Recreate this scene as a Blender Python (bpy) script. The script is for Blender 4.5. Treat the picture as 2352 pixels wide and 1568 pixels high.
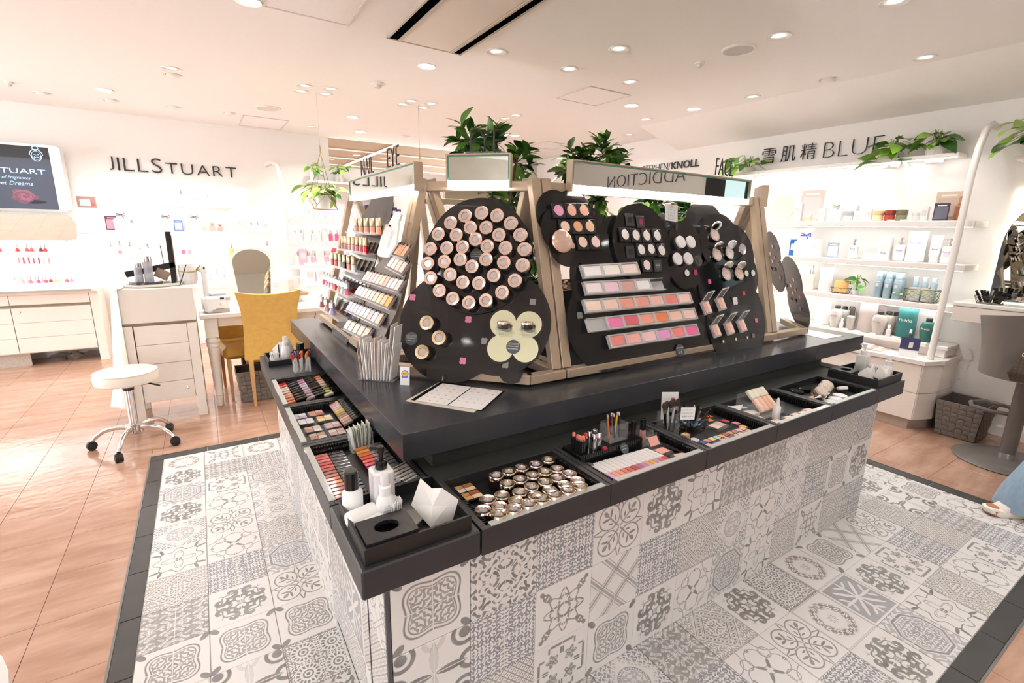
import bpy, math, random
from mathutils import Vector, Matrix
random.seed(7)
sc = bpy.context.scene
col = sc.collection
PI = math.pi
for o_ in list(bpy.data.objects):
    bpy.data.objects.remove(o_)

# ------------------------------------------------------------ camera
CAMH = 1.475
FPX = 1108.68
YAW, PITCH, ROLL = math.radians(57.4346), math.radians(13.0123), math.radians(1.0314)
_cy, _sy, _cp, _sp = math.cos(YAW), math.sin(YAW), math.cos(PITCH), math.sin(PITCH)
CF = Vector((_cy*_cp, _sy*_cp, -_sp))
_r0 = Vector((_sy, -_cy, 0))
_u0 = _r0.cross(CF)
CR = _r0*math.cos(ROLL) + _u0*math.sin(ROLL)
CU = -_r0*math.sin(ROLL) + _u0*math.cos(ROLL)
CC = Vector((0, 0, CAMH))
cd = bpy.data.cameras.new('camera')
cd.sensor_width = 36.0
cd.lens = FPX/2352*36.0
cd.clip_start = 0.05
cam = bpy.data.objects.new('camera', cd)
col.objects.link(cam)
cam.matrix_world = Matrix(((CR.x, CU.x, -CF.x, CC.x), (CR.y, CU.y, -CF.y, CC.y), (CR.z, CU.z, -CF.z, CC.z), (0, 0, 0, 1)))
sc.camera = cam

# ------------------------------------------------------------ world, exposure
w = bpy.data.worlds.new('world')
sc.world = w
w.use_nodes = True
w.node_tree.nodes['Background'].inputs[0].default_value = (0.97, 0.985, 1.0, 1)
w.node_tree.nodes['Background'].inputs[1].default_value = 2.5
vs = sc.view_settings
vs.view_transform = 'Standard'
vs.look = 'None'
vs.exposure = 1.17
vs.gamma = 1.0
vs.use_curve_mapping = False
cy_ = sc.cycles
cy_.max_bounces = 6; cy_.diffuse_bounces = 4; cy_.glossy_bounces = 2; cy_.transmission_bounces = 3; cy_.transparent_max_bounces = 8; cy_.use_light_tree = False
cy_.caustics_reflective = False; cy_.caustics_refractive = False
cy_.sample_clamp_indirect = 4.0
cy_.adaptive_threshold = 0.1; cy_.adaptive_min_samples = 12
ZC = 2.64      # ceiling
XR = 5.03      # right wall
YL = 7.15      # left (JILLSTUART) wall
LAMP_W = 11.5  # power of one ceiling downlight
WARM = (1.0, 0.988, 0.98)

# ------------------------------------------------------------ measuring helpers (photo pixel -> point on a plane of the place)
def ray(px, py): return CF + CR*((px-1176)/FPX) - CU*((py-784)/FPX)
def RZ(px, py, z=0.0):
    d = ray(px, py); return CC + d*((z-CAMH)/d.z)
def RX(px, py, x):
    d = ray(px, py); return CC + d*(x/d.x)
def RY(px, py, y):
    d = ray(px, py); return CC + d*(y/d.y)
def RP(px, py, p0, n):
    d = ray(px, py); return CC + d*((Vector(p0)-CC).dot(n)/d.dot(n))
def PJ(P):
    d = Vector(P)-CC; k = d.dot(CF)
    return (1176+FPX*d.dot(CR)/k, 784-FPX*d.dot(CU)/k) if k > 0.01 else (-9999, -9999)

def T(x, y, z): return Matrix.Translation((x, y, z))
def Rz(a): return Matrix.Rotation(a, 4, 'Z')
def Rx(a): return Matrix.Rotation(a, 4, 'X')
def Ry(a): return Matrix.Rotation(a, 4, 'Y')
def S3(x, y, z): return Matrix.Diagonal((x, y, z, 1))
def basis(o, u, v, n):
    return Matrix(((u.x, v.x, n.x, o.x), (u.y, v.y, n.y, o.y), (u.z, v.z, n.z, o.z), (0, 0, 0, 1)))

# ------------------------------------------------------------ materials
def srgb(h):
    if isinstance(h, str):
        h = h.lstrip('#'); c = [int(h[i:i+2], 16)/255 for i in (0, 2, 4)]
        return tuple((x/12.92 if x <= 0.04045 else ((x+0.055)/1.055)**2.4) for x in c)
    return tuple(h)
MATS = {}
def pm(name, c, rough=0.5, metal=0.0, var=0.0, scale=30.0, bump=0.0, coat=0.0, emit=0.0, stretch=None, alpha=1.0, sss=0.0, spec=0.5, ecol=None):
    if name in MATS: return MATS[name]
    m = bpy.data.materials.new(name); m.use_nodes = True
    nt = m.node_tree; b = nt.nodes['Principled BSDF']
    c = srgb(c)
    b.inputs['Base Color'].default_value = (*c, 1)
    b.inputs['Roughness'].default_value = rough
    b.inputs['Metallic'].default_value = metal
    b.inputs['Coat Weight'].default_value = coat
    b.inputs['Specular IOR Level'].default_value = spec
    b.inputs['Alpha'].default_value = alpha
    if emit:
        b.inputs['Emission Color'].default_value = (*(srgb(ecol) if ecol else c), 1)
        b.inputs['Emission Strength'].default_value = emit
        m.cycles.emission_sampling = 'NONE'
    if var or bump:
        tc = nt.nodes.new('ShaderNodeTexCoord'); mp = nt.nodes.new('ShaderNodeMapping')
        nt.links.new(tc.outputs['Object'], mp.inputs[0])
        if stretch: mp.inputs['Scale'].default_value = stretch
        nz = nt.nodes.new('ShaderNodeTexNoise'); nz.inputs['Scale'].default_value = scale
        nz.inputs['Detail'].default_value = 2
        nt.links.new(mp.outputs[0], nz.inputs['Vector'])
        if var:
            mx = nt.nodes.new('ShaderNodeMix'); mx.data_type = 'RGBA'
            mx.inputs['A'].default_value = (*[max(0, x*(1-var)) for x in c], 1)
            mx.inputs['B'].default_value = (*[min(1, x*(1+var)) for x in c], 1)
            nt.links.new(nz.outputs[0], mx.inputs['Factor'])
            nt.links.new(mx.outputs['Result'], b.inputs['Base Color'])
        if bump:
            bp = nt.nodes.new('ShaderNodeBump'); bp.inputs['Strength'].default_value = bump; bp.inputs['Distance'].default_value = 0.01
            nt.links.new(nz.outputs[0], bp.inputs['Height']); nt.links.new(bp.outputs[0], b.inputs['Normal'])
    MATS[name] = m
    return m
def clear(name, tint=(1, 1, 1), dens=0.12, rough=0.03, gl=0.6):
    """clear or smoked plastic / glass sheet: transparent, milky body, fresnel gloss"""
    if name in MATS: return MATS[name]
    m = bpy.data.materials.new(name); m.use_nodes = True; nt = m.node_tree
    for n in list(nt.nodes): nt.nodes.remove(n)
    out = nt.nodes.new('ShaderNodeOutputMaterial'); t = nt.nodes.new('ShaderNodeBsdfTransparent')
    d = nt.nodes.new('ShaderNodeBsdfPrincipled'); d.inputs['Base Color'].default_value = (*srgb(tint), 1); d.inputs['Roughness'].default_value = rough
    lw = nt.nodes.new('ShaderNodeLayerWeight'); lw.inputs[0].default_value = 0.5
    pw = nt.nodes.new('ShaderNodeMath'); pw.operation = 'POWER'; pw.inputs[1].default_value = 4.0
    ma = nt.nodes.new('ShaderNodeMath'); ma.operation = 'MULTIPLY_ADD'; ma.use_clamp = True
    ma.inputs[1].default_value = gl; ma.inputs[2].default_value = dens
    mx = nt.nodes.new('ShaderNodeMixShader')
    nt.links.new(lw.outputs['Facing'], pw.inputs[0]); nt.links.new(pw.outputs[0], ma.inputs[0]); nt.links.new(ma.outputs[0], mx.inputs[0])
    nt.links.new(t.outputs[0], mx.inputs[1]); nt.links.new(d.outputs[0], mx.inputs[2]); nt.links.new(mx.outputs[0], out.inputs[0])
    MATS[name] = m
    return m

# ------------------------------------------------------------ mesh builder
class MB:
    def __init__(s): s.v = []; s.f = []
    def add(s, vs, fs, M=None):
        k = len(s.v)
        s.v += [tuple(M @ Vector(p)) for p in vs] if M is not None else [tuple(p) for p in vs]
        s.f += [tuple(i+k for i in f) for f in fs]
        return s
    def box(s, x0, x1, y0, y1, z0, z1, M=None, b=0.0):
        if b <= 0:
            v = [(x, y, z) for z in (z0, z1) for y in (y0, y1) for x in (x0, x1)]
            return s.add(v, [(0, 2, 3, 1), (4, 5, 7, 6), (0, 1, 5, 4), (2, 6, 7, 3), (0, 4, 6, 2), (1, 3, 7, 5)], M)
        b = min(b, (x1-x0)*.49, (y1-y0)*.49, (z1-z0)*.49)
        rings = []
        for z, e in ((z0, b), (z0+b, 0), (z1-b, 0), (z1, b)):
            rings.append([(x0+b, y0+e, z), (x1-b, y0+e, z), (x1-e, y0+b, z), (x1-e, y1-b, z), (x1-b, y1-e, z), (x0+b, y1-e, z), (x0+e, y1-b, z), (x0+e, y0+b, z)])
        v = [p for r in rings for p in r]
        f = [tuple(range(7, -1, -1)), tuple(range(24, 32))]
        for r in range(3):
            for i in range(8):
                a = r*8+i; c = r*8+(i+1) % 8
                f.append((a, c, c+8, a+8))
        return s.add(v, f, M)
    def cbox(s, cx, cy, cz, sx, sy, sz, M=None, b=0.0):
        return s.box(cx-sx/2, cx+sx/2, cy-sy/2, cy+sy/2, cz-sz/2, cz+sz/2, M, b)
    def lathe(s, prof, n=16, M=None, sx=1.0, sy=1.0, cap=True):
        v = []; f = []
        for r, z in prof:
            for i in range(n):
                a = 2*PI*i/n; v.append((r*math.cos(a)*sx, r*math.sin(a)*sy, z))
        for k in range(len(prof)-1):
            for i in range(n):
                j = (i+1) % n
                f.append((k*n+i, k*n+j, (k+1)*n+j, (k+1)*n+i))
        if cap:
            if prof[0][0] > 1e-6: f.append(tuple(range(n-1, -1, -1)))
            if prof[-1][0] > 1e-6: f.append(tuple(range((len(prof)-1)*n, len(prof)*n)))
        return s.add(v, f, M)
    def cyl(s, r, z0, z1, n=16, M=None, r2=None, b=0.0):
        r2 = r if r2 is None else r2
        p = [(r, z0), (r2, z1)] if not b else [(r-b, z0), (r, z0+b), (r2, z1-b), (r2-b, z1)]
        return s.lathe(p, n, M)
    def tube(s, pts, r, n=6, closed=False, taper=None, M=None):
        pts = [Vector(p) for p in pts]; N = len(pts); v = []; f = []
        up = Vector((0, 0, 1)); prev = None
        for i, p in enumerate(pts):
            a = pts[(i-1) % N] if (closed or i > 0) else p
            c = pts[(i+1) % N] if (closed or i < N-1) else p
            t = (c-a).normalized() if (c-a).length > 1e-9 else Vector((0, 0, 1))
            if prev is None:
                x = t.orthogonal().normalized()
            else:
                x = (prev - t*prev.dot(t))
                x = x.normalized() if x.length > 1e-6 else t.orthogonal().normalized()
            prev = x; y = t.cross(x)
            rr = r if taper is None else r*taper[i]
            for k in range(n):
                an = 2*PI*k/n; v.append(p + x*(rr*math.cos(an)) + y*(rr*math.sin(an)))
        m = N if closed else N-1
        for i in range(m):
            j = (i+1) % N
            for k in range(n):
                l = (k+1) % n
                f.append((i*n+k, i*n+l, j*n+l, j*n+k))
        if not closed:
            f.append(tuple(range(n-1, -1, -1))); f.append(tuple(range((N-1)*n, N*n)))
        return s.add(v, f, M)
    def prism(s, poly, z0, z1, M=None):
        n = len(poly)
        v = [(x, y, z0) for x, y in poly] + [(x, y, z1) for x, y in poly]
        f = [tuple(range(n-1, -1, -1)), tuple(range(n, 2*n))] + [(i, (i+1) % n, n+(i+1) % n, n+i) for i in range(n)]
        return s.add(v, f, M)
    def beam(s, a, b, wd, dp, side, b_=0.0):
        """square bar from a to b; side = direction of its width"""
        a = Vector(a); b = Vector(b); t = (b-a); L = t.length; t.normalize()
        x = Vector(side); x = (x - t*x.dot(t)).normalized(); y = t.cross(x)
        return s.box(-wd/2, wd/2, -dp/2, dp/2, 0, L, basis(a, x, y, t), b_)
    def grid(s, fn, nu, nv, M=None, th=0.0):
        v = [fn(i/nu, j/nv) for j in range(nv+1) for i in range(nu+1)]
        f = [(j*(nu+1)+i, j*(nu+1)+i+1, (j+1)*(nu+1)+i+1, (j+1)*(nu+1)+i) for j in range(nv) for i in range(nu)]
        return s.add(v, f, M)
    def mesh(s, name='mesh', smooth=False, ang=40):
        me = bpy.data.meshes.new(name); me.from_pydata(s.v, [], s.f); me.update()
        if smooth:
            me.polygons.foreach_set('use_smooth', [True]*len(me.polygons))
            me.set_sharp_from_angle(angle=math.radians(ang))
        return me

def mk(name, me, m, parent=None, M=None):
    o = bpy.data.objects.new(name, me); col.objects.link(o)
    if m is not None:
        if len(me.materials) == 0: me.materials.append(m)
        elif me.materials[0] is not m:
            o.material_slots[0].link = 'OBJECT'; o.material_slots[0].material = m
    if parent is not None: o.parent = parent
    if M is not None:
        if parent is None: o.matrix_world = M
        else: o.matrix_local = M
    return o
def tag(o, label=None, cat=None, group=None, kind=None):
    if label: o['label'] = label
    if cat: o['category'] = cat
    if group: o['group'] = group
    if kind: o['kind'] = kind
    return o
def thing(name, label, cat, M=None, group=None, kind=None):
    o = bpy.data.objects.new(name, None); col.objects.link(o); o.empty_display_size = 0.05
    if M is not None: o.matrix_world = M
    return tag(o, label, cat, group, kind)
def part(name, mb, m, parent, smooth=False, M=None, label=None, kind=None, ang=40):
    o = mk(name, mb.mesh(name, smooth, ang) if isinstance(mb, MB) else mb, m, parent, M)
    if label: o['label'] = label
    if kind: o['kind'] = kind
    return o
def solid(name, mb, m, label, cat, group=None, smooth=False, M=None, ang=40):
    return tag(part(name, mb, m, None, smooth, M, ang=ang), label, cat, group)
def struct(name, mb, m, smooth=False, parent=None, M=None):
    o = part(name, mb, m, parent, smooth, M)
    if parent is None: o['kind'] = 'structure'
    return o
class Proto:
    """one kind of thing: parts = [(name, mesh, material, [(subname, mesh, material)...])]"""
    def __init__(s, name, cat, parts): s.name = name; s.cat = cat; s.parts = parts
    def put(s, M, label, group=None, mats=None, cat=None, name=None):
        mats = mats or {}
        o = thing(name or s.name, label, cat or s.cat, M, group)
        for p in s.parts:
            c = mk(p[0], p[1], mats.get(p[0], p[2]), o)
            for q in (p[3] if len(p) > 3 else []):
                mk(q[0], q[1], mats.get(q[0], q[2]), c)
        return o
def me_box(x0, x1, y0, y1, z0, z1, b=0.0, n='m'): return MB().box(x0, x1, y0, y1, z0, z1, None, b).mesh(n)
def me_lathe(prof, n=16, nm='m', ang=40, **k): return MB().lathe(prof, n, **k).mesh(nm, True, ang)

def ORDW(n):
    a = ['', 'first', 'second', 'third', 'fourth', 'fifth', 'sixth', 'seventh', 'eighth', 'ninth', 'tenth', 'eleventh', 'twelfth', 'thirteenth', 'fourteenth', 'fifteenth', 'sixteenth', 'seventeenth', 'eighteenth', 'nineteenth']
    if n < 20: return a[n]
    t = ['', '', 'twent', 'thirt', 'fort', 'fift'][n//10]
    return t+'ieth' if n % 10 == 0 else t+'y-'+a[n % 10]
# ------------------------------------------------------------ lettering
TS = bpy.data.scenes.new('lettering_workbench')    # evaluates text curves apart from the big scene
def glyphs(body, size=1.0, ext=0.0, sp=1.0, bold=0.0, shear=0.0):
    cu = bpy.data.curves.new('txt', 'FONT'); cu.body = body; cu.size = size; cu.extrude = ext; cu.space_character = sp; cu.offset = bold*size; cu.shear = shear
    cu.resolution_u = 3
    o = bpy.data.objects.new('txt', cu); TS.collection.objects.link(o)
    TS.view_layers[0].update(); dg = TS.view_layers[0].depsgraph
    me = bpy.data.meshes.new_from_object(o.evaluated_get(dg))
    bpy.data.objects.remove(o); bpy.data.curves.remove(cu)
    return me
def mbounds(me):
    xs = [v.co.x for v in me.vertices]; ys = [v.co.y for v in me.vertices]
    return (min(xs), max(xs), min(ys), max(ys)) if xs else (0, 0, 0, 0)
def text_to(body, M, wd=None, ht=None, ext=0.0005, m=None, parent=None, name='lettering', center=True, sp=1.0, bold=0.0, shear=0.0):
    """one line of print fitted to width wd (and height ht), lying in M's xy plane, front towards +z"""
    me = glyphs(body, 1.0, 0.0, sp, bold, shear)
    x0, x1, y0, y1 = mbounds(me)
    if x1-x0 < 1e-6: return None
    sx = (wd/(x1-x0)) if wd else ht/(y1-y0)
    sy = (ht/(y1-y0)) if ht else sx
    cx = (x0+x1)/2 if center else x0; cy = (y0+y1)/2 if center else y0
    me.transform(Matrix.Diagonal((sx, sy, 1, 1)) @ Matrix.Translation((-cx, -cy, 0)))
    if ext:
        bm_extrude(me, ext)
    return mk(name, me, m, parent, M)
def bm_extrude(me, h):
    import bmesh
    bm = bmesh.new(); bm.from_mesh(me)
    r = bmesh.ops.extrude_face_region(bm, geom=bm.faces[:])
    bmesh.ops.translate(bm, verts=[e for e in r['geom'] if isinstance(e, bmesh.types.BMVert)], vec=(0, 0, h))
    bmesh.ops.recalc_face_normals(bm, faces=bm.faces[:])
    bm.to_mesh(me); bm.free()
# ============================================================ shell materials
M_WALL = pm('wall_plaster', (.88, .86, .83), .7, var=.02, scale=60)
M_CEIL = pm('ceiling_paint', (.90, .875, .85), .8, var=.015, scale=40)
M_WHITE = pm('white_paint', (.85, .84, .82), .35)
M_SHELF = pm('white_laminate', (.80, .76, .72), .4, var=.03, scale=6, stretch=(1, 1, 12))
M_WOODW = pm('whitewashed_wood', (.80, .74, .67), .45, var=.06, scale=14, stretch=(1, 1, 9), bump=.03)
M_GROUT = pm('pale_grout', (.62, .60, .57), .8)
M_BLACK = pm('matte_black', (.012, .012, .013), .4)
M_CHAR = pm('charcoal_laminate', (.030, .030, .034), .36, var=.05, scale=200, bump=.01)
M_TOP = pm('charcoal_top', (.044, .047, .055), .22, var=.08, scale=25)
M_BEIGE = pm('champagne_metal', (.50, .395, .285), .38, metal=.25, var=.02, scale=90)
M_CHROME = pm('chrome', (.75, .75, .76), .12, metal=1)
M_MIRROR = pm('mirror_glass', (.82, .84, .80), .01, metal=1)
M_INK = pm('dark_lettering', (.03, .03, .035), .45)
M_GLOW = pm('lamp_glow', (1, .97, .93), .5, emit=14.0)
M_LED = pm('led_strip', (1, .98, .96), .5, emit=9.0)
M_TRIMRING = pm('lamp_trim', (.82, .79, .74), .4)
M_DARKGREY = pm('dark_grey_metal', (.10, .10, .11), .4, metal=.4)

# ============================================================ patterned tile materials (node maths)
class NS:
    def __init__(s, g, k): s.g = g; s.k = k
    def _o(s, op, *a, clamp=False):
        n = s.g.nodes.new('ShaderNodeMath'); n.operation = op; n.use_clamp = clamp
        for i, x in enumerate((s,)+a):
            if isinstance(x, NS): s.g.links.new(x.k, n.inputs[i])
            else: n.inputs[i].default_value = x
        return NS(s.g, n.outputs[0])
    def __add__(s, o): return s._o('ADD', o)
    __radd__ = __add__
    def __sub__(s, o): return s._o('SUBTRACT', o)
    def __rsub__(s, o): return s._o('MULTIPLY_ADD', -1.0, o)
    def __mul__(s, o): return s._o('MULTIPLY', o)
    __rmul__ = __mul__
    def abs(s): return s._o('ABSOLUTE')
    def sin(s): return s._o('SINE')
    def cos(s): return s._o('COSINE')
    def max(s, o): return s._o('MAXIMUM', o)
    def min(s, o): return s._o('MINIMUM', o)
    def sqrt(s): return s._o('SQRT')
    def at2(s, o): return s._o('ARCTAN2', o)
    def pp(s, o): return s._o('PINGPONG', o)
    def st(s, k=70.0): return s._o('MULTIPLY_ADD', -k, 0.5, clamp=True)     # 1 where s < 0
    def ln(s, wd, k=70.0): return (s.abs()-wd).st(k)
def rr_(x, y): return (x*x + y*y).sqrt()
def arab(a, b, k1, k2, w1, w2, ph=0.0, t=-0.15):
    return (t - (a*k1 + (b*k2+ph).sin()*w1).sin()*(b*k2 + (a*k1).sin()*w2).cos()).st(5)
def spiral(x, y, cx, cy, k=38.0, R=.1, wd=.25, sgn=1):
    dx = x-cx; dy = y-cy; d = rr_(dx, dy)
    return ((d*k + dy.at2(dx)*sgn).sin()*-1 + wd)._o('MULTIPLY_ADD', -3, .5, clamp=True) * (d-R).st(60)
def leaf(x, y, cx, cy, rx, ry, ang):
    c, s_ = math.cos(ang), math.sin(ang)
    u = (x-cx)*(c/rx) + (y-cy)*(s_/rx); v = (x-cx)*(-s_/ry) + (y-cy)*(c/ry)
    return (rr_(u, v)-1.0).st(9)
def pat(i, x, y):
    X, Y = x.abs(), y.abs(); A, B = X.max(Y), X.min(Y); r = rr_(X, Y); th = Y.at2(X)
    D = (A+B)*.7071; E_ = (A-B)*.7071
    c4 = (th*4).cos(); c8 = (th*8).cos()
    if i == 0:     # quatrefoil with double outline, leaves inside
        q = r + c4*.055
        k = (q-.39).ln(.014).max((q-.33).ln(.010)).max(arab(D, E_, 46, 40, 1.6, 1.5)*(q-.31).st()*.8)
        return k.max(leaf(D, E_, .62, 0, .09, .05, 0)).max((r-.06).ln(.012))
    if i == 1:     # dark ground with acanthus scrolls
        k = (arab(A, B, 30, 26, 2.2, 2.0, .8, -.1).max(spiral(A, B, .3, .13, 42, .1)))
        return 1 - k*.92
    if i == 2:     # dense small floral
        return arab(A, B, 52, 46, 1.4, 1.9, .4, -.05).max((r + c8*.03 - .13).ln(.016)).max((r-.03).st())
    if i == 3:     # clover of four rounds with fleur tips
        d = rr_(X-.215, Y-.215)
        k = (d-.205).ln(.012).max((E_.abs()-.012).st()*(D-.34).st())
        k = k.max(leaf(D, E_, .33, .07, .075, .022, .9)).max(leaf(D, E_, .40, 0, .06, .035, 0)).max(leaf(D, E_, .2, .06, .05, .016, .7))
        return k.max(leaf(A, B, .42, 0.03, .1, .012, -.25))
    if i == 4:     # plaid lattice on the diagonal
        u = (x+y)*.7071; v = (x-y)*.7071
        a1 = (u.abs()-.19); b1 = (v.abs()-.19)
        k = a1.ln(.022)*.75; k = k.max((a1.abs()-.05).ln(.006)).max(b1.ln(.022)*.75).max((b1.abs()-.05).ln(.006))
        return k.max((a1.abs()+b1.abs()-.045).st())
    if i == 5:     # eight pointed star, two tones
        f8 = th.pp(PI/4); w_ = r*f8.sin(); l = r*f8.cos()
        f4 = (th+PI/8).pp(PI/4); 
        s1 = (r - (.47 - f8*.95)).st(); s2 = (rr_(X-.42, Y-.42)-.16).ln(.03).max((rr_(X-.42, Y-.42)-.08).st())
        tone = ((th*8).sin()*6)._o('ADD', .5, clamp=True)*.75+.25
        return (s1*tone).max((r-(.47-f8*.95)).ln(.006)).max(s2*(1-s1)).max((rr_(A-.5, B)-.13).ln(.035)*tone)
    if i == 6:     # pale medallion over dark corners
        k = (.33-D).st(8)*arab(A, B, 60, 60, 1, 1, 0, .1)*.9
        m_ = (r-.27).st()
        return (k*(1-m_)).max((r-.255).ln(.008)).max((r-.21).ln(.006)).max((r-.235).ln(.012)*((th*36).sin()*4)._o('ADD', 0, clamp=True)).max(arab(A, B, 40, 44, 1.5, 1.2)*(r-.19).st()*.55)
    if i == 7:     # nested diamond with striped frame
        s_ = X+Y
        k = (s_-.30).ln(.014).max((s_-.345).ln(.006)).max((s_-.5).ln(.012)).max((s_-.46).ln(.005))
        k = k.max((s_-.27).st()*(1-arab(X, Y, 44, 44, 1.6, 1.6, .3))*.85)
        return k.max((s_-.405).ln(.03)*arab(X+Y, X-Y, 50, 70, .6, .8)).max((.54-s_).st()*arab(X, Y, 60, 50, 1.2, 1.4)*.7)
    if i == 8:     # big scrolls
        k = spiral(A, B, .33, .16, 34, .15, .1).max(spiral(A, B, .14, .03, 40, .1, .1, -1)).max((r-.36-c8*.03).ln(.014))
        return k.max((r-.05-c4*.02).st())
    if i == 9:     # four cog wheels
        d = rr_(X-.23, Y-.23); t2 = (Y-.23).at2(X-.23)
        k = (d-.15).ln(.028)*((t2*16).sin()*3)._o('ADD', 1.2, clamp=True); k = k.max((d-.07).ln(.012)).max((d-.03).st())
        return k.max((.2-d).st()*arab(A, B, 64, 58, 1.5, 1.4, .5)*.9)
    if i == 10:    # octagon frame
        o8 = A.max(D*1.0)
        k = (o8-.40).ln(.022).max((o8-.35).ln(.006)).max(arab(A, B, 48, 42, 1.8, 1.5, .2)*(o8-.33).st()*.8)
        return k.max((r-.09-c8*.03).ln(.012)).max((.44-o8).st()*arab(A, B, 30, 34, 1, 1)*.6)
    if i == 11:    # fine diamond net
        u = (x+y).pp(.0625); v = (x-y).pp(.0625)
        return (u-.012).st().max((v-.012).st()).max((rr_(u-.0625, v-.0625)-.02).st())
    if i == 12:    # interlaced thin loops
        k = (rr_(X-.25, Y)-.18).ln(.007).max((rr_(X, Y-.25)-.18).ln(.007)).max((rr_(X-.5, Y-.5)-.3).ln(.007)).max((rr_(X-.25, Y-.25)-.1).ln(.007))
        return k.max(leaf(D, E_, .13, 0, .09, .03, 0)).max((rr_(A-.42, B)-.035).st())
    if i == 13:    # flower with outlined petals
        f = (r-.2-c4*.1)
        return f.ln(.010).max((f+.05).ln(.006)).max((r-.06).st()).max((r-.39-c8*.05).ln(.012)).max(leaf(D, E_, .5, .06, .1, .03, .5))
    if i == 14:    # pointed snowflake on blue-grey ground
        k = leaf(A, B, .25, .0, .2, .03, 0).max(leaf(D, E_, .25, 0, .22, .035, 0)).max(leaf(A, B, .33, .1, .1, .028, .9)).max((r-.07).st())
        return (1-k)*((A-.46).st())*.8
    if i == 15:    # wreath round a small star
        k = arab(D, E_, 58, 52, 1.3, 1.7, 1.0)*(r-.31).ln(.07, 20)
        return k.max((r-.06-c8*.03).ln(.012)).max((A-.485).ln(.006)*.6)
    if i == 16:    # bold keyed frame with blossoms
        k = ((A-.42).ln(.022)*(B-.22).st()).max((B-.24).ln(.018)*(A-.37).ln(.05))
        d = rr_(X-.17, Y-.17); t2 = (Y-.17).at2(X-.17)
        return k.max((d-.1-(t2*5).cos()*.025).st()*(arab(X, Y, 70, 70, 1, 1)*.6+.35)).max(leaf(A, B, .3, .02, .06, .02, 0))
    if i == 17:    # soft clouded damask
        return (arab(X, Y, 24, 22, 1.8, 2.1, .9, -.1)*.8).max(arab(A, B, 70, 64, 1.2, 1.2)*.45)
    if i == 18:    # small stars and geometric lace
        u = X.pp(.25); v = Y.pp(.25); a2 = u.max(v); b2 = u.min(v)
        return (a2+b2*.6-.19).ln(.010).max((a2+b2-.1).ln(.014)).max((rr_(u, v)-.03).st()).max((a2-b2-.04).ln(.008))
    # 19: layered rosette
    return (r-.30-c8*.06).ln(.018).max((r-.2-c4*.05)._o('MULTIPLY', 1.0).ln(.03)*arab(A, B, 50, 50, 1, 1, .3)).max((r-.11).ln(.02)).max(leaf(D, E_, .47, 0, .14, .06, 0)*arab(A, B, 40, 40, 1, 1))
def tile_mat(i, ink, nm):
    m = bpy.data.materials.new(nm); m.use_nodes = True; g = m.node_tree; b = g.nodes['Principled BSDF']
    tc = g.nodes.new('ShaderNodeTexCoord'); sp = g.nodes.new('ShaderNodeSeparateXYZ'); g.links.new(tc.outputs['Object'], sp.inputs[0])
    x = NS(g, sp.outputs[0])*(1/PT); y = NS(g, sp.outputs[1])*(1/PT)
    k = pat(i, x, y)
    X, Y = x.abs(), y.abs()
    cross = (X.min(Y)-.006).st(120)
    nz = g.nodes.new('ShaderNodeTexNoise'); nz.inputs['Scale'].default_value = 22; g.links.new(tc.outputs['Object'], nz.inputs[0])
    k = k*(1-cross)*(NS(g, nz.outputs[0])*.5+.62)
    mx = g.nodes.new('ShaderNodeMix'); mx.data_type = 'RGBA'
    mx.inputs['A'].default_value = (.72, .70, .68, 1); mx.inputs['B'].default_value = (*ink, 1)
    g.links.new(k.k, mx.inputs['Factor']); g.links.new(mx.outputs['Result'], b.inputs['Base Color'])
    b.inputs['Roughness'].default_value = .3
    return m
PT = 0.2145
INKS = [(.17, .165, .16), (.20, .18, .16), (.19, .20, .225), (.15, .148, .145)]
TILE_M = [tile_mat(i, INKS[(i*7) % 4], 'patterned_tile_%02d' % i) for i in range(20)]
_tm = {}
def tile_mesh(sx, sy, th=.008, b=.0012):
    k = (round(sx, 4), round(sy, 4), th)
    if k not in _tm: _tm[k] = MB().box(-sx/2, sx/2, -sy/2, sy/2, -th, 0, None, b).mesh('tile')
    return _tm[k]

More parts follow.
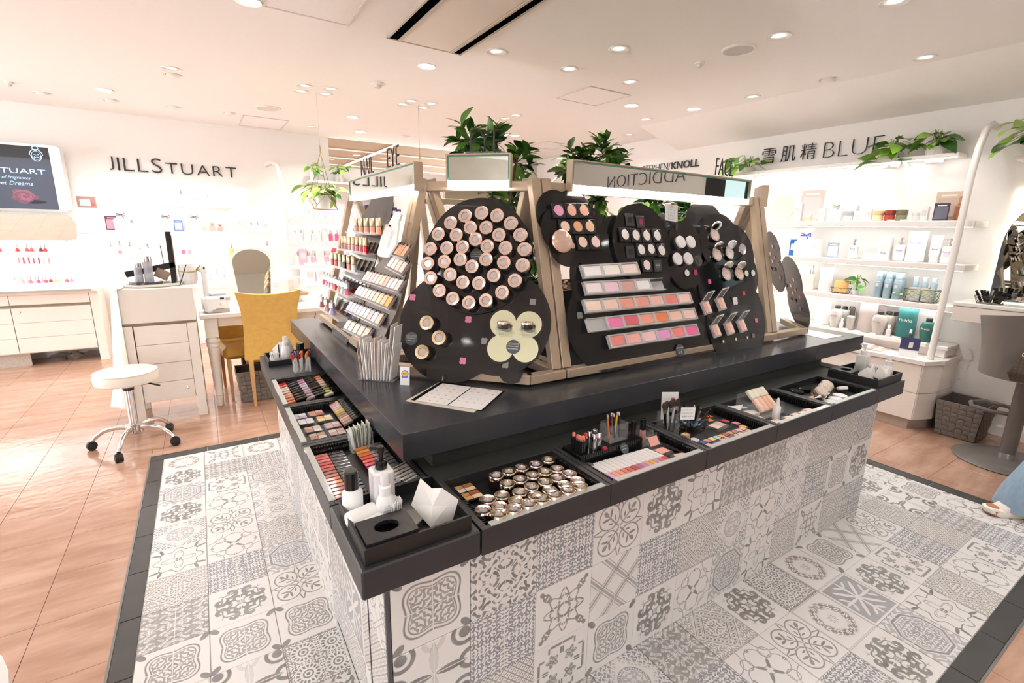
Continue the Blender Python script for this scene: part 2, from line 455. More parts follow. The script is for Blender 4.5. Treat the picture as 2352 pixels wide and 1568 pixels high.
# ============================================================ floor
def peach_mat():
    m = bpy.data.materials.new('peach_vinyl'); m.use_nodes = True; g = m.node_tree; b = g.nodes['Principled BSDF']
    tc = g.nodes.new('ShaderNodeTexCoord'); mp = g.nodes.new('ShaderNodeMapping'); mp.inputs['Scale'].default_value = (2.2, 9, 1)
    geo = g.nodes.new('ShaderNodeNewGeometry'); g.links.new(geo.outputs['Position'], mp.inputs[0])
    n1 = g.nodes.new('ShaderNodeTexNoise'); n1.inputs['Scale'].default_value = 1.3; n1.inputs['Detail'].default_value = 4; n1.inputs['Roughness'].default_value = .65
    g.links.new(mp.outputs[0], n1.inputs[0])
    oi = g.nodes.new('ShaderNodeObjectInfo')
    rp = g.nodes.new('ShaderNodeValToRGB'); e = rp.color_ramp.elements
    e[0].position = .25; e[0].color = (.33, .175, .115, 1); e[1].position = .75; e[1].color = (.52, .33, .24, 1)
    md = e.new(.5) if False else rp.color_ramp.elements.new(.5); md.color = (.425, .25, .172, 1)
    ad = g.nodes.new('ShaderNodeMath'); ad.operation = 'MULTIPLY_ADD'; ad.inputs[1].default_value = .10
    g.links.new(oi.outputs['Random'], ad.inputs[0]); g.links.new(n1.outputs[0], ad.inputs[2])
    g.links.new(ad.outputs[0], rp.inputs[0]); g.links.new(rp.outputs[0], b.inputs['Base Color'])
    b.inputs['Roughness'].default_value = .16
    n2 = g.nodes.new('ShaderNodeTexNoise'); n2.inputs['Scale'].default_value = 26; n2.inputs['Detail'].default_value = 0
    g.links.new(geo.outputs['Position'], n2.inputs[0])
    bp = g.nodes.new('ShaderNodeBump'); bp.inputs['Strength'].default_value = .09; bp.inputs['Distance'].default_value = .01
    g.links.new(n2.outputs[0], bp.inputs['Height']); g.links.new(bp.outputs[0], b.inputs['Normal'])
    return m
M_PEACH = peach_mat()
M_SEAM = pm('floor_seam', (.30, .16, .11), .6)
M_BORDER = pm('charcoal_border_tile', (.055, .053, .05), .42, var=.25, scale=12)
floor = struct('floor', MB().box(-5, XR, -3.2, 13, -.06, -.0075), M_SEAM)
IX0, IX1, IY0, IY1 = -.342, 3.598, .346, 3.592        # patterned field
OX0, OX1, OY0, OY1 = -.413, 3.681, .268, 3.668        # with border
def in_view(x, y, z, mg=60):
    p = PJ((x, y, z)); return -mg < p[0] < 2352+mg and -mg < p[1] < 1568+mg
SX, SY = .3175, .3235
far_mb = MB()
for i in range(-14, 18):
    for j in range(-16, 40):
        x0 = -.6725 + SX*i; y0 = .926 + SY*j; x1 = x0+SX; y1 = y0+SY
        if x1 > XR + .2 or x0 < -4.9 or y1 > 12.9 or y0 < -3.1: continue
        x1 = min(x1, XR)
        if x1-x0 < .02: continue
        # cut against the border rectangle
        if x0 >= OX0-1e-6 and x1 <= OX1+1e-6 and y0 >= OY0 and y1 <= OY1: continue
        rects = [(x0, x1, y0, y1)]
        if x1 > OX0 and x0 < OX1 and y1 > OY0 and y0 < OY1:
            rects = []
            if x0 < OX0: rects.append((x0, OX0, y0, y1))
            if x1 > OX1: rects.append((OX1, x1, y0, y1))
            a, b_ = max(x0, OX0), min(x1, OX1)
            if y0 < OY0: rects.append((a, b_, y0, OY0))
            if y1 > OY1: rects.append((a, b_, OY1, y1))
        for (a, b_, c, d) in rects:
            if b_-a < .015 or d-c < .015: continue
            if in_view((a+b_)/2, (c+d)/2, 0) and d < 7.4:
                mk('floor_tile', tile_mesh(b_-a-.0015, d-c-.0015, .007, .0006), M_PEACH, floor, T((a+b_)/2, (c+d)/2, 0))
            else:
                far_mb.box(a+.001, b_-.001, c+.001, d-.001, -.007, 0)
o = part('floor_tiles_beyond', far_mb, M_PEACH, floor); o['kind'] = 'stuff'
field = struct('floor_patterned', MB().box(OX0, OX1, OY0, OY1, -.03, -.0045), M_GROUT)
# pattern choice follows the photograph roughly: medallion, star, plaid ... in their places
PX = (IX1-IX0)/18; PY = (IY1-IY0)/15
special = {(0, 10): 6, (0, 9): 13, (0, 8): 7, (0, 7): 17, (0, 6): 0, (1, 9): 12, (1, 10): 3, (1, 8): 2, (1, 7): 8, (1, 6): 0, (1, 12): 16, (2, 10): 18, (2, 9): 7,
           (0, 12): 10, (0, 13): 8, (0, 14): 15, (1, 14): 19, (1, 13): 17, (2, 14): 15, (2, 13): 2, (0, 11): 8, (1, 11): 12, (2, 11): 18, (2, 8): 10, (2, 7): 3, (2, 6): 0, (1, 5): 5,
           (10, 2): 9, (9, 2): 8, (8, 2): 7, (11, 2): 15, (12, 2): 0, (13, 2): 4, (14, 2): 3, (7, 2): 17, (10, 1): 15, (11, 1): 14, (12, 1): 8, (13, 1): 16, (14, 1): 2, (9, 1): 3, (8, 1): 12,
           (16, 2): 5, (15, 1): 11, (17, 2): 0, (16, 1): 17, (13, 0): 7, (12, 0): 13, (11, 0): 10, (14, 0): 12, (15, 0): 16, (10, 0): 8, (9, 0): 2, (16, 0): 2}
for i in range(18):
    for j in range(15):
        cx, cy = IX0+PX*(i+.5), IY0+PY*(j+.5)
        if .42 < cx < 2.8 and 1.12 < cy < 3.3: continue     # under the island
        k = special.get((i, j), (i*7+j*11+(i*j) % 5) % 20)
        mk('patterned_floor_tile', tile_mesh(PX-.002, PY-.002, .0045, .0006), TILE_M[k], field, T(cx, cy, 0) @ Rz(PI/2*((i+j) % 4)))
def border(a, b, c, d, horiz, n):
    for k in range(n):
        if horiz: x0, x1, y0, y1 = a+(b-a)*k/n, a+(b-a)*(k+1)/n, c, d
        else: x0, x1, y0, y1 = a, b, c+(d-c)*k/n, c+(d-c)*(k+1)/n
        mk('border_tile', tile_mesh(x1-x0-.004, y1-y0-.004, .0045, .001), M_BORDER, field, T((x0+x1)/2, (y0+y1)/2, .0005))
border(OX0, IX0, OY0, IY1, False, 11); border(IX1, OX1, OY0, OY1, False, 11)
border(OX0, IX1, IY1, OY1, True, 13); border(IX0, IX1, OY0, IY0, True, 13)
em = MB()
for x0, x1, y0, y1 in ((OX0-.008, OX0, OY0-.008, OY1+.008), (OX1, OX1+.008, OY0-.008, OY1+.008), (OX0, OX1, OY0-.008, OY0), (OX0, OX1, OY1, OY1+.008)):
    em.box(x0, x1, y0, y1, -.006, .0012)
part('edge_strip', em, pm('edge_strip_metal', (.22, .21, .20), .4, metal=.5), field)

# ============================================================ walls and ceiling
CRX = 4.35   # where the ceiling starts to slope down to the right wall
struct('ceiling', MB().box(-5, CRX, -3.2, YL, ZC, ZC+.1).box(CRX, XR, 4.2, YL, ZC, ZC+.1), M_CEIL)
struct('ceiling_slope', MB().add([(CRX, -3.2, ZC), (CRX, 4.2, ZC), (XR, 4.2, 2.45), (XR, -3.2, 2.45), (CRX, -3.2, ZC+.1), (CRX, 4.2, ZC+.1), (XR, 4.2, ZC+.1), (XR, -3.2, ZC+.1)],
       [(0, 1, 2, 3), (4, 7, 6, 5), (0, 4, 5, 1), (2, 6, 7, 3), (1, 5, 6, 2), (0, 3, 7, 4)]), M_CEIL)
struct('wall_right', MB().box(XR, XR+.12, -3.2, YL+.12, 0, ZC+.1), M_WALL)
WEND = 1.59
struct('wall_left', MB().box(-5, WEND, YL, YL+.12, 0, ZC+.1), M_WALL)
struct('wall_left_low', MB().box(WEND, 3.75, YL, YL+.12, 0, 2.27), M_WALL)
wb = struct('wall_brick', MB().box(3.75, XR, YL+.02, YL+.12, 0, ZC+.1), M_GROUT)
M_BRICK = pm('white_brick', (.84, .82, .79), .7, var=.03, scale=8, bump=.1)
bw, bh = .215, .072
bme = MB().box(-bw/2+.004, bw/2-.004, -.02, .02, -bh/2+.004, bh/2-.004, None, .004).mesh('brick')
for r_ in range(24):
    z = .95 + bh*r_
    if z > 2.6: break
    for c_ in range(7):
        x = 3.75 + bw*(c_+.5) + (bw/2 if r_ % 2 else 0)
        if x > XR-.1: continue
        mk('brick', bme, M_BRICK, wb, T(x, YL+.012, z))
# room beyond the low wall: brown ceiling with white slats
M_BROWN = pm('brown_ceiling_paint', (.25, .165, .095), .7)
struct('ceiling_beyond', MB().box(WEND-.6, 6, YL+.12, 13, ZC+.12, ZC+.2), M_BROWN)
struct('wall_beyond', MB().box(-1, 7, 12.4, 12.5, 0, ZC+.2), M_WALL)
slr = struct('trim_1', MB().box(WEND-.6, 6, YL+.121, YL+.14, ZC+.06, ZC+.119), M_WHITE)
for k in range(4):
    part('ceiling_slat', MB().box(WEND-.6, 6, YL+.6+k*1.1, YL+.63+k*1.1, ZC+.095, ZC+.115), M_WHITE, slr)
part('ceiling_slat', MB().box(2.75, 2.79, YL+.16, 12.3, ZC+.085, ZC+.115), M_WHITE, slr)
# the wall behind the camera, seen in the mirrors
struct('wall_front', MB().box(-1.8, XR, -3.3, -3.2, 0, ZC+.1), M_WALL)
struct('baseboard_right', MB().box(XR-.012, XR, -3, 1.18, 0, .075), M_WHITE)
struct('baseboard_left', MB().box(-5, 3.7, YL-.012, YL, 0, .075), M_WHITE)

# ============================================================ ceiling fixtures
ring_me = MB().lathe([(.052, 0), (.066, -.006), (.068, -.002), (.066, 0)], 24).mesh('ring', True)
can_me = MB().lathe([(.052, 0), (.047, .025), (.040, .05), (.0, .052)], 24, cap=False).mesh('can', True)
bulb_me = MB().lathe([(.030, .012), (.034, .02), (.028, .05), (0, .0501)], 16).mesh('bulb', True)
lens_me = MB().lathe([(0, -.001), (.050, -.001), (.052, .004)], 24).mesh('lens', True)
eye_me = MB().lathe([(.0, -.022), (.028, -.017), (.045, -.006), (.050, .004)], 20).mesh('eyeball', True)
M_CAN = pm('lamp_reflector', (.85, .86, .88), .12, metal=.9)
def add_lamp(x, y, z=None, pw=None, tilt=None, size=2.3):
    ld = bpy.data.lights.new('downlight_beam', 'SPOT'); ld.energy = LAMP_W if pw is None else pw
    ld.spot_size = size; ld.spot_blend = .8; ld.shadow_soft_size = .05; ld.color = WARM
    lo = bpy.data.objects.new('downlight_beam', ld); col.objects.link(lo)
    return lo
DL = {'disc': [(570, 2), (240, 206), (980, 152), (810, 269), (1450, 242), (1594, 250), (827, 302), (1183, 311)],
      'can': [(393, 157), (700, 197), (693, 210), (759, 204), (748, 216), (944, 232), (926, 240), (990, 238), (972, 248), (1140, 118), (1307, 158), (1421, 112),
              (1447, 188), (1790, 82), (2055, 3), (2125, 132), (1728, 222), (1484, 274), (1160, 272), (1186, 265), (1445, 309), (717, 291), (1023, 322)],
      'eye': [(397, 172), (96, 213), (255, 230), (398, 245), (528, 259), (932, 313), (1900, 183)]}
GR = {(700, 197): 'first cluster of four near the hanging planter', (944, 232): 'second cluster'}
def downlight(kind, x, y, z, label, group, lamp=True):
    t = thing('ceiling_downlight', label, 'downlight', T(x, y, z), group)
    mk('trim_ring', ring_me, M_TRIMRING, t)
    if kind == 'disc': mk('lens', lens_me, M_GLOW, t)
    elif kind == 'can':
        mk('reflector', can_me, M_CAN, t); mk('bulb', bulb_me, M_GLOW, t)
    else: mk('eyeball', eye_me, M_TRIMRING, t)
    if lamp:
        lo = add_lamp(x, y); lo.parent = t; lo.location = (0, 0, -.03)
for kind, lst in DL.items():
    lab = {'disc': 'flat round white ceiling downlight glowing across its whole face', 'can': 'round recessed ceiling downlight with a silver reflector and lit bulb',
           'eye': 'white eyeball ceiling spotlight turned towards the wall'}[kind]
    for k, (px, py) in enumerate(lst):
        p = RZ(px, py, ZC)
        downlight(kind, p.x, p.y, ZC, lab, {'disc': 'flat glowing downlights', 'can': 'reflector downlights', 'eye': 'eyeball wall spots'}[kind])
# the same lamps go on over the rest of the shop, out of the picture
for (x, y) in ((-1.4, 1.2), (-2.6, 2.4), (-2.6, .2), (-.6, -.6), (1.2, -1.0), (2.8, -.8), (.8, .6), (3.9, -.6), (-1.3, 2.9), (-2.6, 4.6), (.2, -2.2), (2.4, -2.3), (4.0, .6), (-1.2, -2)):
    downlight('disc', x, y, ZC, 'round ceiling downlight over the aisle beyond the edge of the picture', 'flat glowing downlights')
for k, (px, py) in enumerate(((820, 356), (1122, 372), (880, 362), (760, 365))):
    p = RZ(px, py, ZC+.12); downlight('can' if k > 1 else 'disc', p.x, p.y, ZC+.119, ORDW(k+1)+' ceiling lamp from the left in the brown-ceilinged room beyond', 'lamps in the room beyond')
for x, y in ((2.2, 8.3), (3.6, 9.6), (4.6, 8.2)):
    ld = bpy.data.lights.new('beyond_fill_light', 'POINT'); ld.energy = .6; ld.shadow_soft_size = .1; lo = bpy.data.objects.new('beyond_fill_light', ld); col.objects.link(lo); lo.location = (x, y, 1.9)  # bare point lights added to brighten the brown ceiling, no fixture stands there
def ceil_poly(name, pts, label, cat, mat, rim, th=.006, rimw=.012):
    P = [RZ(a, b, ZC) for a, b in pts]
    x0, x1 = min(p.x for p in P), max(p.x for p in P); y0, y1 = min(p.y for p in P), max(p.y for p in P)
    t = thing(name, label, cat, T((x0+x1)/2, (y0+y1)/2, ZC))
    a, b = (x1-x0)/2, (y1-y0)/2
    part('panel', MB().box(-a+rimw, a-rimw, -b+rimw, b-rimw, -th*.5, -.0005), mat, t)
    f = MB()
    for q in ((-a, a, -b, -b+rimw), (-a, a, b-rimw, b), (-a, -a+rimw, -b+rimw, b-rimw), (a-rimw, a, -b+rimw, b-rimw)): f.box(*q, -th, -.0005)
    part('frame', f, rim, t)
M_HATCH = pm('hatch_frame', (.66, .63, .60), .45, metal=.2)
ceil_poly('ceiling_hatch', [(1280, 223), (1367, 200), (1450, 218), (1365, 242)], 'square ceiling access hatch with thin grey frame above the long mirror', 'hatch', M_CEIL, M_HATCH)
ceil_poly('ceiling_hatch', [(548, 287), (578, 266), (658, 277), (650, 292)], 'ceiling access hatch in white frame near the left wall', 'hatch', M_CEIL, M_HATCH)
ceil_poly('ceiling_hatch', [(1212, 335), (1262, 325), (1318, 333), (1262, 342)], 'small far ceiling hatch behind the potted trees', 'hatch', M_CEIL, M_HATCH)
P = [RZ(600, 22, ZC), RZ(800, 58, ZC)]
t = thing('ceiling_hatch', 'large ceiling access hatch cut by the top edge of the photo', 'hatch', T((P[0].x+P[1].x)/2, P[1].y-.26, ZC))
a = (P[1].x-P[0].x)/2
part('panel', MB().box(-a+.012, a-.012, -.25, .25, -.003, -.0005), M_CEIL, t)
part('frame', MB().box(-a, a, .25, .262, -.006, 0).box(-a, a, -.262, -.25, -.006, 0).box(-a, -a+.012, -.25, .25, -.006, 0).box(a-.012, a, -.25, .25, -.006, 0), M_HATCH, t)
# ceiling air conditioner
A_, B_ = RZ(885, 86, ZC), RZ(1062, 120, ZC)
t = thing('ceiling_air_conditioner', 'long ceiling air conditioner panel with two black air slots', 'air conditioner', T((A_.x+B_.x)/2, (A_.y+B_.y)/2, ZC))
a = (B_.x-A_.x)/2; L = 1.5
part('panel', MB().box(-a+.085, a-.085, -L, -.012, -.012, -.001, None, .003), pm('air_conditioner_panel', (.80, .74, .66), .35), t)
part('frame', MB().box(-a, -a+.012, -L, 0, -.014, 0).box(a-.012, a, -L, 0, -.014, 0).box(-a, a, -.012, 0, -.014, 0).box(-a+.068, -a+.084, -L, -.012, -.02, 0).box(a-.084, a-.068, -L, -.012, -.02, 0), pm('air_conditioner_frame', (.50, .44, .37), .4), t)
for s_ in (-1, 1):
    part('air_slot', MB().box(min(s_*(a-.013), s_*(a-.067)), max(s_*(a-.013), s_*(a-.067)), -L, -.013, -.011, -.0008), pm('slot_black', (.003, .003, .003), .9, spec=0.0), t)
def round_ceil(name, px, py, r, label, cat, grille):
    p = RZ(px, py, ZC); t = thing(name, label, cat, T(p.x, p.y, ZC))
    part('rim', MB().lathe([(r, 0), (r, -.008), (r*.9, -.012), (r*.88, -.004)], 32), M_TRIMRING, t, True)
    part('grille', MB().lathe([(0, -.007), (r*.89, -.007), (r*.89, 0)], 32), grille, t, True)
M_GRILLE = pm('speaker_grille', (.56, .53, .50), .6, var=.15, scale=300)
round_ceil('ceiling_speaker', 1697, 113, .105, 'round grey ceiling speaker grille in a beige rim', 'speaker', M_GRILLE)
round_ceil('ceiling_speaker', 617, 248, .12, 'round pale ceiling speaker above the left wall sign', 'speaker', pm('pale_grille', (.68, .65, .62), .6))
for px, py, lab in ((867, 192, 'smoke detector dome on the ceiling between the lamp clusters'), (1607, 144, 'tiny sprinkler head beside the ceiling speaker'), (20, 188, 'tiny sprinkler head at the left edge of the ceiling')):
    p = RZ(px, py, ZC); t = thing('smoke_detector', lab, 'detector', T(p.x, p.y, ZC)); k = 1 if px == 867 else .6
    part('base_plate', MB().lathe([(.055*k, 0), (.055*k, -.01), (.045*k, -.014), (0, -.014)], 24), M_TRIMRING, t, True)
    part('sensor_head', MB().lathe([(.034*k, -.014), (.03*k, -.03), (.018*k, -.036), (0, -.036)], 20), M_HATCH, t, True)
_tmc = {}
def tile_mesh_c(sx, sy, h, top=False, th=.008):
    """upright tile whose pattern stays centred; cut off at height h"""
    k = (round(sx, 4), round(sy, 4), round(h, 4))
    if k not in _tmc: _tmc[k] = MB().box(-sx/2, sx/2, -sy/2, -sy/2+h, -th, 0, None, .0012).mesh('tile')
    return _tmc[k]
# ============================================================ the island
LZ, LZB, TZ, TZB = .726, .650, .868, .779
BX0, BX1, BY0, BY1 = .283, 2.913, .986, 3.02
pl_ = thing('island_plinth', 'tile-clad base of the central display island', 'plinth', T(BX0, BY0, 0))
part('core', MB().box(.01, BX1-BX0-.01, .01, BY1-BY0, 0, LZB), M_GROUT, pl_)
solid('island_pedestal', MB().box(.525, 3.02, 1.2505, 3.1, LZB+.002, LZ-.004).box(.56, 3.02, 1.34, 3.1, LZ-.004, TZB-.0005), pm('dark_olive_panel', (.035, .038, .034), .4), 'dark panel box carrying the island worktop behind the drawers', 'pedestal')
part('corner_trim', MB().box(0, .010, 0, .010, 0, LZB-.002), M_DARKGREY, pl_)
tw, thh = (BX1-BX0-.012)/12, .2155
pick_f = {(0, 2): 0, (1, 2): 1, (2, 2): 2, (3, 2): 3, (4, 2): 8, (5, 2): 13, (6, 2): 17, (0, 1): 5, (1, 1): 2, (2, 1): 19, (3, 1): 4, (4, 1): 2, (5, 1): 7, (6, 1): 6, (7, 1): 12, (0, 0): 9, (1, 0): 11, (2, 0): 16, (3, 0): 0,
          (4, 0): 8, (5, 0): 12, (6, 0): 10, (7, 0): 13, (8, 0): 7, (9, 0): 19, (8, 1): 18, (9, 1): 2, (10, 1): 0, (11, 1): 8, (7, 2): 17, (8, 2): 18, (9, 2): 7, (10, 2): 11, (11, 2): 10, (10, 0): 7, (11, 0): 2}
for i in range(12):
    for j in range(3):
        h = thh if j < 2 else LZB-.004-2*thh
        M = T(.012+tw*(i+.5), .0, thh*j+thh/2) @ Rx(PI/2)
        mk('wall_tile', tile_mesh_c(tw-.0016, thh-.0016, h-.0016, j == 2), TILE_M[pick_f.get((i, j), (i*5+j*3) % 20)], pl_, M)
ny = 9; tl = (BY1-BY0-.012)/ny
for i in range(ny):
    for j in range(3):
        h = thh if j < 2 else LZB-.004-2*thh
        M = T(0, .012+tl*(i+.5), thh*j+thh/2) @ Rz(-PI/2) @ Rx(PI/2)
        mk('wall_tile', tile_mesh_c(tl-.0016, thh-.0016, h-.0016, j == 2), TILE_M[(i*3+j*7+4) % 20], pl_, M)
gp = MB().box(-.0012, .002, .16, .168, .05, LZB).box(-.0012, .002, .16, .62, .05, .056)
part('door_gap', gp, M_BLACK, pl_)

# ledge: plain black blocks at the corners, a drawer between
M_LINER = pm('black_liner', (.010, .011, .011), .35)
M_LIP = clear('clear_lip', (.86, .9, .86), .45, .05, .6)
def comb(mb, x, y0, y1, z, n, sgn):
    mb.box(min(x, x+sgn*.006), max(x, x+sgn*.006), y0, y1, z, z+.028)
    for k in range(n):
        y = y0+(y1-y0)*(k+.5)/n
        mb.box(min(x, x+sgn*.014), max(x, x+sgn*.014), y-.0018, y+.0018, z, z+.03)
def drawer(M, W, label, Dp=.292):
    """open-topped tester drawer, origin at its front-left bottom, x across, y to the back"""
    t = thing('tester_bin', label, 'drawer', M, 'tester drawers round the island')
    hh = LZ-LZB; g = .0015
    part('front_panel', MB().box(g, W-g, 0, .016, 0, hh, None, .001), M_CHAR, t)
    part('side_panel', MB().box(g, .02, .016, Dp, 0, hh, None, .001), M_CHAR, t)
    part('side_panel', MB().box(W-.02, W-g, .016, Dp, 0, hh, None, .001), M_CHAR, t)
    part('back_panel', MB().box(.02, W-.02, Dp-.014, Dp, 0, hh, None, .001), M_CHAR, t)
    part('bottom_panel', MB().box(.02, W-.02, .016, Dp-.014, .008, .040), M_LINER, t)
    c = MB(); comb(c, .022, .03, Dp-.02, .041, 26, 1); part('comb_strip', c, M_LINER, t)
    c = MB(); comb(c, W-.022, .03, Dp-.02, .041, 26, -1); part('comb_strip', c, M_LINER, t)
    part('clear_lip', MB().box(.03, W-.022, .003, .022, hh+.0002, hh+.003), M_LIP, t)
    return t
FX = [.53, .98, 1.443, 1.892, 2.344, 2.80]
drawer(T(FX[0], .957, LZB), FX[1]-FX[0], 'front drawer full of gold-lidded jars, nearest the black corner tray')
drawer(T(FX[1], .957, LZB), FX[2]-FX[1], 'front drawer with white-handled lip samples and lipstick box')
drawer(T(FX[2], .957, LZB), FX[3]-FX[2], 'front drawer with the wire basket of pencils and shadow pans')
drawer(T(FX[3], .957, LZB), FX[4]-FX[3], 'front drawer with foundation tubes in a clear stand')
drawer(T(FX[4], .957, LZB), FX[5]-FX[4], 'front drawer with glitter-capped powder jars at the far end')
LY = [1.27, 1.712, 2.151, 2.594]
MLf = lambda y: T(.225, y, LZB) @ Rz(-PI/2)
drawer(MLf(LY[1]), LY[1]-LY[0], 'left-side drawer of lip colours nearest the black corner tray')
drawer(MLf(LY[2]), LY[2]-LY[1], 'middle left-side drawer with square shadow palettes')
drawer(MLf(LY[3]), LY[3]-LY[2], 'far left-side drawer with black-capped lip gloss tubes')
solid('ledge_block', MB().box(.225, .5285, .957, 1.2685, LZB, LZ, None, .004), M_CHAR, 'plain black ledge block at the near corner of the island', 'ledge')
solid('ledge_block', MB().box(2.8015, 3.119, .957, 1.248, LZB, LZ, None, .002), M_CHAR, 'plain black ledge block at the right end of the front', 'ledge')
solid('ledge_block', MB().box(.225, .523, 2.5955, 3.106, LZB, LZ, None, .002), M_CHAR, 'plain black ledge block at the far left of the island', 'ledge')
solid('ledge_block', MB().box(3.025, 3.119, 1.25, 2.6, LZB, LZ, None, .002), M_CHAR, 'black ledge running along the right end of the island', 'ledge')
solid('island_worktop', MB().box(.453, 3.46, 1.314, 3.457, TZB, TZ, None, .0015), M_TOP, 'thick charcoal top shelf of the central island', 'worktop')

# ============================================================ beige display frames on the top
DD, ZT, ZB = .221, 1.684, .880
def aframe(t, o, inw, al, depth=.52):
    """A-shaped end frame; o outer foot (x,y), inw inward unit, al along unit"""
    inw = Vector((*inw, 0)); al3 = Vector((*al, 0)); o = Vector((*o, 0))
    top = o + inw*DD + Vector((0, 0, ZT)); f0 = o + inw*.02 + Vector((0, 0, ZB)); f1 = o + inw*depth + Vector((0, 0, ZB))
    part('post', MB().beam(f0, top, .046, .034, al3, .002), M_BEIGE, t)
    part('post', MB().beam(f1, top + inw*.03, .046, .034, al3, .002), M_BEIGE, t)
    part('foot_rail', MB().beam(o+Vector((0, 0, ZB+.018)), o+inw*(depth+.02)+Vector((0, 0, ZB+.018)), .046, .036, al3, .002), M_BEIGE, t)
def rail(t, a, b, z, wd=.034, ht=.04, nm='top_rail'):
    a = Vector((*a, z)); b = Vector((*b, z)); s = (b-a).cross(Vector((0, 0, 1))).normalized()
    part(nm, MB().beam(a, b, wd, ht, s, .002), M_BEIGE, t)
F0x, F0y = .632, 1.511    # outer planes of the left and front modules
SLy, SFx = 2.103, 1.224   # seams
E1x, E2x = 2.791, 3.115
t = thing('cosmetics_stand', 'beige A-shaped display frame across the near corner of the island', 'display stand', T(.9, 1.8, TZ))
t.matrix_world = Matrix.Identity(4)
aframe(t, (SFx-.027, F0y), (0, 1), (1, 0)); aframe(t, (F0x, SLy-.027), (1, 0), (0, 1))
rail(t, (F0x+DD+.012, SLy-.027), (SFx-.027, F0y+DD+.012), ZT-.03)
rail(t, (F0x, SLy-.01), (.632, 1.94), ZB+.018, .046, .036, 'base_rail'); rail(t, (.620, 1.95), (1.055, 1.505), ZB+.018, .046, .036, 'base_rail'); rail(t, (1.045, F0y), (SFx-.005, F0y), ZB+.018, .046, .036, 'base_rail')
t = thing('cosmetics_stand', 'long beige display frame along the front of the island holding face powders', 'display stand')
aframe(t, (SFx+.027, F0y), (0, 1), (1, 0)); aframe(t, (E1x-.027, F0y), (0, 1), (1, 0))
rail(t, (SFx+.027, F0y+DD), (E1x-.027, F0y+DD), ZT-.03); rail(t, (SFx+.004, F0y), (E1x-.004, F0y), ZB+.018, .046, .036, 'base_rail')
part('cross_rail', MB().beam((E1x-.25, F0y+.12, 1.12), (E1x-.03, F0y+.12, 1.12), .03, .035, (0, 1, 0), .002), M_BEIGE, t)
t = thing('cosmetics_stand', 'beige display frame on the left side of the island holding nail polish', 'display stand')
aframe(t, (F0x, SLy+.027), (1, 0), (0, 1)); aframe(t, (F0x, 3.29), (1, 0), (0, 1))
rail(t, (F0x+DD, SLy+.027), (F0x+DD, 3.29), ZT-.03); rail(t, (F0x, SLy+.004), (F0x, 3.31), ZB+.018, .046, .036, 'base_rail')
t = thing('cosmetics_stand', 'beige display frame at the far right corner of the island', 'display stand')
aframe(t, (E1x+.027, F0y), (0, 1), (1, 0)); rail(t, (E1x+.027, F0y+DD), (E2x-.05, 1.95), ZT-.03)
rail(t, (E1x+.004, F0y), (E2x, F0y), ZB+.018, .046, .036, 'base_rail'); rail(t, (E2x-.01, F0y-.01), (3.34, 1.76), ZB+.018, .046, .036, 'base_rail')
aframe(t, (3.34, 1.98), (-1, 0), (0, 1), .5)
t = thing('cosmetics_stand', 'beige display frame on the far side of the island behind the trees', 'display stand')
aframe(t, (1.25, 3.36), (0, -1), (1, 0), .5); aframe(t, (2.75, 3.36), (0, -1), (1, 0), .5); rail(t, (1.25, 3.36-DD), (2.75, 3.36-DD), ZT-.03); rail(t, (1.2, 3.36), (2.8, 3.36), ZB+.018, .046, .036, 'base_rail')
# ------------------------------------------------------------ lit mirror headers
M_ACR = clear('clear_acrylic', (.95, .97, .97), .10, .03, .75)
def header(nm, a, b, z0, z1, out, label, words):
    """mirror-faced box with a light strip along its foot; a->b left to right as seen from the aisle"""
    a = Vector((*a, 0)); b = Vector((*b, 0)); u = (b-a); L = u.length; u.normalize(); n = Vector((*out, 0))
    M = basis(a+Vector((0, 0, z0)), u, Vector((0, 0, 1)), n); hh = z1-z0
    t = thing('mirror_header', label, 'sign box', M)
    part('casing', MB().box(0, L, 0, .006, -.04, 0).box(0, L, hh-.006, hh, -.04, 0).box(0, .006, .006, hh-.006, -.04, 0).box(L-.006, L, .006, hh-.006, -.04, 0).box(.006, L-.006, .006, hh-.006, -.04, -.034), M_BEIGE, t)
    part('mirror', MB().box(.007, L-.007, .028, hh-.007, -.010, -.005), M_MIRROR, t)
    part('glass_edge', MB().box(.007, L-.007, hh-.0125, hh-.007, -.0048, -.003).box(.007, .011, .028, hh-.0125, -.0048, -.003).box(L-.011, L-.007, .028, hh-.0125, -.0048, -.003), pm('green_glass_edge', (.10, .32, .24), .1), t)
    part('light_strip', MB().box(.007, L-.007, .001, .0275, -.012, .001), M_LED, t)
    for body, s0, s1, htt in words:
        part('letter_base', MB().box(s0-.02, s1+.02, hh+.0005, hh+.008, -.028, -.010), M_ACR, t)
        text_to(body, T((s0+s1)/2, hh+.008+htt/2, -.021), wd=s1-s0, ht=htt, ext=.004, m=M_INK, parent=t, name='letters', bold=-.012)
    ld = bpy.data.lights.new('header_strip_light', 'AREA'); ld.shape = 'RECTANGLE'; ld.size = L-.03; ld.size_y = .03; ld.energy = 5.5*L; ld.color = (1, .98, .96)
    lo = bpy.data.objects.new('header_strip_light', ld); col.objects.link(lo); lo.parent = t
    lo.matrix_local = T(L/2, -.004, -.012) @ Rx(math.radians(72))
    return t
q = .04/2**.5*1.4
header('eye', (.909, 1.967), (1.107, 1.769), 1.646, 1.781, (-.7071, -.7071), 'small mirror-faced header marked EYE over the near corner display', [('EYE', .10, .235, .085)])
header('face', (1.352, 1.67), (2.632, 1.67), 1.638, 1.768, (0, -1), 'long mirror-faced header marked FACE over the front display', [('FACE', .975, 1.125, .085)])
header('nail', (.80, 3.13), (.80, 2.05), 1.630, 1.750, (-1, 0), 'mirror-faced header marked NAIL and EYE over the left display', [('NAIL', .22, .45, .085), ('EYE', .68, .85, .09)])
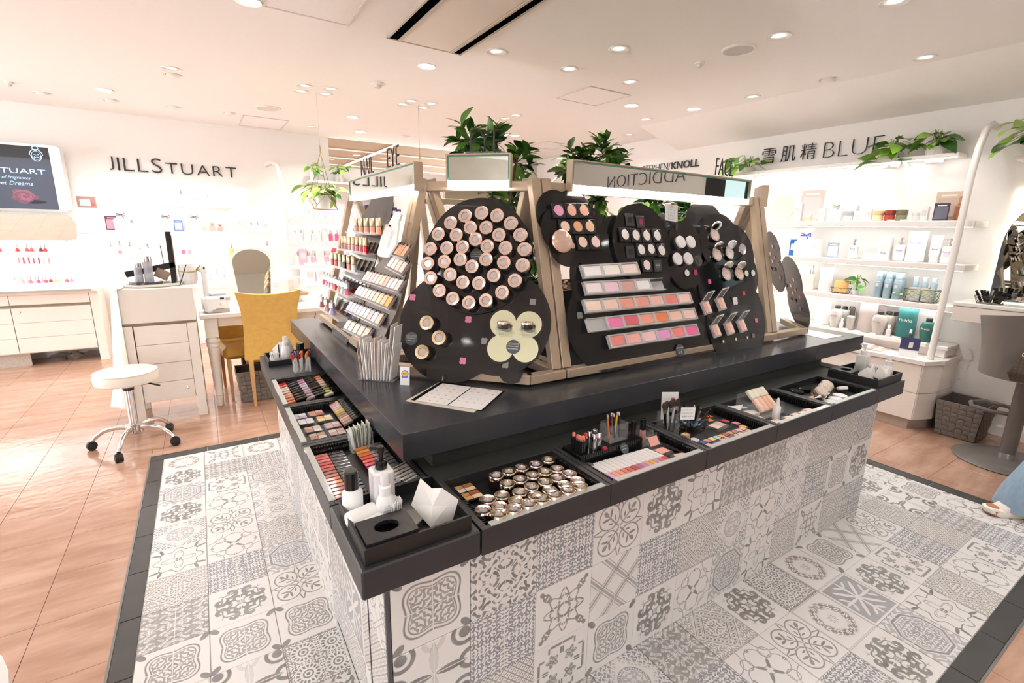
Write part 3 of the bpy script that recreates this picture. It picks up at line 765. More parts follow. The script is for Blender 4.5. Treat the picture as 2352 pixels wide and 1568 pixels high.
header('back', (2.96, 1.76), (3.15, 1.927), 1.638, 1.768, (.66, -.7513), 'small mirror-faced header seen edge-on at the right corner of the island', [])
header('far', (2.55, 3.19), (1.45, 3.19), 1.638, 1.768, (0, 1), 'back of the mirror-faced header on the far side of the island', [('SKIN', .5, .7, .08)])
# ============================================================ display boards and what is on them
def plane(p0, p1, p2, out, off):
    p0, p1, p2 = Vector(p0), Vector(p1), Vector(p2)
    n = (p1-p0).cross(p2-p0).normalized()
    if n.dot(Vector(out)) < 0: n = -n
    u = (p1-p0).normalized(); v = n.cross(u)
    return (p0+n*off, u, v, n)
PLD = plane((.632, 1.942, .90), (1.05, 1.506, .90), (.853, 2.103, 1.684), (-1, -1, 0), .030)
PLF = plane((1.224, 1.511, .868), (2.791, 1.511, .868), (1.224, 1.732, 1.684), (0, -1, 0), .030)
PLL = plane((.632, 3.309, .868), (.632, 2.103, .868), (.853, 3.309, 1.684), (-1, 0, 0), .030)
class View:
    """zoomed picture coordinates -> plane coordinates"""
    def __init__(s, pl, ox, oy, k): s.p0, s.u, s.v, s.n = pl; s.ox, s.oy, s.k = ox, oy, k
    def w(s, x, y, h=0.0): return RP(s.ox+x/s.k, s.oy+y/s.k, s.p0+s.n*h, s.n)
    def uv(s, x, y, h=0.0):
        p = s.w(x, y, h)-s.p0; return (p.dot(s.u), p.dot(s.v))
    def M(s, x, y, h=0.0, rot=0.0, tilt=0.0):
        p = s.w(x, y, h)
        return basis(p, s.u, s.v, s.n) @ T(0, 0, -h) @ T(0, 0, h) @ Rz(rot) @ Rx(tilt)
    def len(s, x, y, r): return abs(s.uv(x+r, y)[0]-s.uv(x-r, y)[0])/2
def cloud(circles, n=110):
    """outline of overlapping rounds, seen from their common middle"""
    cx = sum(c[0] for c in circles)/len(circles); cy = sum(c[1] for c in circles)/len(circles)
    out = []
    for i in range(n):
        a = 2*PI*i/n; dx, dy = math.cos(a), math.sin(a); best = 0.01
        for (x, y, r) in circles:
            ex, ey = x-cx, y-cy; b = ex*dx+ey*dy; c = ex*ex+ey*ey-r*r; d = b*b-c
            if d > 0: best = max(best, b+math.sqrt(d))
        out.append((cx+dx*best, cy+dy*best))
    return out
def clover(r, n=40, cx=0, cy=0): return cloud([(cx-r*.45, cy-r*.45, r*.55), (cx+r*.45, cy-r*.45, r*.55), (cx-r*.45, cy+r*.45, r*.55), (cx+r*.45, cy+r*.45, r*.55)], n)
M_SMOKE = clear('smoked_acrylic', (.012, .012, .014), .86, .06, .35)
M_BOARD = pm('black_board', (.011, .011, .012), .12)
M_SILV = pm('silver_plastic', (.62, .62, .63), .22, metal=.8)
M_GOLD = pm('rose_gold', (.92, .77, .69), .16, metal=1)
M_GOLD2 = pm('pale_gold', (.88, .76, .56), .16, metal=1)
M_PINK = pm('pink_acrylic', (.62, .20, .34), .2)
M_LABELT = pm('white_print', (.85, .85, .85), .5)
M_LABELG = pm('gold_print', (.60, .45, .22), .4)
M_CLR = clear('clear_plastic', (.93, .95, .96), .05, .03, .55)
M_STRIP = clear('bright_acrylic', (.90, .92, .93), .42, .08, .3)
M_FROST = clear('frosted_plastic', (.86, .89, .90), .30, .2, .4)
def shade(h): return pm('shade_'+h, '#'+h, .55, var=.05, scale=120)
def board(vw, circles, off, label, th=.004, mat=None, group=None):
    cs = []
    for (x, y, r) in circles:
        a = vw.uv(x, y); cs.append((a[0], a[1], vw.len(x, y, r)))
    poly = cloud(cs)
    cx = sum(p[0] for p in poly)/len(poly); cy = sum(p[1] for p in poly)/len(poly)
    o = solid('display_board', MB().prism([(x-cx, y-cy) for x, y in poly], off, off+th), mat or M_SMOKE, label, 'display board', group, M=basis(vw.p0+vw.u*cx+vw.v*cy, vw.u, vw.v, vw.n))
    return o
clov_me = MB().prism(clover(.012), 0, .0025).mesh('clover')
def stickers(vw, lst, off, parent, mat, nm='clover_sticker', sc_=1.0):
    inv = parent.matrix_world.inverted()
    for (x, y) in lst:
        mk(nm, clov_me, mat, parent, inv @ vw.M(x, y, off+.0005) @ S3(sc_, sc_, 1))
def badge(vw, x, y, h, r, parent, lines, tint=None):
    inv = parent.matrix_world.inverted(); M = inv @ vw.M(x, y, h)
    b = mk('badge', MB().cyl(r, 0, .002, 28).mesh('badge', True), tint or pm('slate_badge', (.07, .085, .10), .5), parent, M)
    for k, (s_, wd, m_) in enumerate(lines):
        text_to(s_, T(0, r*(.42-.36*k), .0022), wd=wd*r*2, ext=.0003, m=m_, parent=b)

# ---------------------------------------------------------------- jars (corner display)
R_ = .0262
jar = Proto('cream_shadow_jar', 'jar', [
    ('jar_body', me_lathe([(R_*.8, 0), (R_*.95, .002), (R_, .010), (R_*.96, .022), (R_*.8, .025), (0, .025)], 20), clear('smoked_jar', (.03, .025, .025), .55, .05, .6)),
    ('powder', me_lathe([(R_*.72, .025), (R_*.72, .0285), (R_*.3, .0305), (0, .031)], 16), shade('caa49a')),
    ('lid_ring', me_lathe([(R_*.86, .025), (R_*1.03, .0255), (R_*1.04, .034), (R_*.95, .0375), (R_*.60, .0365), (R_*.52, .032)], 24), M_GOLD),
    ('lid_dome', me_lathe([(R_*.56, .033), (R_*.45, .0365), (R_*.22, .0385), (0, .039)], 16), clear('dome_glass', (.80, .80, .84), .22, .02, .8))])
VD = View(PLD, 880, 280, 2.5286)
bu = board(VD, [(548, 790, 318), (548, 740, 290)], .010, 'round black acrylic board of gold-lidded jars under the EYE header')
bl = board(VD, [(400, 1185, 312), (670, 1165, 300), (530, 980, 260)], .0, 'wide two-lobed black board below the round jar board')
JR = [(475, 545), (570, 527), (660, 543), (391, 585), (506, 612), (598, 612), (740, 587), (320, 650), (424, 655), (536, 680), (672, 655), (795, 655), (274, 735), (369, 730), (460, 725), (604, 720), (710, 730), (819, 738),
      (258, 820), (354, 810), (447, 797), (515, 838), (597, 797), (700, 815), (809, 830), (275, 905), (389, 885), (462, 930), (555, 935), (642, 890), (764, 920), (326, 978), (403, 1025), (497, 1048), (596, 1035), (690, 988)]
PW = ['7a5854', '8c706a', '94807c', '7c5650', 'a89490', '74504a', '946460', '98786a', 'b0a09c', '8a4e48', '906a58']
for k, (x, y) in enumerate(JR):
    jar.put(VD.M(x, y, .052) @ T(0, 0, -.036) @ S3(1.1, 1.1, 1), 'gold-lidded cream shadow jar on the round black corner board', 'jars on the round board', {'powder': shade(PW[(k*5) % len(PW)])})
for (x, y) in ((252, 1165), (323, 1252), (225, 1335)):
    lab = {252: 'uppermost', 323: 'middle', 225: 'lowest'}[x]
    jar.put(VD.M(x, y, .044) @ T(0, 0, -.036) @ S3(1.18, 1.18, 1), lab+' of three larger pale-gold jars at the lower left of the corner board', 'larger jars on the lower board', {'lid_ring': M_GOLD2, 'powder': shade('d8d2c8')})
stickers(VD, [(172, 1018), (495, 1147), (463, 1387)], .004, bl, M_PINK, sc_=1.15)
stickers(VD, [(870, 1045), (588, 1272), (710, 1410)], .004, bl, pm('cut_out', (.22, .23, .22), .2), 'cut_out', 1.1)
badge(VD, 165, 1258, .005, VD.len(165, 1258, 36), bl, [('DECORTÉ', .8, M_LABELG), ('EYEGLOW JEWEL', .7, M_LABELT), ('LIMITED 2025', .6, M_LABELT)])
badge(VD, 540, 770, .016, VD.len(540, 770, 34), bu, [('DECORTÉ', .8, M_LABELG), ('EYE GLOW GEM', .8, M_LABELT), ('SKIN SHADOW', .8, M_LABELT)])
# clover mirror with two jars
cs = [VD.uv(x, y)+(VD.len(x, y, 76),) for x, y in ((700, 1172), (848, 1178), (684, 1316), (828, 1320))]
cx, cy = sum(c[0] for c in cs)/4, sum(c[1] for c in cs)/4
cs = [(a-cx, b-cy, r) for a, b, r in cs]
Mc = basis(VD.p0+VD.u*cx+VD.v*cy+VD.n*.006, VD.u, VD.v, VD.n)
t = thing('clover_mirror', 'four-petal mirror plate on the lower corner board', 'mirror', Mc)
part('backing', MB().prism(cloud([(a, b, r*1.16) for a, b, r in cs]), 0, .003), M_BOARD, t)
part('mirror_face', MB().prism(cloud(cs), .0032, .0045), pm('green_tint_mirror', (.78, .88, .66), .05, metal=.9), t)
badge(VD, 755, 1305, .013, VD.len(755, 1305, 40), t, [('DECORTÉ', .8, M_LABELG), ('EYEGLOW GEM', .75, M_LABELT), ('SKIN SHADOW', .75, M_LABELT)])
for k, (x, y, bx_, by_) in enumerate(((698, 1140, 700, 1212), (828, 1143, 838, 1216))):
    M = basis(VD.w(bx_, by_, .02), Vector((.7071, -.7071, 0)), Vector((.7071, .7071, 0)), Vector((0, 0, 1)))
    t = thing('clear_riser', ('left', 'right')[k]+' clear acrylic block under a rose-gold jar on the clover mirror', 'riser', M)
    part('block', MB().box(-.026, .026, -.03, .012, -.012, .008, None, .002), M_CLR, t); part('shelf_lip', MB().box(-.032, .032, -.036, .012, .0082, .012, None, .001), M_CLR, t)
    jar.put(M @ T(0, -.012, .0125) @ S3(.9, .9, .75), 'rose-gold topped jar standing on the '+('left', 'right')[k]+' clear block of the clover mirror', 'jars on clear blocks', {'lid_dome': M_GOLD})
lf = MB().prism([(-.05, .0), (-.03, -.022), (.0, -.032), (.035, -.022), (.05, .018), (.02, .022), (-.02, .014)], 0, .003)
solid('leaf_tag', lf, M_SMOKE, 'leaf-shaped smoked acrylic tab at the foot of the corner board', 'tag', M=VD.M(742, 1475, .02))

# ---------------------------------------------------------------- front display
VF = View(PLF, 1240, 300, 2.8)
bF = board(VF, [(425, 1240, 235), (640, 1235, 235), (850, 1230, 215), (1000, 1080, 250), (700, 1000, 250), (430, 950, 220)], -.006, 'large lobed black board carrying the blush palette rows')
bF2 = board(VF, [(1265, 1225, 185), (1240, 1100, 165), (1150, 1010, 130)], .001, 'black board with open square compacts at the right of the front display')
bA0 = board(VF, [(120, 540, 130), (225, 545, 130), (330, 640, 120), (400, 760, 120)], -.012, 'tall smoked board behind the pressed powder pans')
bA = board(VF, [(130, 640, 120), (230, 600, 125), (300, 720, 118), (170, 730, 115)], .001, 'smoked board of square pressed powder pans at the left of the front display')
bB0 = board(VF, [(510, 690, 110), (610, 640, 110), (740, 700, 110), (650, 800, 130)], -.013, 'dark round board behind the black powder pans')
bB = board(VF, [(650, 730, 182), (585, 600, 85), (740, 880, 95)], .006, 'clear-rimmed round board of black powder pans in the middle of the front display', th=.006)
bC0 = board(VF, [(810, 660, 90), (900, 760, 120), (960, 850, 120)], -.012, 'small lobed smoked board behind the white jars')
bC = board(VF, [(930, 740, 105), (930, 860, 110)], .004, 'lobed black board of round white powder jars')
bD0 = board(VF, [(1080, 660, 135), (1180, 740, 130)], -.012, 'tall round smoked board behind the open round compacts')
bD = board(VF, [(1140, 720, 115), (1250, 800, 120), (1280, 930, 115), (1180, 910, 100)], .004, 'lobed black board of open round compacts')
pan = Proto('powder_pan', 'powder pan', [
    ('case', me_box(-.0255, .0255, -.0255, .0255, 0, .008, .001), pm('black_pan', (.018, .02, .022), .25)),
    ('powder', me_lathe([(.0185, .0081), (.0185, .0088), (.0165, .0092), (0, .0092)], 20), shade('f0c8b0')),
    ('rim', me_lathe([(.0185, .0081), (.0195, .0095), (.0215, .0081)], 20), pm('black_gloss', (.012, .012, .013), .1))])
A_P = [((120, 515), 'f0a8d0'), ((203, 515), 'f5b8a5'), ((282, 515), 'f8bda5'), ((162, 618), 'fbdcca'), ((243, 618), 'f0b888'), ((320, 618), 'f5d0b0'), ((275, 718), 'fbdcc8'), ((357, 718), 'faded5')]
A_N = ['pink', 'dusty rose', 'peach', 'ivory', 'bronze', 'sand', 'cream', 'pale pearl']
for (xy, h), nm in zip(A_P, A_N):
    pan.put(VF.M(*xy, .012) @ T(0, 0, -.006) @ Rx(-.12) @ S3(1.28, 1.28, 1), nm+' round powder in a square black pan, left cluster of the front display', 'pans on the left board', {'powder': shade(h)})
rg = thing('oval_compact', 'closed rose-gold oval compact beside the beige post', 'compact', VF.M(140, 712, .02))
part('lid', MB().lathe([(.046, 0), (.048, .006), (.04, .013), (0, .016)], 28, sx=1.1), pm('blush_gold', (.86, .62, .52), .2, metal=.7), rg, True)
part('base', MB().lathe([(.04, -.014), (.046, -.006), (.046, -.0005), (0, -.0005)], 28, sx=1.1), M_GOLD, rg, True)
text_to('DECORTÉ', T(0, .005, .0155), wd=.035, ext=.0004, m=M_LABELT, parent=rg)
part('clasp', MB().lathe([(.012, .0), (.013, .01), (0, .012)], 12, T(.045, -.02, .002)), M_GOLD, rg, True)
B_P = [((550, 668), 'f8f6f2'), ((620, 672), 'f7efe8'), ((688, 675), 'f8f4f0'), ((757, 675), 'f4f6f6'), ((655, 765), 'fbf7f2'), ((718, 760), 'fffdfa'), ((785, 770), 'f2efec'), ((690, 865), 'f6e9e2')]
for k, (xy, h) in enumerate(B_P):
    pan.put(VF.M(*xy, .024) @ T(0, 0, -.009) @ Rx(-.1) @ S3(1.2, 1.28, 1), 'white powder in a square black pan on the middle round board', 'pans on the middle board', {'powder': shade(h)})
for k, (x, y) in enumerate(((575, 575), (645, 588), (580, 780), (757, 870))):
    t = thing('shade_plate', ['dark plate with a clover cut-out at the top of the middle board', 'dark plate with a magenta clover at the top of the middle board', 'grey empty pan plate with a cut-out on the middle board', 'slate plate with a round printed badge on the middle board'][k], 'plate', VF.M(x, y, .014))
    part('plate', MB().box(-.026, .026, -.028, .028, 0, .004, None, .001), pm('slate_plate', (.05, .055, .06), .3), t)
    if k == 3: badge(VF, x, y, .020, .019, t, [('DECORTÉ', .8, M_LABELG), ('LOOSE POWDER', .8, M_LABELT), ('VARIATION', .6, M_LABELT)])
    else: mk('clover', clov_me, (M_BLACK, pm('magenta', (.42, .04, .14), .3), M_BLACK)[k], t, T(0, 0, .0042) @ S3(1.1, 1.1, .6))
wj = Proto('white_powder_jar', 'powder jar', [
    ('cup', me_lathe([(.022, 0), (.026, .004), (.027, .016), (.02, .017)], 20), M_CLR),
    ('lid', me_lathe([(.025, .0165), (.0262, .018), (.0262, .026), (.024, .028), (0, .028)], 20), pm('white_gloss', (.88, .88, .88), .18))])
for k, (x, y) in enumerate(((900, 722), (965, 722), (880, 830), (948, 828))):
    wj.put(VF.M(x, y, .025) @ T(0, 0, -.016) @ Rx(-.15) @ S3(1.2, 1.2, 1), ['upper left', 'upper right', 'lower left', 'lower right'][k]+' of four white lidded powder jars on the lobed board', 'white jars on the lobed board')
t = thing('empty_ring', 'empty clear ring holder beside the white powder jars', 'holder', VF.M(1010, 838, .012))
part('ring', MB().lathe([(.020, 0), (.027, .0), (.027, .012), (.024, .013), (.020, .004)], 24), M_CLR, t, True); part('floor_disc', MB().cyl(.0195, 0, .002, 20), M_BOARD, t)
disc_me = MB().cyl(.017, 0, .003, 24, b=.0008).mesh('disc', True)
for k, (x, y) in enumerate(((945, 915), (1328, 918), (1370, 915))):
    o = mk('sponge_disc', disc_me, pm('white_sponge', (.85, .85, .84), .7), None, VF.M(x, y, .012)); tag(o, ['flat white disc below the four white powder jars', 'left of two small white discs by the open round compacts', 'right of two small white discs by the open round compacts'][k], 'disc')
rc = Proto('round_compact', 'compact', [
    ('base', me_lathe([(.024, 0), (.027, .003), (.027, .009), (.025, .011), (.021, .011), (.021, .009), (0, .009)], 24), M_CHROME),
    ('powder', me_lathe([(.0205, .0095), (.0205, .0105), (0, .011)], 20), shade('f6dfd4')),
    ('lid', MB().lathe([(.027, -.004), (.0275, 0), (.0255, .0035), (.023, .002), (0, .002)], 24, T(0, .029, .022) @ Rx(-2.0)).mesh('lid', True), M_CHROME),
    ('lid_mirror', MB().cyl(.022, .0022, .0026, 20, T(0, .029, .022) @ Rx(-2.0)).mesh('lm', True), M_MIRROR)])
for k, ((x, y), h) in enumerate((((1125, 672), 'f7e2d8'), ((1140, 800), 'f6e6dd'), ((1222, 790), 'fdf8f4'), ((1200, 925), 'f5dfd4'), ((1283, 922), 'f5dacc'))):
    rc.put(VF.M(x, y, .016) @ T(0, 0, -.009) @ Rx(-.15) @ S3(1.35, 1.35, 1.2), ['topmost open round silver compact', 'middle left open round silver compact', 'middle right open round silver compact', 'lower left open round silver compact', 'lower right open round silver compact'][k]+' on the lobed board', 'open round compacts', {'powder': shade(h)})
t = thing('round_mirror', 'small silver-rimmed round mirror standing among the open compacts', 'mirror', VF.M(1302, 762, .05))
part('rim', MB().lathe([(.026, -.004), (.03, -.002), (.03, .003), (.026, .004)], 28), M_CHROME, t, True); part('mirror_face', MB().cyl(.0262, -.001, .001, 28), pm('mirror_green', (.70, .74, .62), .04, metal=.95), t)
part('stem', MB().tube([(0, -.028, 0), (0, -.04, -.02), (0, -.05, -.045)], .003), M_CHROME, t)
# blush palette strips
sqp = me_box(-.021, .021, -.017, .017, 0, .0025, .0008, 'colour_pan')
frm = MB()
for q in ((-.025, .025, -.0225, -.0185), (-.025, .025, .0185, .0225), (-.025, -.0215, -.0185, .0185), (.0215, .025, -.0185, .0185)): frm.box(*q, 0, .006)
frm = frm.mesh('pan_frame')
ROWS = [((345, 900), (585, 885), 3, ['fdfdfc', 'fbf3ea', 'fbeae0'], 'top', 0),
        ((355, 1008), (672, 990), 4, ['fceef0', 'f9d5e4', 'dbaea5', 'f8faf8'], 'second', 1),
        ((352, 1124), (937, 1075), 7, ['fce3cf', 'fbdac6', 'f3a892', 'f4a596', 'fbc6ba', 'ef8b7e', 'fbd5ca'], 'third', 0),
        ((490, 1232), (968, 1178), 6, ['f584ba', 'e0707a', 'f4ab90', 'f2905f', 'fbd3c2', 'f8d3c6'], 'fourth', 2),
        ((508, 1350), (982, 1283), 6, ['ea8e86', 'f5b6a9', 'f9cfd0', 'eda6d6', 'f58d88', 'f274aa'], 'lowest', 0)]
for (a, b, n, cols, nm, ext) in ROWS:
    A, B = VF.uv(*a, .03), VF.uv(*b, .03); L = math.hypot(B[0]-A[0], B[1]-A[1]); an = math.atan2(B[1]-A[1], B[0]-A[0]); st = L/(n-1)
    M = basis(VF.p0+VF.u*A[0]+VF.v*A[1]+VF.n*.022, VF.u, VF.v, VF.n) @ Rz(an) @ Rx(-.25)
    t = thing('palette_strip', nm+' clear strip of square blush pans on the front display', 'palette strip', M, 'blush palette strips')
    x0, x1 = -st*.52, L+st*.52
    if ext == 1: x1 += st*.9
    if ext == 2: x0 -= st*1.05
    part('tray', MB().box(x0, x1, -.027, .027, -.012, -.006, None, .001).box(x0, x1, -.030, -.027, -.012, .004).box(x0, x1, .027, .030, -.012, .004), M_STRIP, t)
    for k, c in enumerate(cols):
        p_ = mk('colour_pan', sqp, shade(c), t, T(st*k, 0, 0) @ S3(st/.05, 1.25, 1)); mk('pan_frame', frm, M_STRIP, p_, S3(1, 1, 1))
# open square compacts with lifted lids
oc = Proto('square_compact', 'compact', [
    ('base', me_box(-.024, .024, -.028, .028, 0, .012, .002), M_STRIP),
    ('blush_block', me_box(-.019, -.001, -.022, .022, .0122, .014, .0006), shade('f7b9a8')), ('blush_block', me_box(.001, .019, -.022, .022, .0122, .014, .0006), shade('fbdccf')),
    ('lid', MB().box(-.024, .024, 0, .05, -.004, 0, T(0, .029, .014) @ Rx(1.05), .001).mesh('lid'), M_CLR),
    ('lid_frame', MB().box(-.024, .024, .046, .05, .0005, .002, T(0, .029, .014) @ Rx(1.05)).box(-.024, -.021, 0, .046, .0005, .002, T(0, .029, .014) @ Rx(1.05)).box(.021, .024, 0, .046, .0005, .002, T(0, .029, .014) @ Rx(1.05)).mesh('lf'), pm('white_plastic', (.85, .85, .86), .3))])
for k, (x, y) in enumerate(((1075, 1140), (1168, 1115), (1135, 1288), (1222, 1272), (1303, 1256))):
    oc.put(VF.M(x, y, .022) @ T(0, 0, -.012) @ Rx(-.2) @ Rz(.12) @ S3(1.25, 1.25, 1.2), ['upper left', 'upper right', 'lower left', 'lower middle', 'lower right'][k]+' open square blush compact with lifted clear lid', 'open square compacts')
for k, (x, y) in enumerate(((1180, 1355), (1262, 1340), (1335, 1330))):
    o = mk('price_tag', me_box(-.006, .006, -.007, .007, 0, .001, 0), M_LABELT, None, VF.M(x, y, .012)); tag(o, ['left', 'middle', 'right'][k]+' tiny white tag under the open square compacts', 'tag')
stickers(VF, [(1310, 1045)], .007, bF2, pm('red_sticker', (.55, .05, .05), .3)); stickers(VF, [(1390, 1220), (1090, 970)], .007, bF2, pm('pink_sticker', (.75, .16, .38), .3))
stickers(VF, [(1255, 1095)], .007, bF2, M_LABELT, sc_=1.7); stickers(VF, [(1372, 1318)], .007, bF2, pm('cut_out', (.22, .23, .22), .2), 'cut_out')
stickers(VF, [(255, 1188), (960, 985)], .0, bF, pm('cut_out', (.22, .23, .22), .2), 'cut_out', 1.2); stickers(VF, [(1000, 912)], .009, bC, pm('magenta', (.42, .04, .14), .3), sc_=1.2)
stickers(VF, [(810, 628), ], -.006, bC0, M_BLACK, 'cut_out', 1.1); stickers(VF, [(1075, 575)], -.006, bD0, pm('orange_sticker', (.75, .25, .12), .4), sc_=.9)
badge(VF, 900, 1412, .004, VF.len(900, 1412, 28), bF, [('ADDICTION', .8, M_LABELT), ('ザ ブラッシュ', .6, M_LABELT), ('全 色', .5, M_LABELT)])
# notice card in a clear clip
Mn = VF.M(845, 528, .03) @ Rx(.1) @ Rz(-.08)
t = thing('notice_card', 'white handwritten notice card tilted in a clear clip above the front display', 'card', Mn)
part('card', MB().box(-.045, .045, -.04, .04, 0, .001), pm('card_white', (.86, .89, .90), .6), t)
for k, (s_, c_) in enumerate((('お願い', (.7, .25, .3)), ('テスターは', (.25, .5, .6)), ('必ずスタッフに', (.25, .5, .6)), ('お声かけ', (.35, .45, .6)), ('ください', (.25, .5, .6)))):
    text_to(s_, T(0, .028-.014*k, .0012), wd=.045+.006*(k % 3), ext=.0002, m=pm('ink_%d' % k, c_, .6), parent=t)
part('clip', MB().tube([(.035, -.03, -.002), (.05, -.06, -.004), (.058, -.10, -.02)], .004), M_CLR, t)

PLR = plane((3.115, 1.505, .9), (3.34, 1.76, .9), (2.93, 1.67, 1.684), (1, -1, 0), .03)
for cs, off, lab in (([(.15, .12, .16), (.17, .30, .15)], .01, 'lobed grey board at the right corner of the island seen from behind'), ([(.02, .40, .13), (.0, .54, .11)], -.12, 'upper grey board inside the right corner stand')):
    po = cloud(cs); cx = sum(p[0] for p in po)/len(po); cy = sum(p[1] for p in po)/len(po)
    o = solid('display_board', MB().prism([(x-cx, y-cy) for x, y in po], off, off+.004), pm('grey_board', (.10, .10, .105), .25), lab, 'display board', M=basis(PLR[0]+PLR[1]*cx+PLR[2]*cy, *PLR[1:]))
    for k in range(9): mk('clover_sticker', clov_me, (M_SILV, M_PINK, M_BLACK)[k % 3], o, T(.11*math.cos(k*2.4)*(k+2)/9, .11*math.sin(k*2.4)*(k+2)/9, off-.0028))
# ---------------------------------------------------------------- left display: nail polish and shadow racks
VL = View(PLL, 640, 440, 4.9)
bL1 = board(VL, [(1140, 260, 120), (1050, 420, 130), (960, 640, 150), (900, 900, 150), (820, 1150, 150), (740, 1350, 130)], -.004, 'tall smoked board of nail polish shelves on the left display')
bL2 = board(VL, [(1300, 900, 120), (1200, 1100, 170), (1080, 1300, 180)], -.008, 'grey-brown board behind the shadow racks on the left display', mat=pm('taupe_board', (.16, .14, .125), .3))
def nail(cap, body, flare):
    hb = .034; r = .0105
    if not flare:
        bp_ = [(r*.7, 0), (r, .001), (r, hb), (r*.6, hb+.001), (0, hb+.001)]
        cp_ = [(r*.92, hb+.0015), (r*.98, hb+.003), (r*.98, hb+.04), (r*.9, hb+.0415), (0, hb+.0415)]
        n = 4 if False else 12
        return Proto('nail_polish', 'nail polish', [('bottle', me_lathe(bp_, 12), body), ('cap', me_lathe(cp_, 12), cap)])
    bp_ = [(r*1.25, 0), (r*1.35, .002), (r*1.05, .018), (r*.7, .028), (0, .028)]
    cp_ = [(r*.9, .0285), (r*1.08, .031), (r*1.08, .055), (r*.8, .059), (r*.28, .06), (r*.38, .064), (r*.22, .070), (0, .071)]
    return Proto('nail_polish', 'nail polish', [('bottle', me_lathe(bp_, 8, ang=20), body), ('cap', me_lathe(cp_, 8, ang=20), cap)])
def facet_mat():
    m = bpy.data.materials.new('faceted_silver'); m.use_nodes = True; g = m.node_tree; b = g.nodes['Principled BSDF']; b.inputs['Metallic'].default_value = .35; b.inputs['Roughness'].default_value = .25
    tc = g.nodes.new('ShaderNodeTexCoord'); sp = g.nodes.new('ShaderNodeSeparateXYZ'); g.links.new(tc.outputs['Object'], sp.inputs[0])
    x, y, z = (NS(g, sp.outputs[i]) for i in range(3)); a = y.at2(x)*.011
    k = ((a+z).pp(.0035)-.0007).st(2500).max(((a-z).pp(.0035)-.0007).st(2500))
    mx = g.nodes.new('ShaderNodeMix'); mx.data_type = 'RGBA'; mx.inputs['A'].default_value = (.86, .86, .88, 1); mx.inputs['B'].default_value = (.18, .16, .14, 1)
    g.links.new(k.k, mx.inputs['Factor']); g.links.new(mx.outputs['Result'], b.inputs['Base Color'])
    return m
M_FACET = facet_mat()
M_GCAP = pm('gold_cap', (.82, .68, .44), .34, metal=.75)
NP1 = nail(M_GCAP, shade('e8a088'), False); NP2 = nail(M_FACET, shade('f0b8c0'), True)
def enamel(h): return pm('enamel_'+h, '#'+h, .08, coat=.5)
SH = [((872, 470), (1128, 478), NP1, ['e8b8a0', 'eaa890', 'f0b098', 'f0a488', 'f2a080'], 'top', (800, 1150)),
      ((730, 665), (985, 680), NP1, ['a86a58', 'b87060', 'c08878', 'd0a0a0', 'c87080', 'd02030', 'c80818'], 'second', (690, 1045)),
      ((612, 832), (850, 890), NP1, ['b84a38', 'e06040', 'd8d0cc', '141414', 'f0a890', 'e8eef4'], 'third', (590, 950)),
      ((520, 1055), (775, 1150), NP2, ['c86860', 'd8a8d0', 'e0b0c8', 'f0c0c0', 'c83030', 'f0c0a0', 'c8d8f0', 'f08090'], 'fourth', (480, 835)),
      ((490, 1290), (605, 1385), NP2, ['a86858', 'f0b0b8', 'c8c0e8'], 'lowest', (385, 720))]
for (a, b, pr, cols, nm, (e0, e1)) in SH:
    pa, pb = VL.w(*a, .045), VL.w(*b, .045); zz = (pa.z+pb.z)/2; xx = (pa.x+pb.x)/2
    sl = (b[1]-a[1])/(b[0]-a[0])
    y0 = VL.w(e0, a[1]+(e0-a[0])*sl, .045).y; y1 = VL.w(e1, a[1]+(e1-a[0])*sl, .045).y
    back = .632 + DD*(zz-.868)/.816 - .03
    t = thing('nail_shelf', nm+' clear acrylic shelf of nail polish on the left display', 'shelf', T(0, 0, 0))
    part('shelf_plate', MB().box(xx-.022, back-.004, min(y0, y1), max(y0, y1), zz-.004, zz-.0008), M_CLR, t)
    part('shelf_lip', MB().box(xx-.025, xx-.0222, min(y0, y1), max(y0, y1), zz-.004, zz+.009), M_CLR, t)
    n = len(cols)
    for k in range(n):
        y = pa.y+(pb.y-pa.y)*k/(n-1)
        pr.put(T(xx, y, zz) @ (S3(1.22, 1.22, 1) if pr is NP1 else S3(1.4, 1.3, 1.12)), ('gold-capped' if pr is NP1 else 'faceted silver-capped')+' nail polish bottle on the '+nm+' clear shelf', nm+' row of nail polish', {'bottle': enamel(cols[k])})
bad = pm('black_badge', (.02, .02, .02), .4)
for k, (x, y) in enumerate(((848, 412), (880, 870), (412, 1395))):
    o = solid('oval_tag', MB().lathe([(.012, 0), (.012, .002), (0, .002)], 20, sx=.8, sy=1.6), bad, ['oval black shade tag at the top row of nail polish', 'oval black shade tag at the third row of nail polish', 'oval black tag standing at the far corner of the worktop'][k], 'tag', M=VL.M(x, y, .05))
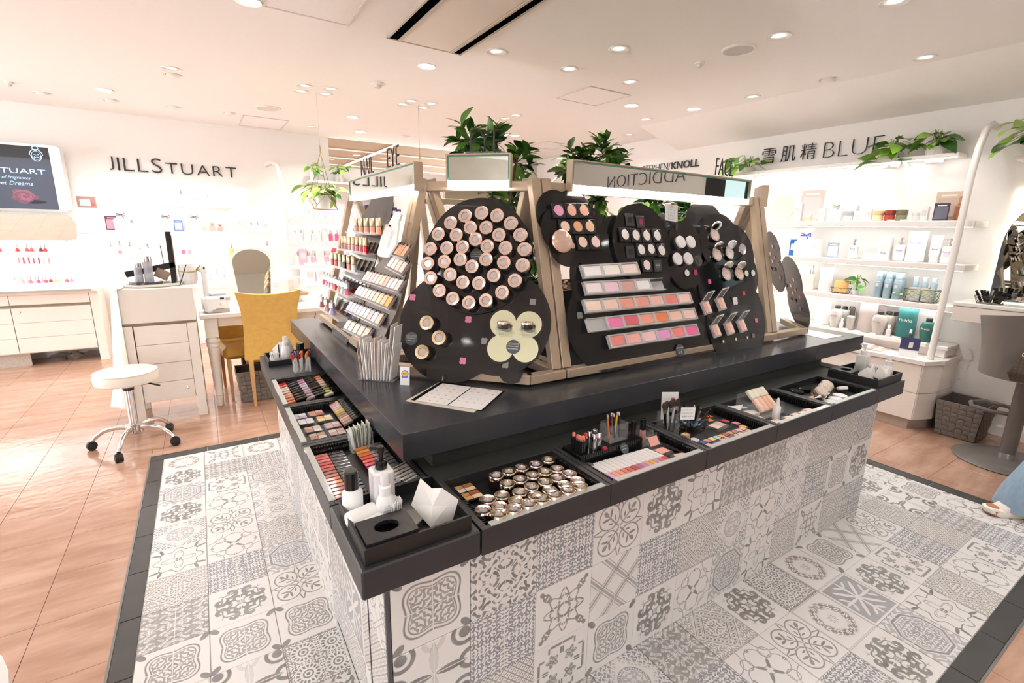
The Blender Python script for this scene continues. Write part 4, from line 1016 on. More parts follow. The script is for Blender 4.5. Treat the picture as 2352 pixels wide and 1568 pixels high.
# pan racks: a grey bar with slots and a row of narrow pans
RK = [((1268, 790), (1400, 850), 4, ['fdfbf8', 'fcf6f0', 'fbe6d8', 'f8ddd0'], 'upper'),
      ((985, 945), (1350, 1050), 10, ['fbf0ea', 'fbe6e0', 'f8d0d4', 'f8e0dc', 'f5dccb', 'f7dcc8', 'e8c4bc', 'dfe2e8', 'f8f0ec', 'f3e0d8'], 'second'),
      ((895, 1110), (1240, 1235), 9, ['fdfcfa', 'fdf8f4', 'fdf8f4', 'fcf0e6', 'fbeade', 'fbe2cc', 'fbe0c4', 'f6cfa8', 'f5bb78'], 'third'),
      ((800, 1285), (1130, 1430), 9, ['fdfdfd', 'fbfcfd', 'dfeaf2', 'fbfcfd', 'fdf8f5', 'fdfdfd', 'd8d2d0', 'fdfdfd', 'f5d4c4'], 'fourth'),
      ((775, 1495), (985, 1590), 5, ['fbf8f4', 'fbe6d8', 'f8e6da', 'efdcd2', 'e9d8ce'], 'lowest'),
      ((1345, 650), (1420, 672), 3, ['f5c0a0', 'f0a080', 'f4b090'], 'top')]
for (a, b, n, cols, nm) in RK:
    A, B = VL.uv(*a, .02), VL.uv(*b, .02); L = math.hypot(B[0]-A[0], B[1]-A[1]); an = math.atan2(B[1]-A[1], B[0]-A[0]); st = L/(n-1)
    M = basis(VL.p0+VL.u*A[0]+VL.v*A[1]+VL.n*.020, VL.u, VL.v, VL.n) @ Rz(an) @ Rx(-.35)
    t = thing('shadow_rack', nm+' slotted grey rack of slim eye shadow pans on the left display', 'rack', M, 'eye shadow racks')
    part('bar', MB().box(-st*.6, L+st*.6, -.032, .032, -.012, -.003, None, .001), pm('taupe_rack', (.24, .22, .20), .3), t)
    part('clear_front', MB().box(-st*.6, L+st*.6, -.036, -.032, -.012, .004), M_STRIP, t)
    pme = me_box(-st*.40, st*.40, -.024, .024, 0, .004, .0008, 'pan')
    for k in range(n): mk('shadow_pan', pme, shade(cols[k]), t, T(st*k, 0, -.002))
    sl_ = me_box(-.002, .002, .022, .034, -.0025, .0005, 0, 'slot')
    for k in range(n+1): mk('slot', sl_, M_BLACK, t, T(st*(k-.5), 0, 0))
# white tester plate with a little drawer
A = [VL.w(x, y, .03) for x, y in ((1372, 230), (1140, 560), (1130, 725), (1240, 745), (1372, 560))]
t = thing('white_tester_plate', 'white rounded tester plate with a small clear drawer between polish and racks', 'plate', basis(VL.w(1265, 490, .03), VL.u, VL.v, VL.n))
inv = t.matrix_world.inverted()
poly = [(inv @ VL.w(x, y, .03)) for x, y in ((1330, 235), (1372, 228), (1400, 260), (1372, 330), (1340, 600), (1245, 745), (1150, 735), (1125, 700), (1170, 520), (1290, 300))]
part('plate', MB().prism([(p.x, p.y) for p in poly], 0, .008), pm('white_gloss', (.88, .88, .88), .18), t)
part('drawer_box', MB().box(-.06, .05, -.05, .03, .0085, .02, Rz(-.3), .003), M_FROST, t)
part('drawer_knob', MB().lathe([(.004, 0), (.004, .008), (0, .009)], 8, T(-.01, .04, .009)), M_BLACK, t)
# ============================================================ greenery
M_LEAFD = pm('leaf_dark', (.034, .11, .02), .3, var=.35, scale=9)
M_LEAFM = pm('leaf_mid', (.085, .24, .035), .32, var=.3, scale=9)
M_LEAFB = pm('leaf_bright', (.26, .48, .06), .35, var=.25, scale=9)
M_LEAFV = pm('leaf_variegated', (.30, .42, .10), .35, var=.6, scale=16)
M_BARK = pm('bark', (.13, .07, .04), .8, var=.4, scale=40, bump=.3)
def leaf_mesh(L, W, fold=.25, droop=.2, heart=False):
    v = []; f = []
    n = 5
    for i in range(n+1):
        s = i/n
        wd = W*math.sin(PI*min(1, s*.97+.02))**(.8) * (1.25-.5*s if heart else 1)
        if heart and i == 0: wd = W*.35
        z = -droop*L*s*s
        v += [(s*L, -wd/2, z+fold*wd*.5), (s*L, 0, z), (s*L, wd/2, z+fold*wd*.5)]
    for i in range(n):
        for k in (0, 1): f.append((3*i+k, 3*i+3+k, 3*i+4+k, 3*i+1+k))
    return MB().add(v, f).mesh('leaf', True, 80)
LF = [leaf_mesh(.075, .034), leaf_mesh(.06, .028, .3, .1), leaf_mesh(.085, .036, .2, .35)]
LH = [leaf_mesh(.085, .062, .2, .35, True), leaf_mesh(.065, .048, .25, .25, True), leaf_mesh(.10, .066, .2, .5, True)]
def look(d, roll=0.0):
    d = Vector(d).normalized(); up = Vector((0, 0, 1)) if abs(d.z) < .95 else Vector((1, 0, 0))
    y = up.cross(d).normalized(); z = d.cross(y)
    return Matrix(((d.x, y.x, z.x, 0), (d.y, y.y, z.y, 0), (d.z, y.z, z.z, 0), (0, 0, 0, 1))) @ Rx(roll)
def ficus(base, blobs, label, bright=.2):
    """base: foot of the trunk; blobs: (centre, radius, twigs)"""
    rnd = random.Random(int(base[0]*1000)); base = Vector(base)
    t = thing('potted_tree', label, 'tree', T(*base))
    c0 = sum((Vector(b[0]) for b in blobs), Vector())/len(blobs) - base
    tr = MB(); fork = Vector((c0.x*.6, c0.y*.6, c0.z*.55))
    tr.tube([(0, 0, 0), (fork.x*.3+.01, fork.y*.4, fork.z*.5), tuple(fork)], .017, 8, taper=[1.2, 1, .8])
    for (c, r, n) in blobs:
        cc = Vector(c)-base; mid = (fork+cc)/2 + Vector((rnd.uniform(-.03, .03), rnd.uniform(-.03, .03), .02))
        tr.tube([tuple(fork), tuple(mid), tuple(cc)], .009, 6, taper=[1, .8, .5])
        for k in range(int(n*1.5)):
            d = Vector((rnd.gauss(0, 1), rnd.gauss(0, 1), rnd.gauss(.15, 1))).normalized()
            tip = cc + d*r*rnd.uniform(.45, 1.0)
            tr.tube([tuple(cc+(tip-cc)*.1), tuple(cc+(tip-cc)*.6+Vector((0, 0, .01))), tuple(tip)], .0025, 4, taper=[1, .8, .5])
            m_ = M_LEAFB if rnd.random() < bright else (M_LEAFD if rnd.random() < .6 else M_LEAFM)
            for q in range(rnd.choice((5, 6, 7))):
                a = q*2.4 + rnd.random(); dd = (d + Vector((math.cos(a), math.sin(a), rnd.uniform(-.25, .5)))*1.1)
                s_ = rnd.uniform(.95, 1.35)
                mk('leaf', rnd.choice(LF), m_, t, T(*(tip - d*.012*q)) @ look(dd, rnd.uniform(-.5, .5)) @ S3(s_, s_, s_))
    part('trunk', tr, M_BARK, t, True)
    return t
def cpt(px, py, y): return tuple(RY(px, py, y))
M_PLANTER = pm('planter_black', (.012, .012, .012), .35)
PT_ = 1.16
t = thing('planter_box', 'long black planter box with bark chips inside the display island', 'planter', T(2.0, 2.3, TZ))
part('box_wall', MB().box(-.82, .82, -.25, -.235, 0, PT_-TZ).box(-.82, .82, .235, .25, 0, PT_-TZ).box(-.82, -.805, -.235, .235, 0, PT_-TZ).box(.805, .82, -.235, .235, 0, PT_-TZ), M_PLANTER, t)
part('soil', MB().box(-.805, .805, -.235, .235, .02, PT_-TZ-.03), pm('soil', (.06, .035, .02), .9), t)
bk = MB(); rb = random.Random(3)
for k in range(380):
    bk.cbox(0, 0, 0, rb.uniform(.02, .05), rb.uniform(.008, .02), .005, T(rb.uniform(-.78, .78), rb.uniform(-.21, .21), PT_-TZ-.02+rb.uniform(0, .018)) @ Rz(rb.uniform(0, 3)) @ Rx(rb.uniform(-.5, .5)) @ Ry(rb.uniform(-.4, .4)))
part('bark_chips', bk, pm('bark_chip', (.22, .11, .06), .8, var=.5, scale=25), t, kind='stuff')
Y1 = 2.33
ficus((1.62, 2.36, PT_-.02), [(cpt(1080, 325, Y1), .11, 9), (cpt(1140, 330, 2.45), .12, 8), (cpt(1185, 375, Y1), .11, 8), (cpt(1130, 450, 2.25), .13, 10), (cpt(1180, 455, 2.4), .12, 9)], 'leafy potted tree rising behind the EYE header', .12)
ficus((1.98, 2.3, PT_-.02), [(cpt(1330, 375, Y1), .12, 10), (cpt(1385, 355, 2.3), .12, 10), (cpt(1415, 385, 2.4), .10, 8), (cpt(1315, 400, 2.2), .08, 4), (cpt(1380, 460, 2.3), .10, 8), (cpt(1410, 520, 2.2), .08, 5)], 'leafy potted tree rising behind the left end of the FACE header', .3)
ficus((2.45, 2.4, PT_-.02), [(cpt(1500, 475, 2.4), .11, 9), (cpt(1530, 500, 2.35), .10, 8), (cpt(1570, 490, 2.45), .10, 8), (cpt(1490, 510, 2.3), .09, 6)], 'low leafy tree behind the notice card on the front display', .2)
ficus((1.3, 2.3, PT_-.02), [(cpt(1232, 590, 2.2), .10, 6), (cpt(1228, 660, 2.15), .09, 6), (cpt(1205, 520, 2.3), .09, 5)], 'low shrub seen between the corner and front displays', .25)
# trailing pot plants
def pothos(pot_c, label, n=16, spread=.16, drop=.12, bright=.5, pot='bowl', rad=.065, hh=.10, vari=False, seed=1, cut=None, lsc=1.0):
    rnd = random.Random(seed); t = thing('pot_plant', label, 'pot plant', T(*pot_c))
    part('pot', MB().lathe([(rad*.72, 0), (rad*.76, .002), (rad, hh), (rad*.9, hh), (rad*.86, hh-.02), (0, hh-.02)], 24), pm('white_pot', (.80, .78, .75), .4), t, True)
    part('soil', MB().cyl(rad*.87, hh-.022, hh-.016, 18), pm('soil', (.06, .035, .02), .9), t)
    st = MB()
    for k in range(n):
        a = rnd.uniform(0, 2*PI)
        if cut is not None: a = cut + rnd.uniform(-1.35, 1.35)
        R = rnd.uniform(.25, 1)*spread; hz = hh + rnd.uniform(.01, .10) - (drop*R/spread*rnd.random() if rnd.random() < .5 else 0)
        tip = Vector((math.cos(a)*R, math.sin(a)*R, hz))
        st.tube([(0, 0, hh-.02), (tip.x*.5, tip.y*.5, max(hz, hh)+.035), tuple(tip)], .0022, 4)
        m_ = M_LEAFV if (vari and rnd.random() < .35) else (M_LEAFB if rnd.random() < bright else (M_LEAFM if rnd.random() < .6 else M_LEAFD))
        q_ = .7 if cut is None else .35
        d = Vector((math.cos(a+rnd.uniform(-q_, q_)), math.sin(a+rnd.uniform(-q_, q_)), rnd.uniform(-.7, .5)))
        s_ = rnd.uniform(.8, 1.25)*lsc
        mk('leaf', rnd.choice(LH), m_, t, T(*tip) @ look(d, rnd.uniform(-.6, .6)) @ S3(s_, s_, s_))
    part('stems', st, pm('stem_green', (.16, .28, .06), .5), t)
    return t
# ============================================================ testers in the drawers and on the ledge
FZ = LZB+.0405           # drawer floor
class VZ:
    def __init__(s, ox, oy, k): s.ox, s.oy, s.k = ox, oy, k
    def p(s, x, y, z): return RZ(s.ox+x/s.k, s.oy+y/s.k, z)
V7 = VZ(1000, 860, 3.5636); V8 = VZ(1480, 760, 3.675); V6 = VZ(580, 760, 2.7034); V2 = VZ(580, 700, 7.84)
ORD = ['first', 'second', 'third', 'fourth', 'fifth', 'sixth', 'seventh', 'eighth', 'ninth', 'tenth', 'eleventh', 'twelfth', 'thirteenth', 'fourteenth', 'fifteenth', 'sixteenth']
# --- drawer 1: jars
J1 = [(925, 690), (823, 728), (706, 755), (601, 785), (497, 820), (997, 765), (898, 788), (798, 818), (694, 850), (588, 885), (1100, 805), (1002, 840), (900, 872), (788, 910), (691, 955), (545, 980), (427, 1015), (1165, 862), (1062, 895), (938, 940),
      (820, 985), (660, 1027), (525, 1070), (392, 1100), (1213, 920), (1118, 960), (1013, 1000), (905, 1035), (795, 1075), (670, 1115), (541, 1152)]
for k, (x, y) in enumerate(J1):
    p = V7.p(x, y, FZ+.046)
    jar.put(T(p.x, max(p.y, .99), FZ) @ Rz(k) @ S3(.9, .9, 1.22), 'rose-gold lidded jar standing in the near front drawer', 'jars in the front drawer', {'powder': shade(['b06a60', 'c88a78', 'a86a64', 'd09888', 'b8503c'][k % 5]), 'lid_ring': M_GOLD if k % 3 else M_GOLD2})
qp = me_box(-.0155, .0155, -.0095, .0095, 0, .0012, .0003, 'pan')
for k, (x, y, cols) in enumerate(((235, 932, ['d8d4d0', 'e8d0b0', 'c89858', 'a06838']), (290, 990, ['d8a868', 'e8d0b0', 'c89050', 'a85830']))):
    p = V7.p(x, y, FZ+.012)
    t = thing('quad_palette', ['far', 'near'][k]+' four-colour shadow palette at the left of the jar drawer', 'palette', T(p.x, p.y, FZ+.004))
    part('case', MB().box(-.036, .036, -.024, .024, 0, .008, None, .001), M_BOARD, t)
    for q in range(4): mk('colour_pan', qp, shade(cols[q]), t, T(-.0165+.033*(q % 2), -.0105+.021*(q//2), .0085))
# --- generic small things
def tubes(nm, cat, parts): return Proto(nm, cat, parts)
lip = Proto('lipstick', 'lipstick', [
    ('case', me_lathe([(.0085, 0), (.009, .001), (.009, .045), (.0075, .046), (0, .046)], 14), M_BOARD),
    ('collar', me_lathe([(.0075, .0462), (.0075, .052), (0, .052)], 14), M_CHROME),
    ('bullet', me_lathe([(.006, .0522), (.006, .058), (.0055, .0615), (.002, .064), (0, .064)], 12), shade('e06a50'))])
capl = Proto('lipstick', 'lipstick', [('case', me_lathe([(.009, 0), (.0095, .001), (.0095, .03), (0, .03)], 14), M_SILV), ('cap', me_lathe([(.0098, .0302), (.0098, .058), (.0088, .06), (0, .06)], 14), M_CHROME)])
pencil = Proto('pencil', 'pencil', [('barrel', me_lathe([(.0012, 0), (.0036, .010), (.0036, .12), (0, .12)], 8), M_BOARD), ('end_cap', me_lathe([(.0040, .1202), (.0040, .135), (.0034, .137), (0, .137)], 8), M_SILV)])
gloss = Proto('lip_gloss', 'lip gloss', [('tube', me_box(-.0085, .0085, -.0085, .0085, 0, .05, .002), shade('e8a090')), ('cap', me_box(-.0088, .0088, -.0088, .0088, .0502, .095, .002), M_BOARD)])
brush = Proto('cosmetic_brush', 'brush', [('handle', me_lathe([(.002, 0), (.0042, .04), (.0046, .10), (0, .10)], 8), M_BOARD), ('ferrule', me_lathe([(.0048, .1002), (.0055, .118), (0, .118)], 8), M_SILV), ('bristles', me_lathe([(.0052, .1182), (.008, .135), (.004, .148), (0, .15)], 8), pm('bristle', (.05, .03, .025), .9))])
def cup(M, w_, d_, h_, label):
    t = thing('clear_cup', label, 'cup', M)
    a, b = w_/2, d_/2
    part('walls', MB().box(-a, a, -b, -b+.002, 0, h_).box(-a, a, b-.002, b, 0, h_).box(-a, -a+.002, -b+.002, b-.002, 0, h_).box(a-.002, a, -b+.002, b-.002, 0, h_), M_CLR, t)
    part('bottom', MB().box(-a+.002, a-.002, -b+.002, b-.002, 0, .003), M_CLR, t)
def lean(p, ax, ay): return T(*p) @ Ry(ax) @ Rx(ay)
# --- drawer 2
p0 = V7.p(1190, 700, FZ); p1 = V7.p(1590, 590, FZ)
RH = .045
t = thing('tester_riser', 'black box riser holding lipsticks in the second front drawer', 'riser', T(1.005, 1.135, FZ))
part('riser_box', MB().box(0, .30, 0, .095, 0, RH, None, .001), M_BOARD, t)
rbm = MB()
for k in range(30): rbm.box(.004+k*.0098, .007+k*.0098, -.0015, .0, .03, RH+.0015)
part('ribbing', rbm, M_LINER, t, kind='stuff')
for k, (x, y, h) in enumerate(((1105, 485, 'e08068'), (1158, 497, 'd87058'), (1120, 520, 'e88a70'), (1172, 518, 'e07860'), (1218, 508, 'e89078'), (1232, 480, 'c84038'))):
    p = V7.p(x, y, FZ+RH+.062)
    lip.put(T(min(max(p.x, 1.02), 1.29), min(max(p.y, 1.15), 1.215), FZ+RH+.0005), ORD[k]+' coral lipstick without a cap, from the left on the black riser', 'open lipsticks', {'bullet': shade(h)})
for k, (x, y) in enumerate(((1262, 462), (1302, 482), (1306, 446), (1342, 472))):
    p = V7.p(x, y, FZ+RH+.06)
    capl.put(T(p.x, min(max(p.y, 1.15), 1.215), FZ+RH+.0005), ['left', 'near', 'far', 'right'][k]+' one of four silver-capped lipsticks on the black riser', 'silver lipsticks')
for k, (x, y) in enumerate(((1272, 548), (1308, 558))):
    p = V7.p(x, y, FZ+RH+.01)
    lip.put(T(p.x, 1.148, FZ+RH+.006) @ Rx(PI/2-.2) @ S3(.9, .9, .5), ['left', 'right'][k]+' red lipstick lying towards the aisle on the black riser', 'red lipsticks', {'bullet': shade('c01828')})
p = V7.p(1435, 450, FZ+RH+.03); cx_, cy_2 = p.x, 1.185
cup(T(cx_, cy_2, FZ+RH+.0005), .085, .06, .065, 'clear acrylic cup of eyeliner pencils on the black riser')
PC = [('d06a20', 0), ('14a0a0', 1), ('181818', 2), ('202020', 3), ('e8c020', 4), ('c06070', 5), ('181818', 6), ('282828', 7)]
for h, k in PC:
    pencil.put(lean((cx_-.03+.0085*k, cy_2-.012+.012*(k % 3), FZ+RH+.004), -.12+.05*(k % 5)-.1*(k % 2), .08*(k % 3)-.06) @ S3(1, 1, .72), {'d06a20': 'orange', '14a0a0': 'turquoise', 'e8c020': 'yellow', 'c06070': 'rose'}.get(h, 'black')+' eyeliner pencil in the clear cup on the riser', 'pencils in the clear cup', {'barrel': shade(h)})
for k, (x, y) in enumerate(((1578, 410), (1622, 400))):
    p = V7.p(x, y, FZ+RH+.05)
    gloss.put(T(p.x, min(p.y, 1.215), FZ+RH+.0005) @ S3(1, 1, .62), ['left', 'right'][k]+' black mascara tube beside the pencil cup', 'black tubes', {'tube': M_BOARD})
p = V7.p(1665, 545, FZ+.02)
cup(T(1.345, p.y+.01, FZ), .055, .055, .06, 'clear acrylic cup holding a nude lip gloss')
gloss.put(T(1.345, p.y+.01, FZ+.004) @ Rx(-.05), 'nude lip gloss tube with tall black cap in a clear cup', None, {'tube': shade('d08878')})
bd = thing('round_sign', 'round slate sign leaning on the black lipstick riser', 'sign', T(*V7.p(1425, 540, FZ+.03)) @ Rx(1.0)); bd.location.y = 1.128
part('disc', MB().cyl(.019, 0, .002, 28), pm('slate_badge', (.07, .085, .10), .5), bd, True); text_to('DECORTÉ', T(0, .008, .0022), wd=.026, ext=.0003, m=M_LABELG, parent=bd); text_to('ROUGE DECORTE', T(0, -.002, .0022), wd=.024, ext=.0003, m=M_LABELT, parent=bd)
bd = thing('round_sign', 'round slate sign lying at the left of the lip sample drawer', 'sign', T(1.022, 1.10, FZ+.014) @ Rx(.5)); part('disc', MB().cyl(.022, 0, .002, 28), pm('slate_badge', (.07, .085, .10), .5), bd, True); text_to('DECORTÉ', T(0, .004, .0022), wd=.03, ext=.0003, m=M_LABELG, parent=bd)
stick = Proto('lip_sample_stick', 'sample stick', [('handle', me_box(-.0095, .0095, -.02, .062, .0, .012, .0015), pm('white_matte', (.86, .85, .84), .5)), ('colour_tip', me_box(-.0092, .0092, -.072, -.0205, .0005, .011, .0012), shade('e09080'))])
SC = ['e0b8e0', 'f0a890', 'e8a088', 'd88878', 'd07060', 'b85858', 'b07080', 'c890c0', 'e0a090', 'e8b050', 'c8a0c8', 'd88080', 'c05050']
for k, h in enumerate(SC):
    stick.put(T(1.038+k*.0212, 1.058-.0008*k, FZ+.008) @ Rx(-.06), ORD[k]+' white-handled lip colour stick from the left in the second drawer', 'lip sample sticks', {'colour_tip': shade(h)})
def blush_compact(M, label, h, lid=True):
    t = thing('blush_compact', label, 'compact', M)
    part('base', MB().box(-.033, .033, -.026, .026, 0, .008, None, .001), M_CLR, t); part('blush', MB().box(-.024, .024, -.018, .018, .0082, .0095, None, .0005), shade(h), t)
    if lid:
        L = T(0, .027, .009) @ Rx(.95); part('lid', MB().box(-.033, .033, 0, .052, -.004, 0, L, .001), M_CLR, t); part('lid_blush', MB().box(-.024, .024, .008, .042, .0002, .0012, L), shade(h), t)
blush_compact(T(1.345, 1.075, FZ+.001), 'open peach blush compact with lifted lid in the second drawer', 'f2b0a0')
blush_compact(T(1.375, 1.01, FZ+.001) @ Rz(-.1), 'flat peach blush compact at the right of the second drawer', 'f0c0a8', False)
for k in range(4):
    pencil.put(T(1.40, 1.02+.02*k, FZ+.010) @ Rz(.25) @ Rx(-PI/2) @ S3(1.2, 1.2, .8), ORD[k]+' black pencil lying along the right side of the second drawer', 'black pencils', {'barrel': M_BOARD, 'end_cap': M_BOARD})
# --- drawer 3
p = V8.p(200, 850, FZ)
cup(T(1.505, 1.185, FZ), .07, .06, .09, 'clear acrylic cup of make-up brushes in the third drawer')
for k in range(8):
    brush.put(lean((1.482+.0065*k, 1.172+.01*(k % 3), FZ+.004), -.22+.05*k, .05*(k % 3)) @ S3(1.1, 1.1, .95), 'make-up brush standing in the clear cup of the third drawer', 'brushes in the clear cup', {'handle': (M_BOARD, M_SILV, pm('white_matte', (.86, .85, .84), .5))[k % 3]})
def wire_basket(M, a, b, h, label, m_, rows=5, cols=9, flare=1.25, rad=.0012):
    t = thing('wire_basket', label, 'basket', M)
    def ringp(s, z, n=28):
        return [(a*s*math.copysign(abs(math.cos(q))**.6, math.cos(q)), b*s*math.copysign(abs(math.sin(q))**.6, math.sin(q)), z) for q in [2*PI*i/n for i in range(n)]]
    part('rim', MB().tube(ringp(flare, h), rad*1.6, 5, True), m_, t); part('base_ring', MB().tube(ringp(1, rad), rad*1.3, 5, True), m_, t)
    w1 = MB(); n = 28
    for i in range(0, n, 1):
        for sg in (1, -1):
            pts = []
            for j in range(rows+1):
                s = 1+(flare-1)*j/rows; rp_ = ringp(s, rad+(h-rad)*j/rows, n); k0 = (i+sg*j//1) % n; pts.append(rp_[k0])
            if i % 2 == 0: w1.tube(pts, rad*.8, 3)
    part('wire_mesh', w1, m_, t, kind='stuff')
    bw_ = MB()
    for k in range(-3, 4):
        x = a*k/4; y = b*math.sqrt(max(0, 1-(k/4)**2)); bw_.tube([(x, -y, rad), (x, y, rad)], rad*.8, 3)
    part('bottom_wires', bw_, m_, t, kind='stuff')
    return t
M_WIRE = pm('bronze_wire', (.06, .045, .035), .4, metal=.7)
bp = V8.p(455, 790, FZ+.02)
wire_basket(T(1.625, 1.165, FZ), .052, .042, .058, 'bronze wire basket of pencils on a blue cloth in the third drawer', M_WIRE)
o = solid('blue_cloth', MB().grid(lambda u, v: ((u-.5)*.085, (v-.5)*.06, .012+.022*(abs(u-.5)*2)**2+.012*(abs(v-.5)*2)**2+.004*math.sin(u*17+v*9)), 14, 10), pm('blue_cloth_fabric', (.28, .45, .68), .9), 'crumpled light blue cloth lining the wire basket', 'cloth', M=T(1.625, 1.165, FZ), smooth=True)
for k in range(9):
    pencil.put(lean((1.60+.006*k, 1.15+.009*(k % 4), FZ+.02), -.5+.13*k, .25-.16*(k % 4)) @ S3(1.1, 1.1, .62), 'black cosmetic pencil bundled in the wire basket', 'pencils in the wire basket', {'barrel': (M_BOARD, M_SILV, M_BOARD)[k % 3], 'end_cap': M_BOARD})
p = V8.p(350, 890, FZ)
t = thing('card_holder', 'small wooden block holding a wire and a white paper card', 'card holder', T(1.512, 1.105, FZ))
part('block', MB().box(-.014, .014, -.012, .012, 0, .026, None, .001), pm('light_wood', (.72, .48, .25), .5, var=.2, scale=30), t)
part('wire', MB().tube([(0, 0, .026), (0, 0, .085)], .0012, 5), M_WIRE, t)
part('card', MB().box(-.028, .028, -.0006, .0006, .085, .135, Rz(-.5)), pm('card_white', (.86, .89, .90), .6), t)
for k, s_ in enumerate(('ジルスチュアート', 'マルチアイカラー', '全色テスター')):
    text_to(s_, Rz(-.5) @ T(0, -.0008, .125-.013*k) @ Rx(PI/2), wd=.044, ext=.0002, m=M_INK, parent=t)
t = thing('floral_card', 'white postcard with pink blossoms standing behind the wire basket', 'card', T(1.555, 1.222, FZ) @ Rz(-.5))
part('card', MB().box(-.035, .035, -.0006, .0006, .02, .15, Rx(-.1)), pm('card_white', (.86, .89, .90), .6), t)
for k, (x, z) in enumerate(((.012, .12), (-.012, .105), (.018, .09))): mk('blossom', clov_me, M_PINK, t, Rx(-.1) @ T(x, -.001, z) @ Rx(PI/2) @ S3(.6, .6, .3))
o = solid('white_disc', MB().cyl(.017, 0, .004, 24, b=.001), pm('white_gloss', (.88, .88, .88), .18), 'small white disc beside the wooden card block', 'disc', M=T(1.545, 1.085, FZ), smooth=True)
sp_ = Proto('shadow_pan', 'shadow pan', [('case', me_box(-.0135, .0135, -.0135, .0135, 0, .005, .0006), M_CLR), ('colour', me_box(-.0118, .0118, -.0118, .0118, .0052, .0062, .0003), shade('e0a0a0'))])
SPC = [['3858a8', 'd89888', 'f0e0a0', 'a8d8d0', 'e8a860', 'b86050', 'd0a090', 'b09080', 'f0b8c0', 'e8d0c0'], ['e8b8b0', '28387a', '704040', 'e0a8b0', 'c0b8c0', '886050', 'd8b8a8', 'e0c8c8', 'c89890', 'e8c0a0'], ['c07860', 'e0a890', 'd8b0a8', 'a06858', 'e8d8d0', 'b88878', 'e0b0b8', 'c8a890', 'd09880', 'e8c8b8']]
nmz = {0: 'back', 1: 'middle', 2: 'front'}
for r_ in range(3):
    for k in range(10):
        h = SPC[r_][k]
        sp_.put(T(1.545+.0288*k-.012*(2-r_)*0, 1.050-.0282*r_, FZ+.0005), 'small square eye shadow pan in the '+nmz[r_]+' row of the third drawer', nmz[r_]+' row of shadow pans', {'colour': shade(h)})
for k, (x, y, h) in enumerate(((1.735, 1.215, 'd06028'), (1.765, 1.18, 'e07830'), (1.80, 1.21, 'c85a28'), (1.815, 1.14, 'c02848'), (1.835, 1.10, 'f090a8'), (1.825, 1.062, 'e8b840'))):
    sp_.put(T(x, y, FZ+.0005) @ S3(1.15, 1.15, 1), ['burnt orange', 'bright orange', 'rust', 'magenta', 'pink', 'yellow'][k]+' single shadow pan at the right of the third drawer', 'loose shadow pans', {'colour': shade(h)})
t = thing('clear_palette', 'wide clear palette of pale shadows in the third drawer', 'palette', T(1.735, 1.12, FZ) @ Rz(.15))
part('case', MB().box(-.045, .045, -.03, .03, 0, .01, None, .002), M_CLR, t); part('shadow_block', MB().box(-.036, -.001, -.02, .02, .0102, .0115), shade('e8d0c0'), t); part('shadow_block', MB().box(.001, .036, -.02, .02, .0102, .0115), shade('d8b8a8'), t)
# --- drawer 4
t = thing('clear_stand', 'slanted clear acrylic stand in the fourth drawer', 'stand', T(2.075, 1.15, FZ))
part('back_plate', MB().box(-.075, .075, .06, .063, 0, .07), M_CLR, t); part('base_plate', MB().box(-.08, .08, -.075, .06, 0, .003), M_CLR, t); part('front_lip', MB().box(-.08, .08, -.078, -.075, 0, .03), M_CLR, t); part('side_plate', MB().box(-.08, -.0775, -.075, .06, .003, .05), M_CLR, t); part('side_plate', MB().box(.0775, .08, -.075, .06, .003, .05), M_CLR, t)
fnd = Proto('foundation_tube', 'foundation', [('tube', me_box(-.014, .014, -.009, .009, 0, .07, .004), shade('f0c8b0')), ('cap', me_box(-.0145, .0145, -.0095, .0095, .0702, .115, .004), pm('cream_cap', (.76, .73, .60), .3))])
for k, h in enumerate(('f0cdb8', 'edc4ac', 'e6b89c', 'f2cdb4')):
    fnd.put(T(2.035+.033*k, 1.10, FZ+.014) @ Rx(-.85), ORD[k]+' cream-capped foundation tube from the left in the slanted stand', 'foundation tubes', {'tube': shade(h)})
ser = Proto('dropper_bottle', 'bottle', [('bottle', me_lathe([(.014, 0), (.016, .002), (.016, .06), (.008, .07), (0, .07)], 18), pm('frost_white', (.82, .81, .78), .3)), ('collar', me_lathe([(.0085, .0702), (.0085, .08), (0, .08)], 14), pm('white_plastic', (.85, .85, .86), .3)), ('dropper_bulb', me_lathe([(.006, .0802), (.0065, .092), (.003, .1), (0, .101)], 12), pm('white_plastic', (.85, .85, .86), .3))])
ser.put(T(2.035, 1.045, FZ), 'white dropper bottle standing in front of the foundation tubes')
t = thing('white_scoop', 'white curved mixing scoop at the left of the fourth drawer', 'scoop', T(1.955, 1.185, FZ+.006) @ Rz(-.3))
part('bowl', MB().grid(lambda u, v: ((u-.5)*.075, (v-.5)*.055*math.sin(PI*min(1, u*.9+.1)), .016*(2*abs(v-.5))**2+.016*(2*abs(u-.5))**2), 12, 8), pm('white_gloss', (.88, .88, .88), .18), t, True); part('handle', MB().box(.03, .06, -.006, .006, .012, .016, None, .001), pm('white_gloss', (.88, .88, .88), .18), t)
for k, (x, y, h, c_) in enumerate(((2.0, 1.135, .012, 'fbf6f0'), (1.965, 1.085, .008, 'f8e6da'), (2.0, 1.02, .008, 'f6e0d4'))):
    t = thing('powder_case', ['tall white powder case', 'flat pale powder case', 'flat blush powder case'][k]+' lying in the fourth drawer', 'powder case', T(x, y, FZ) @ Rz(-.2))
    part('case', MB().box(-.03, .03, -.022, .022, 0, h, None, .002), M_CLR if k else pm('white_gloss', (.88, .88, .88), .18), t); part('powder', MB().box(-.024, .024, -.017, .017, h+.0002, h+.0014), shade(c_), t)
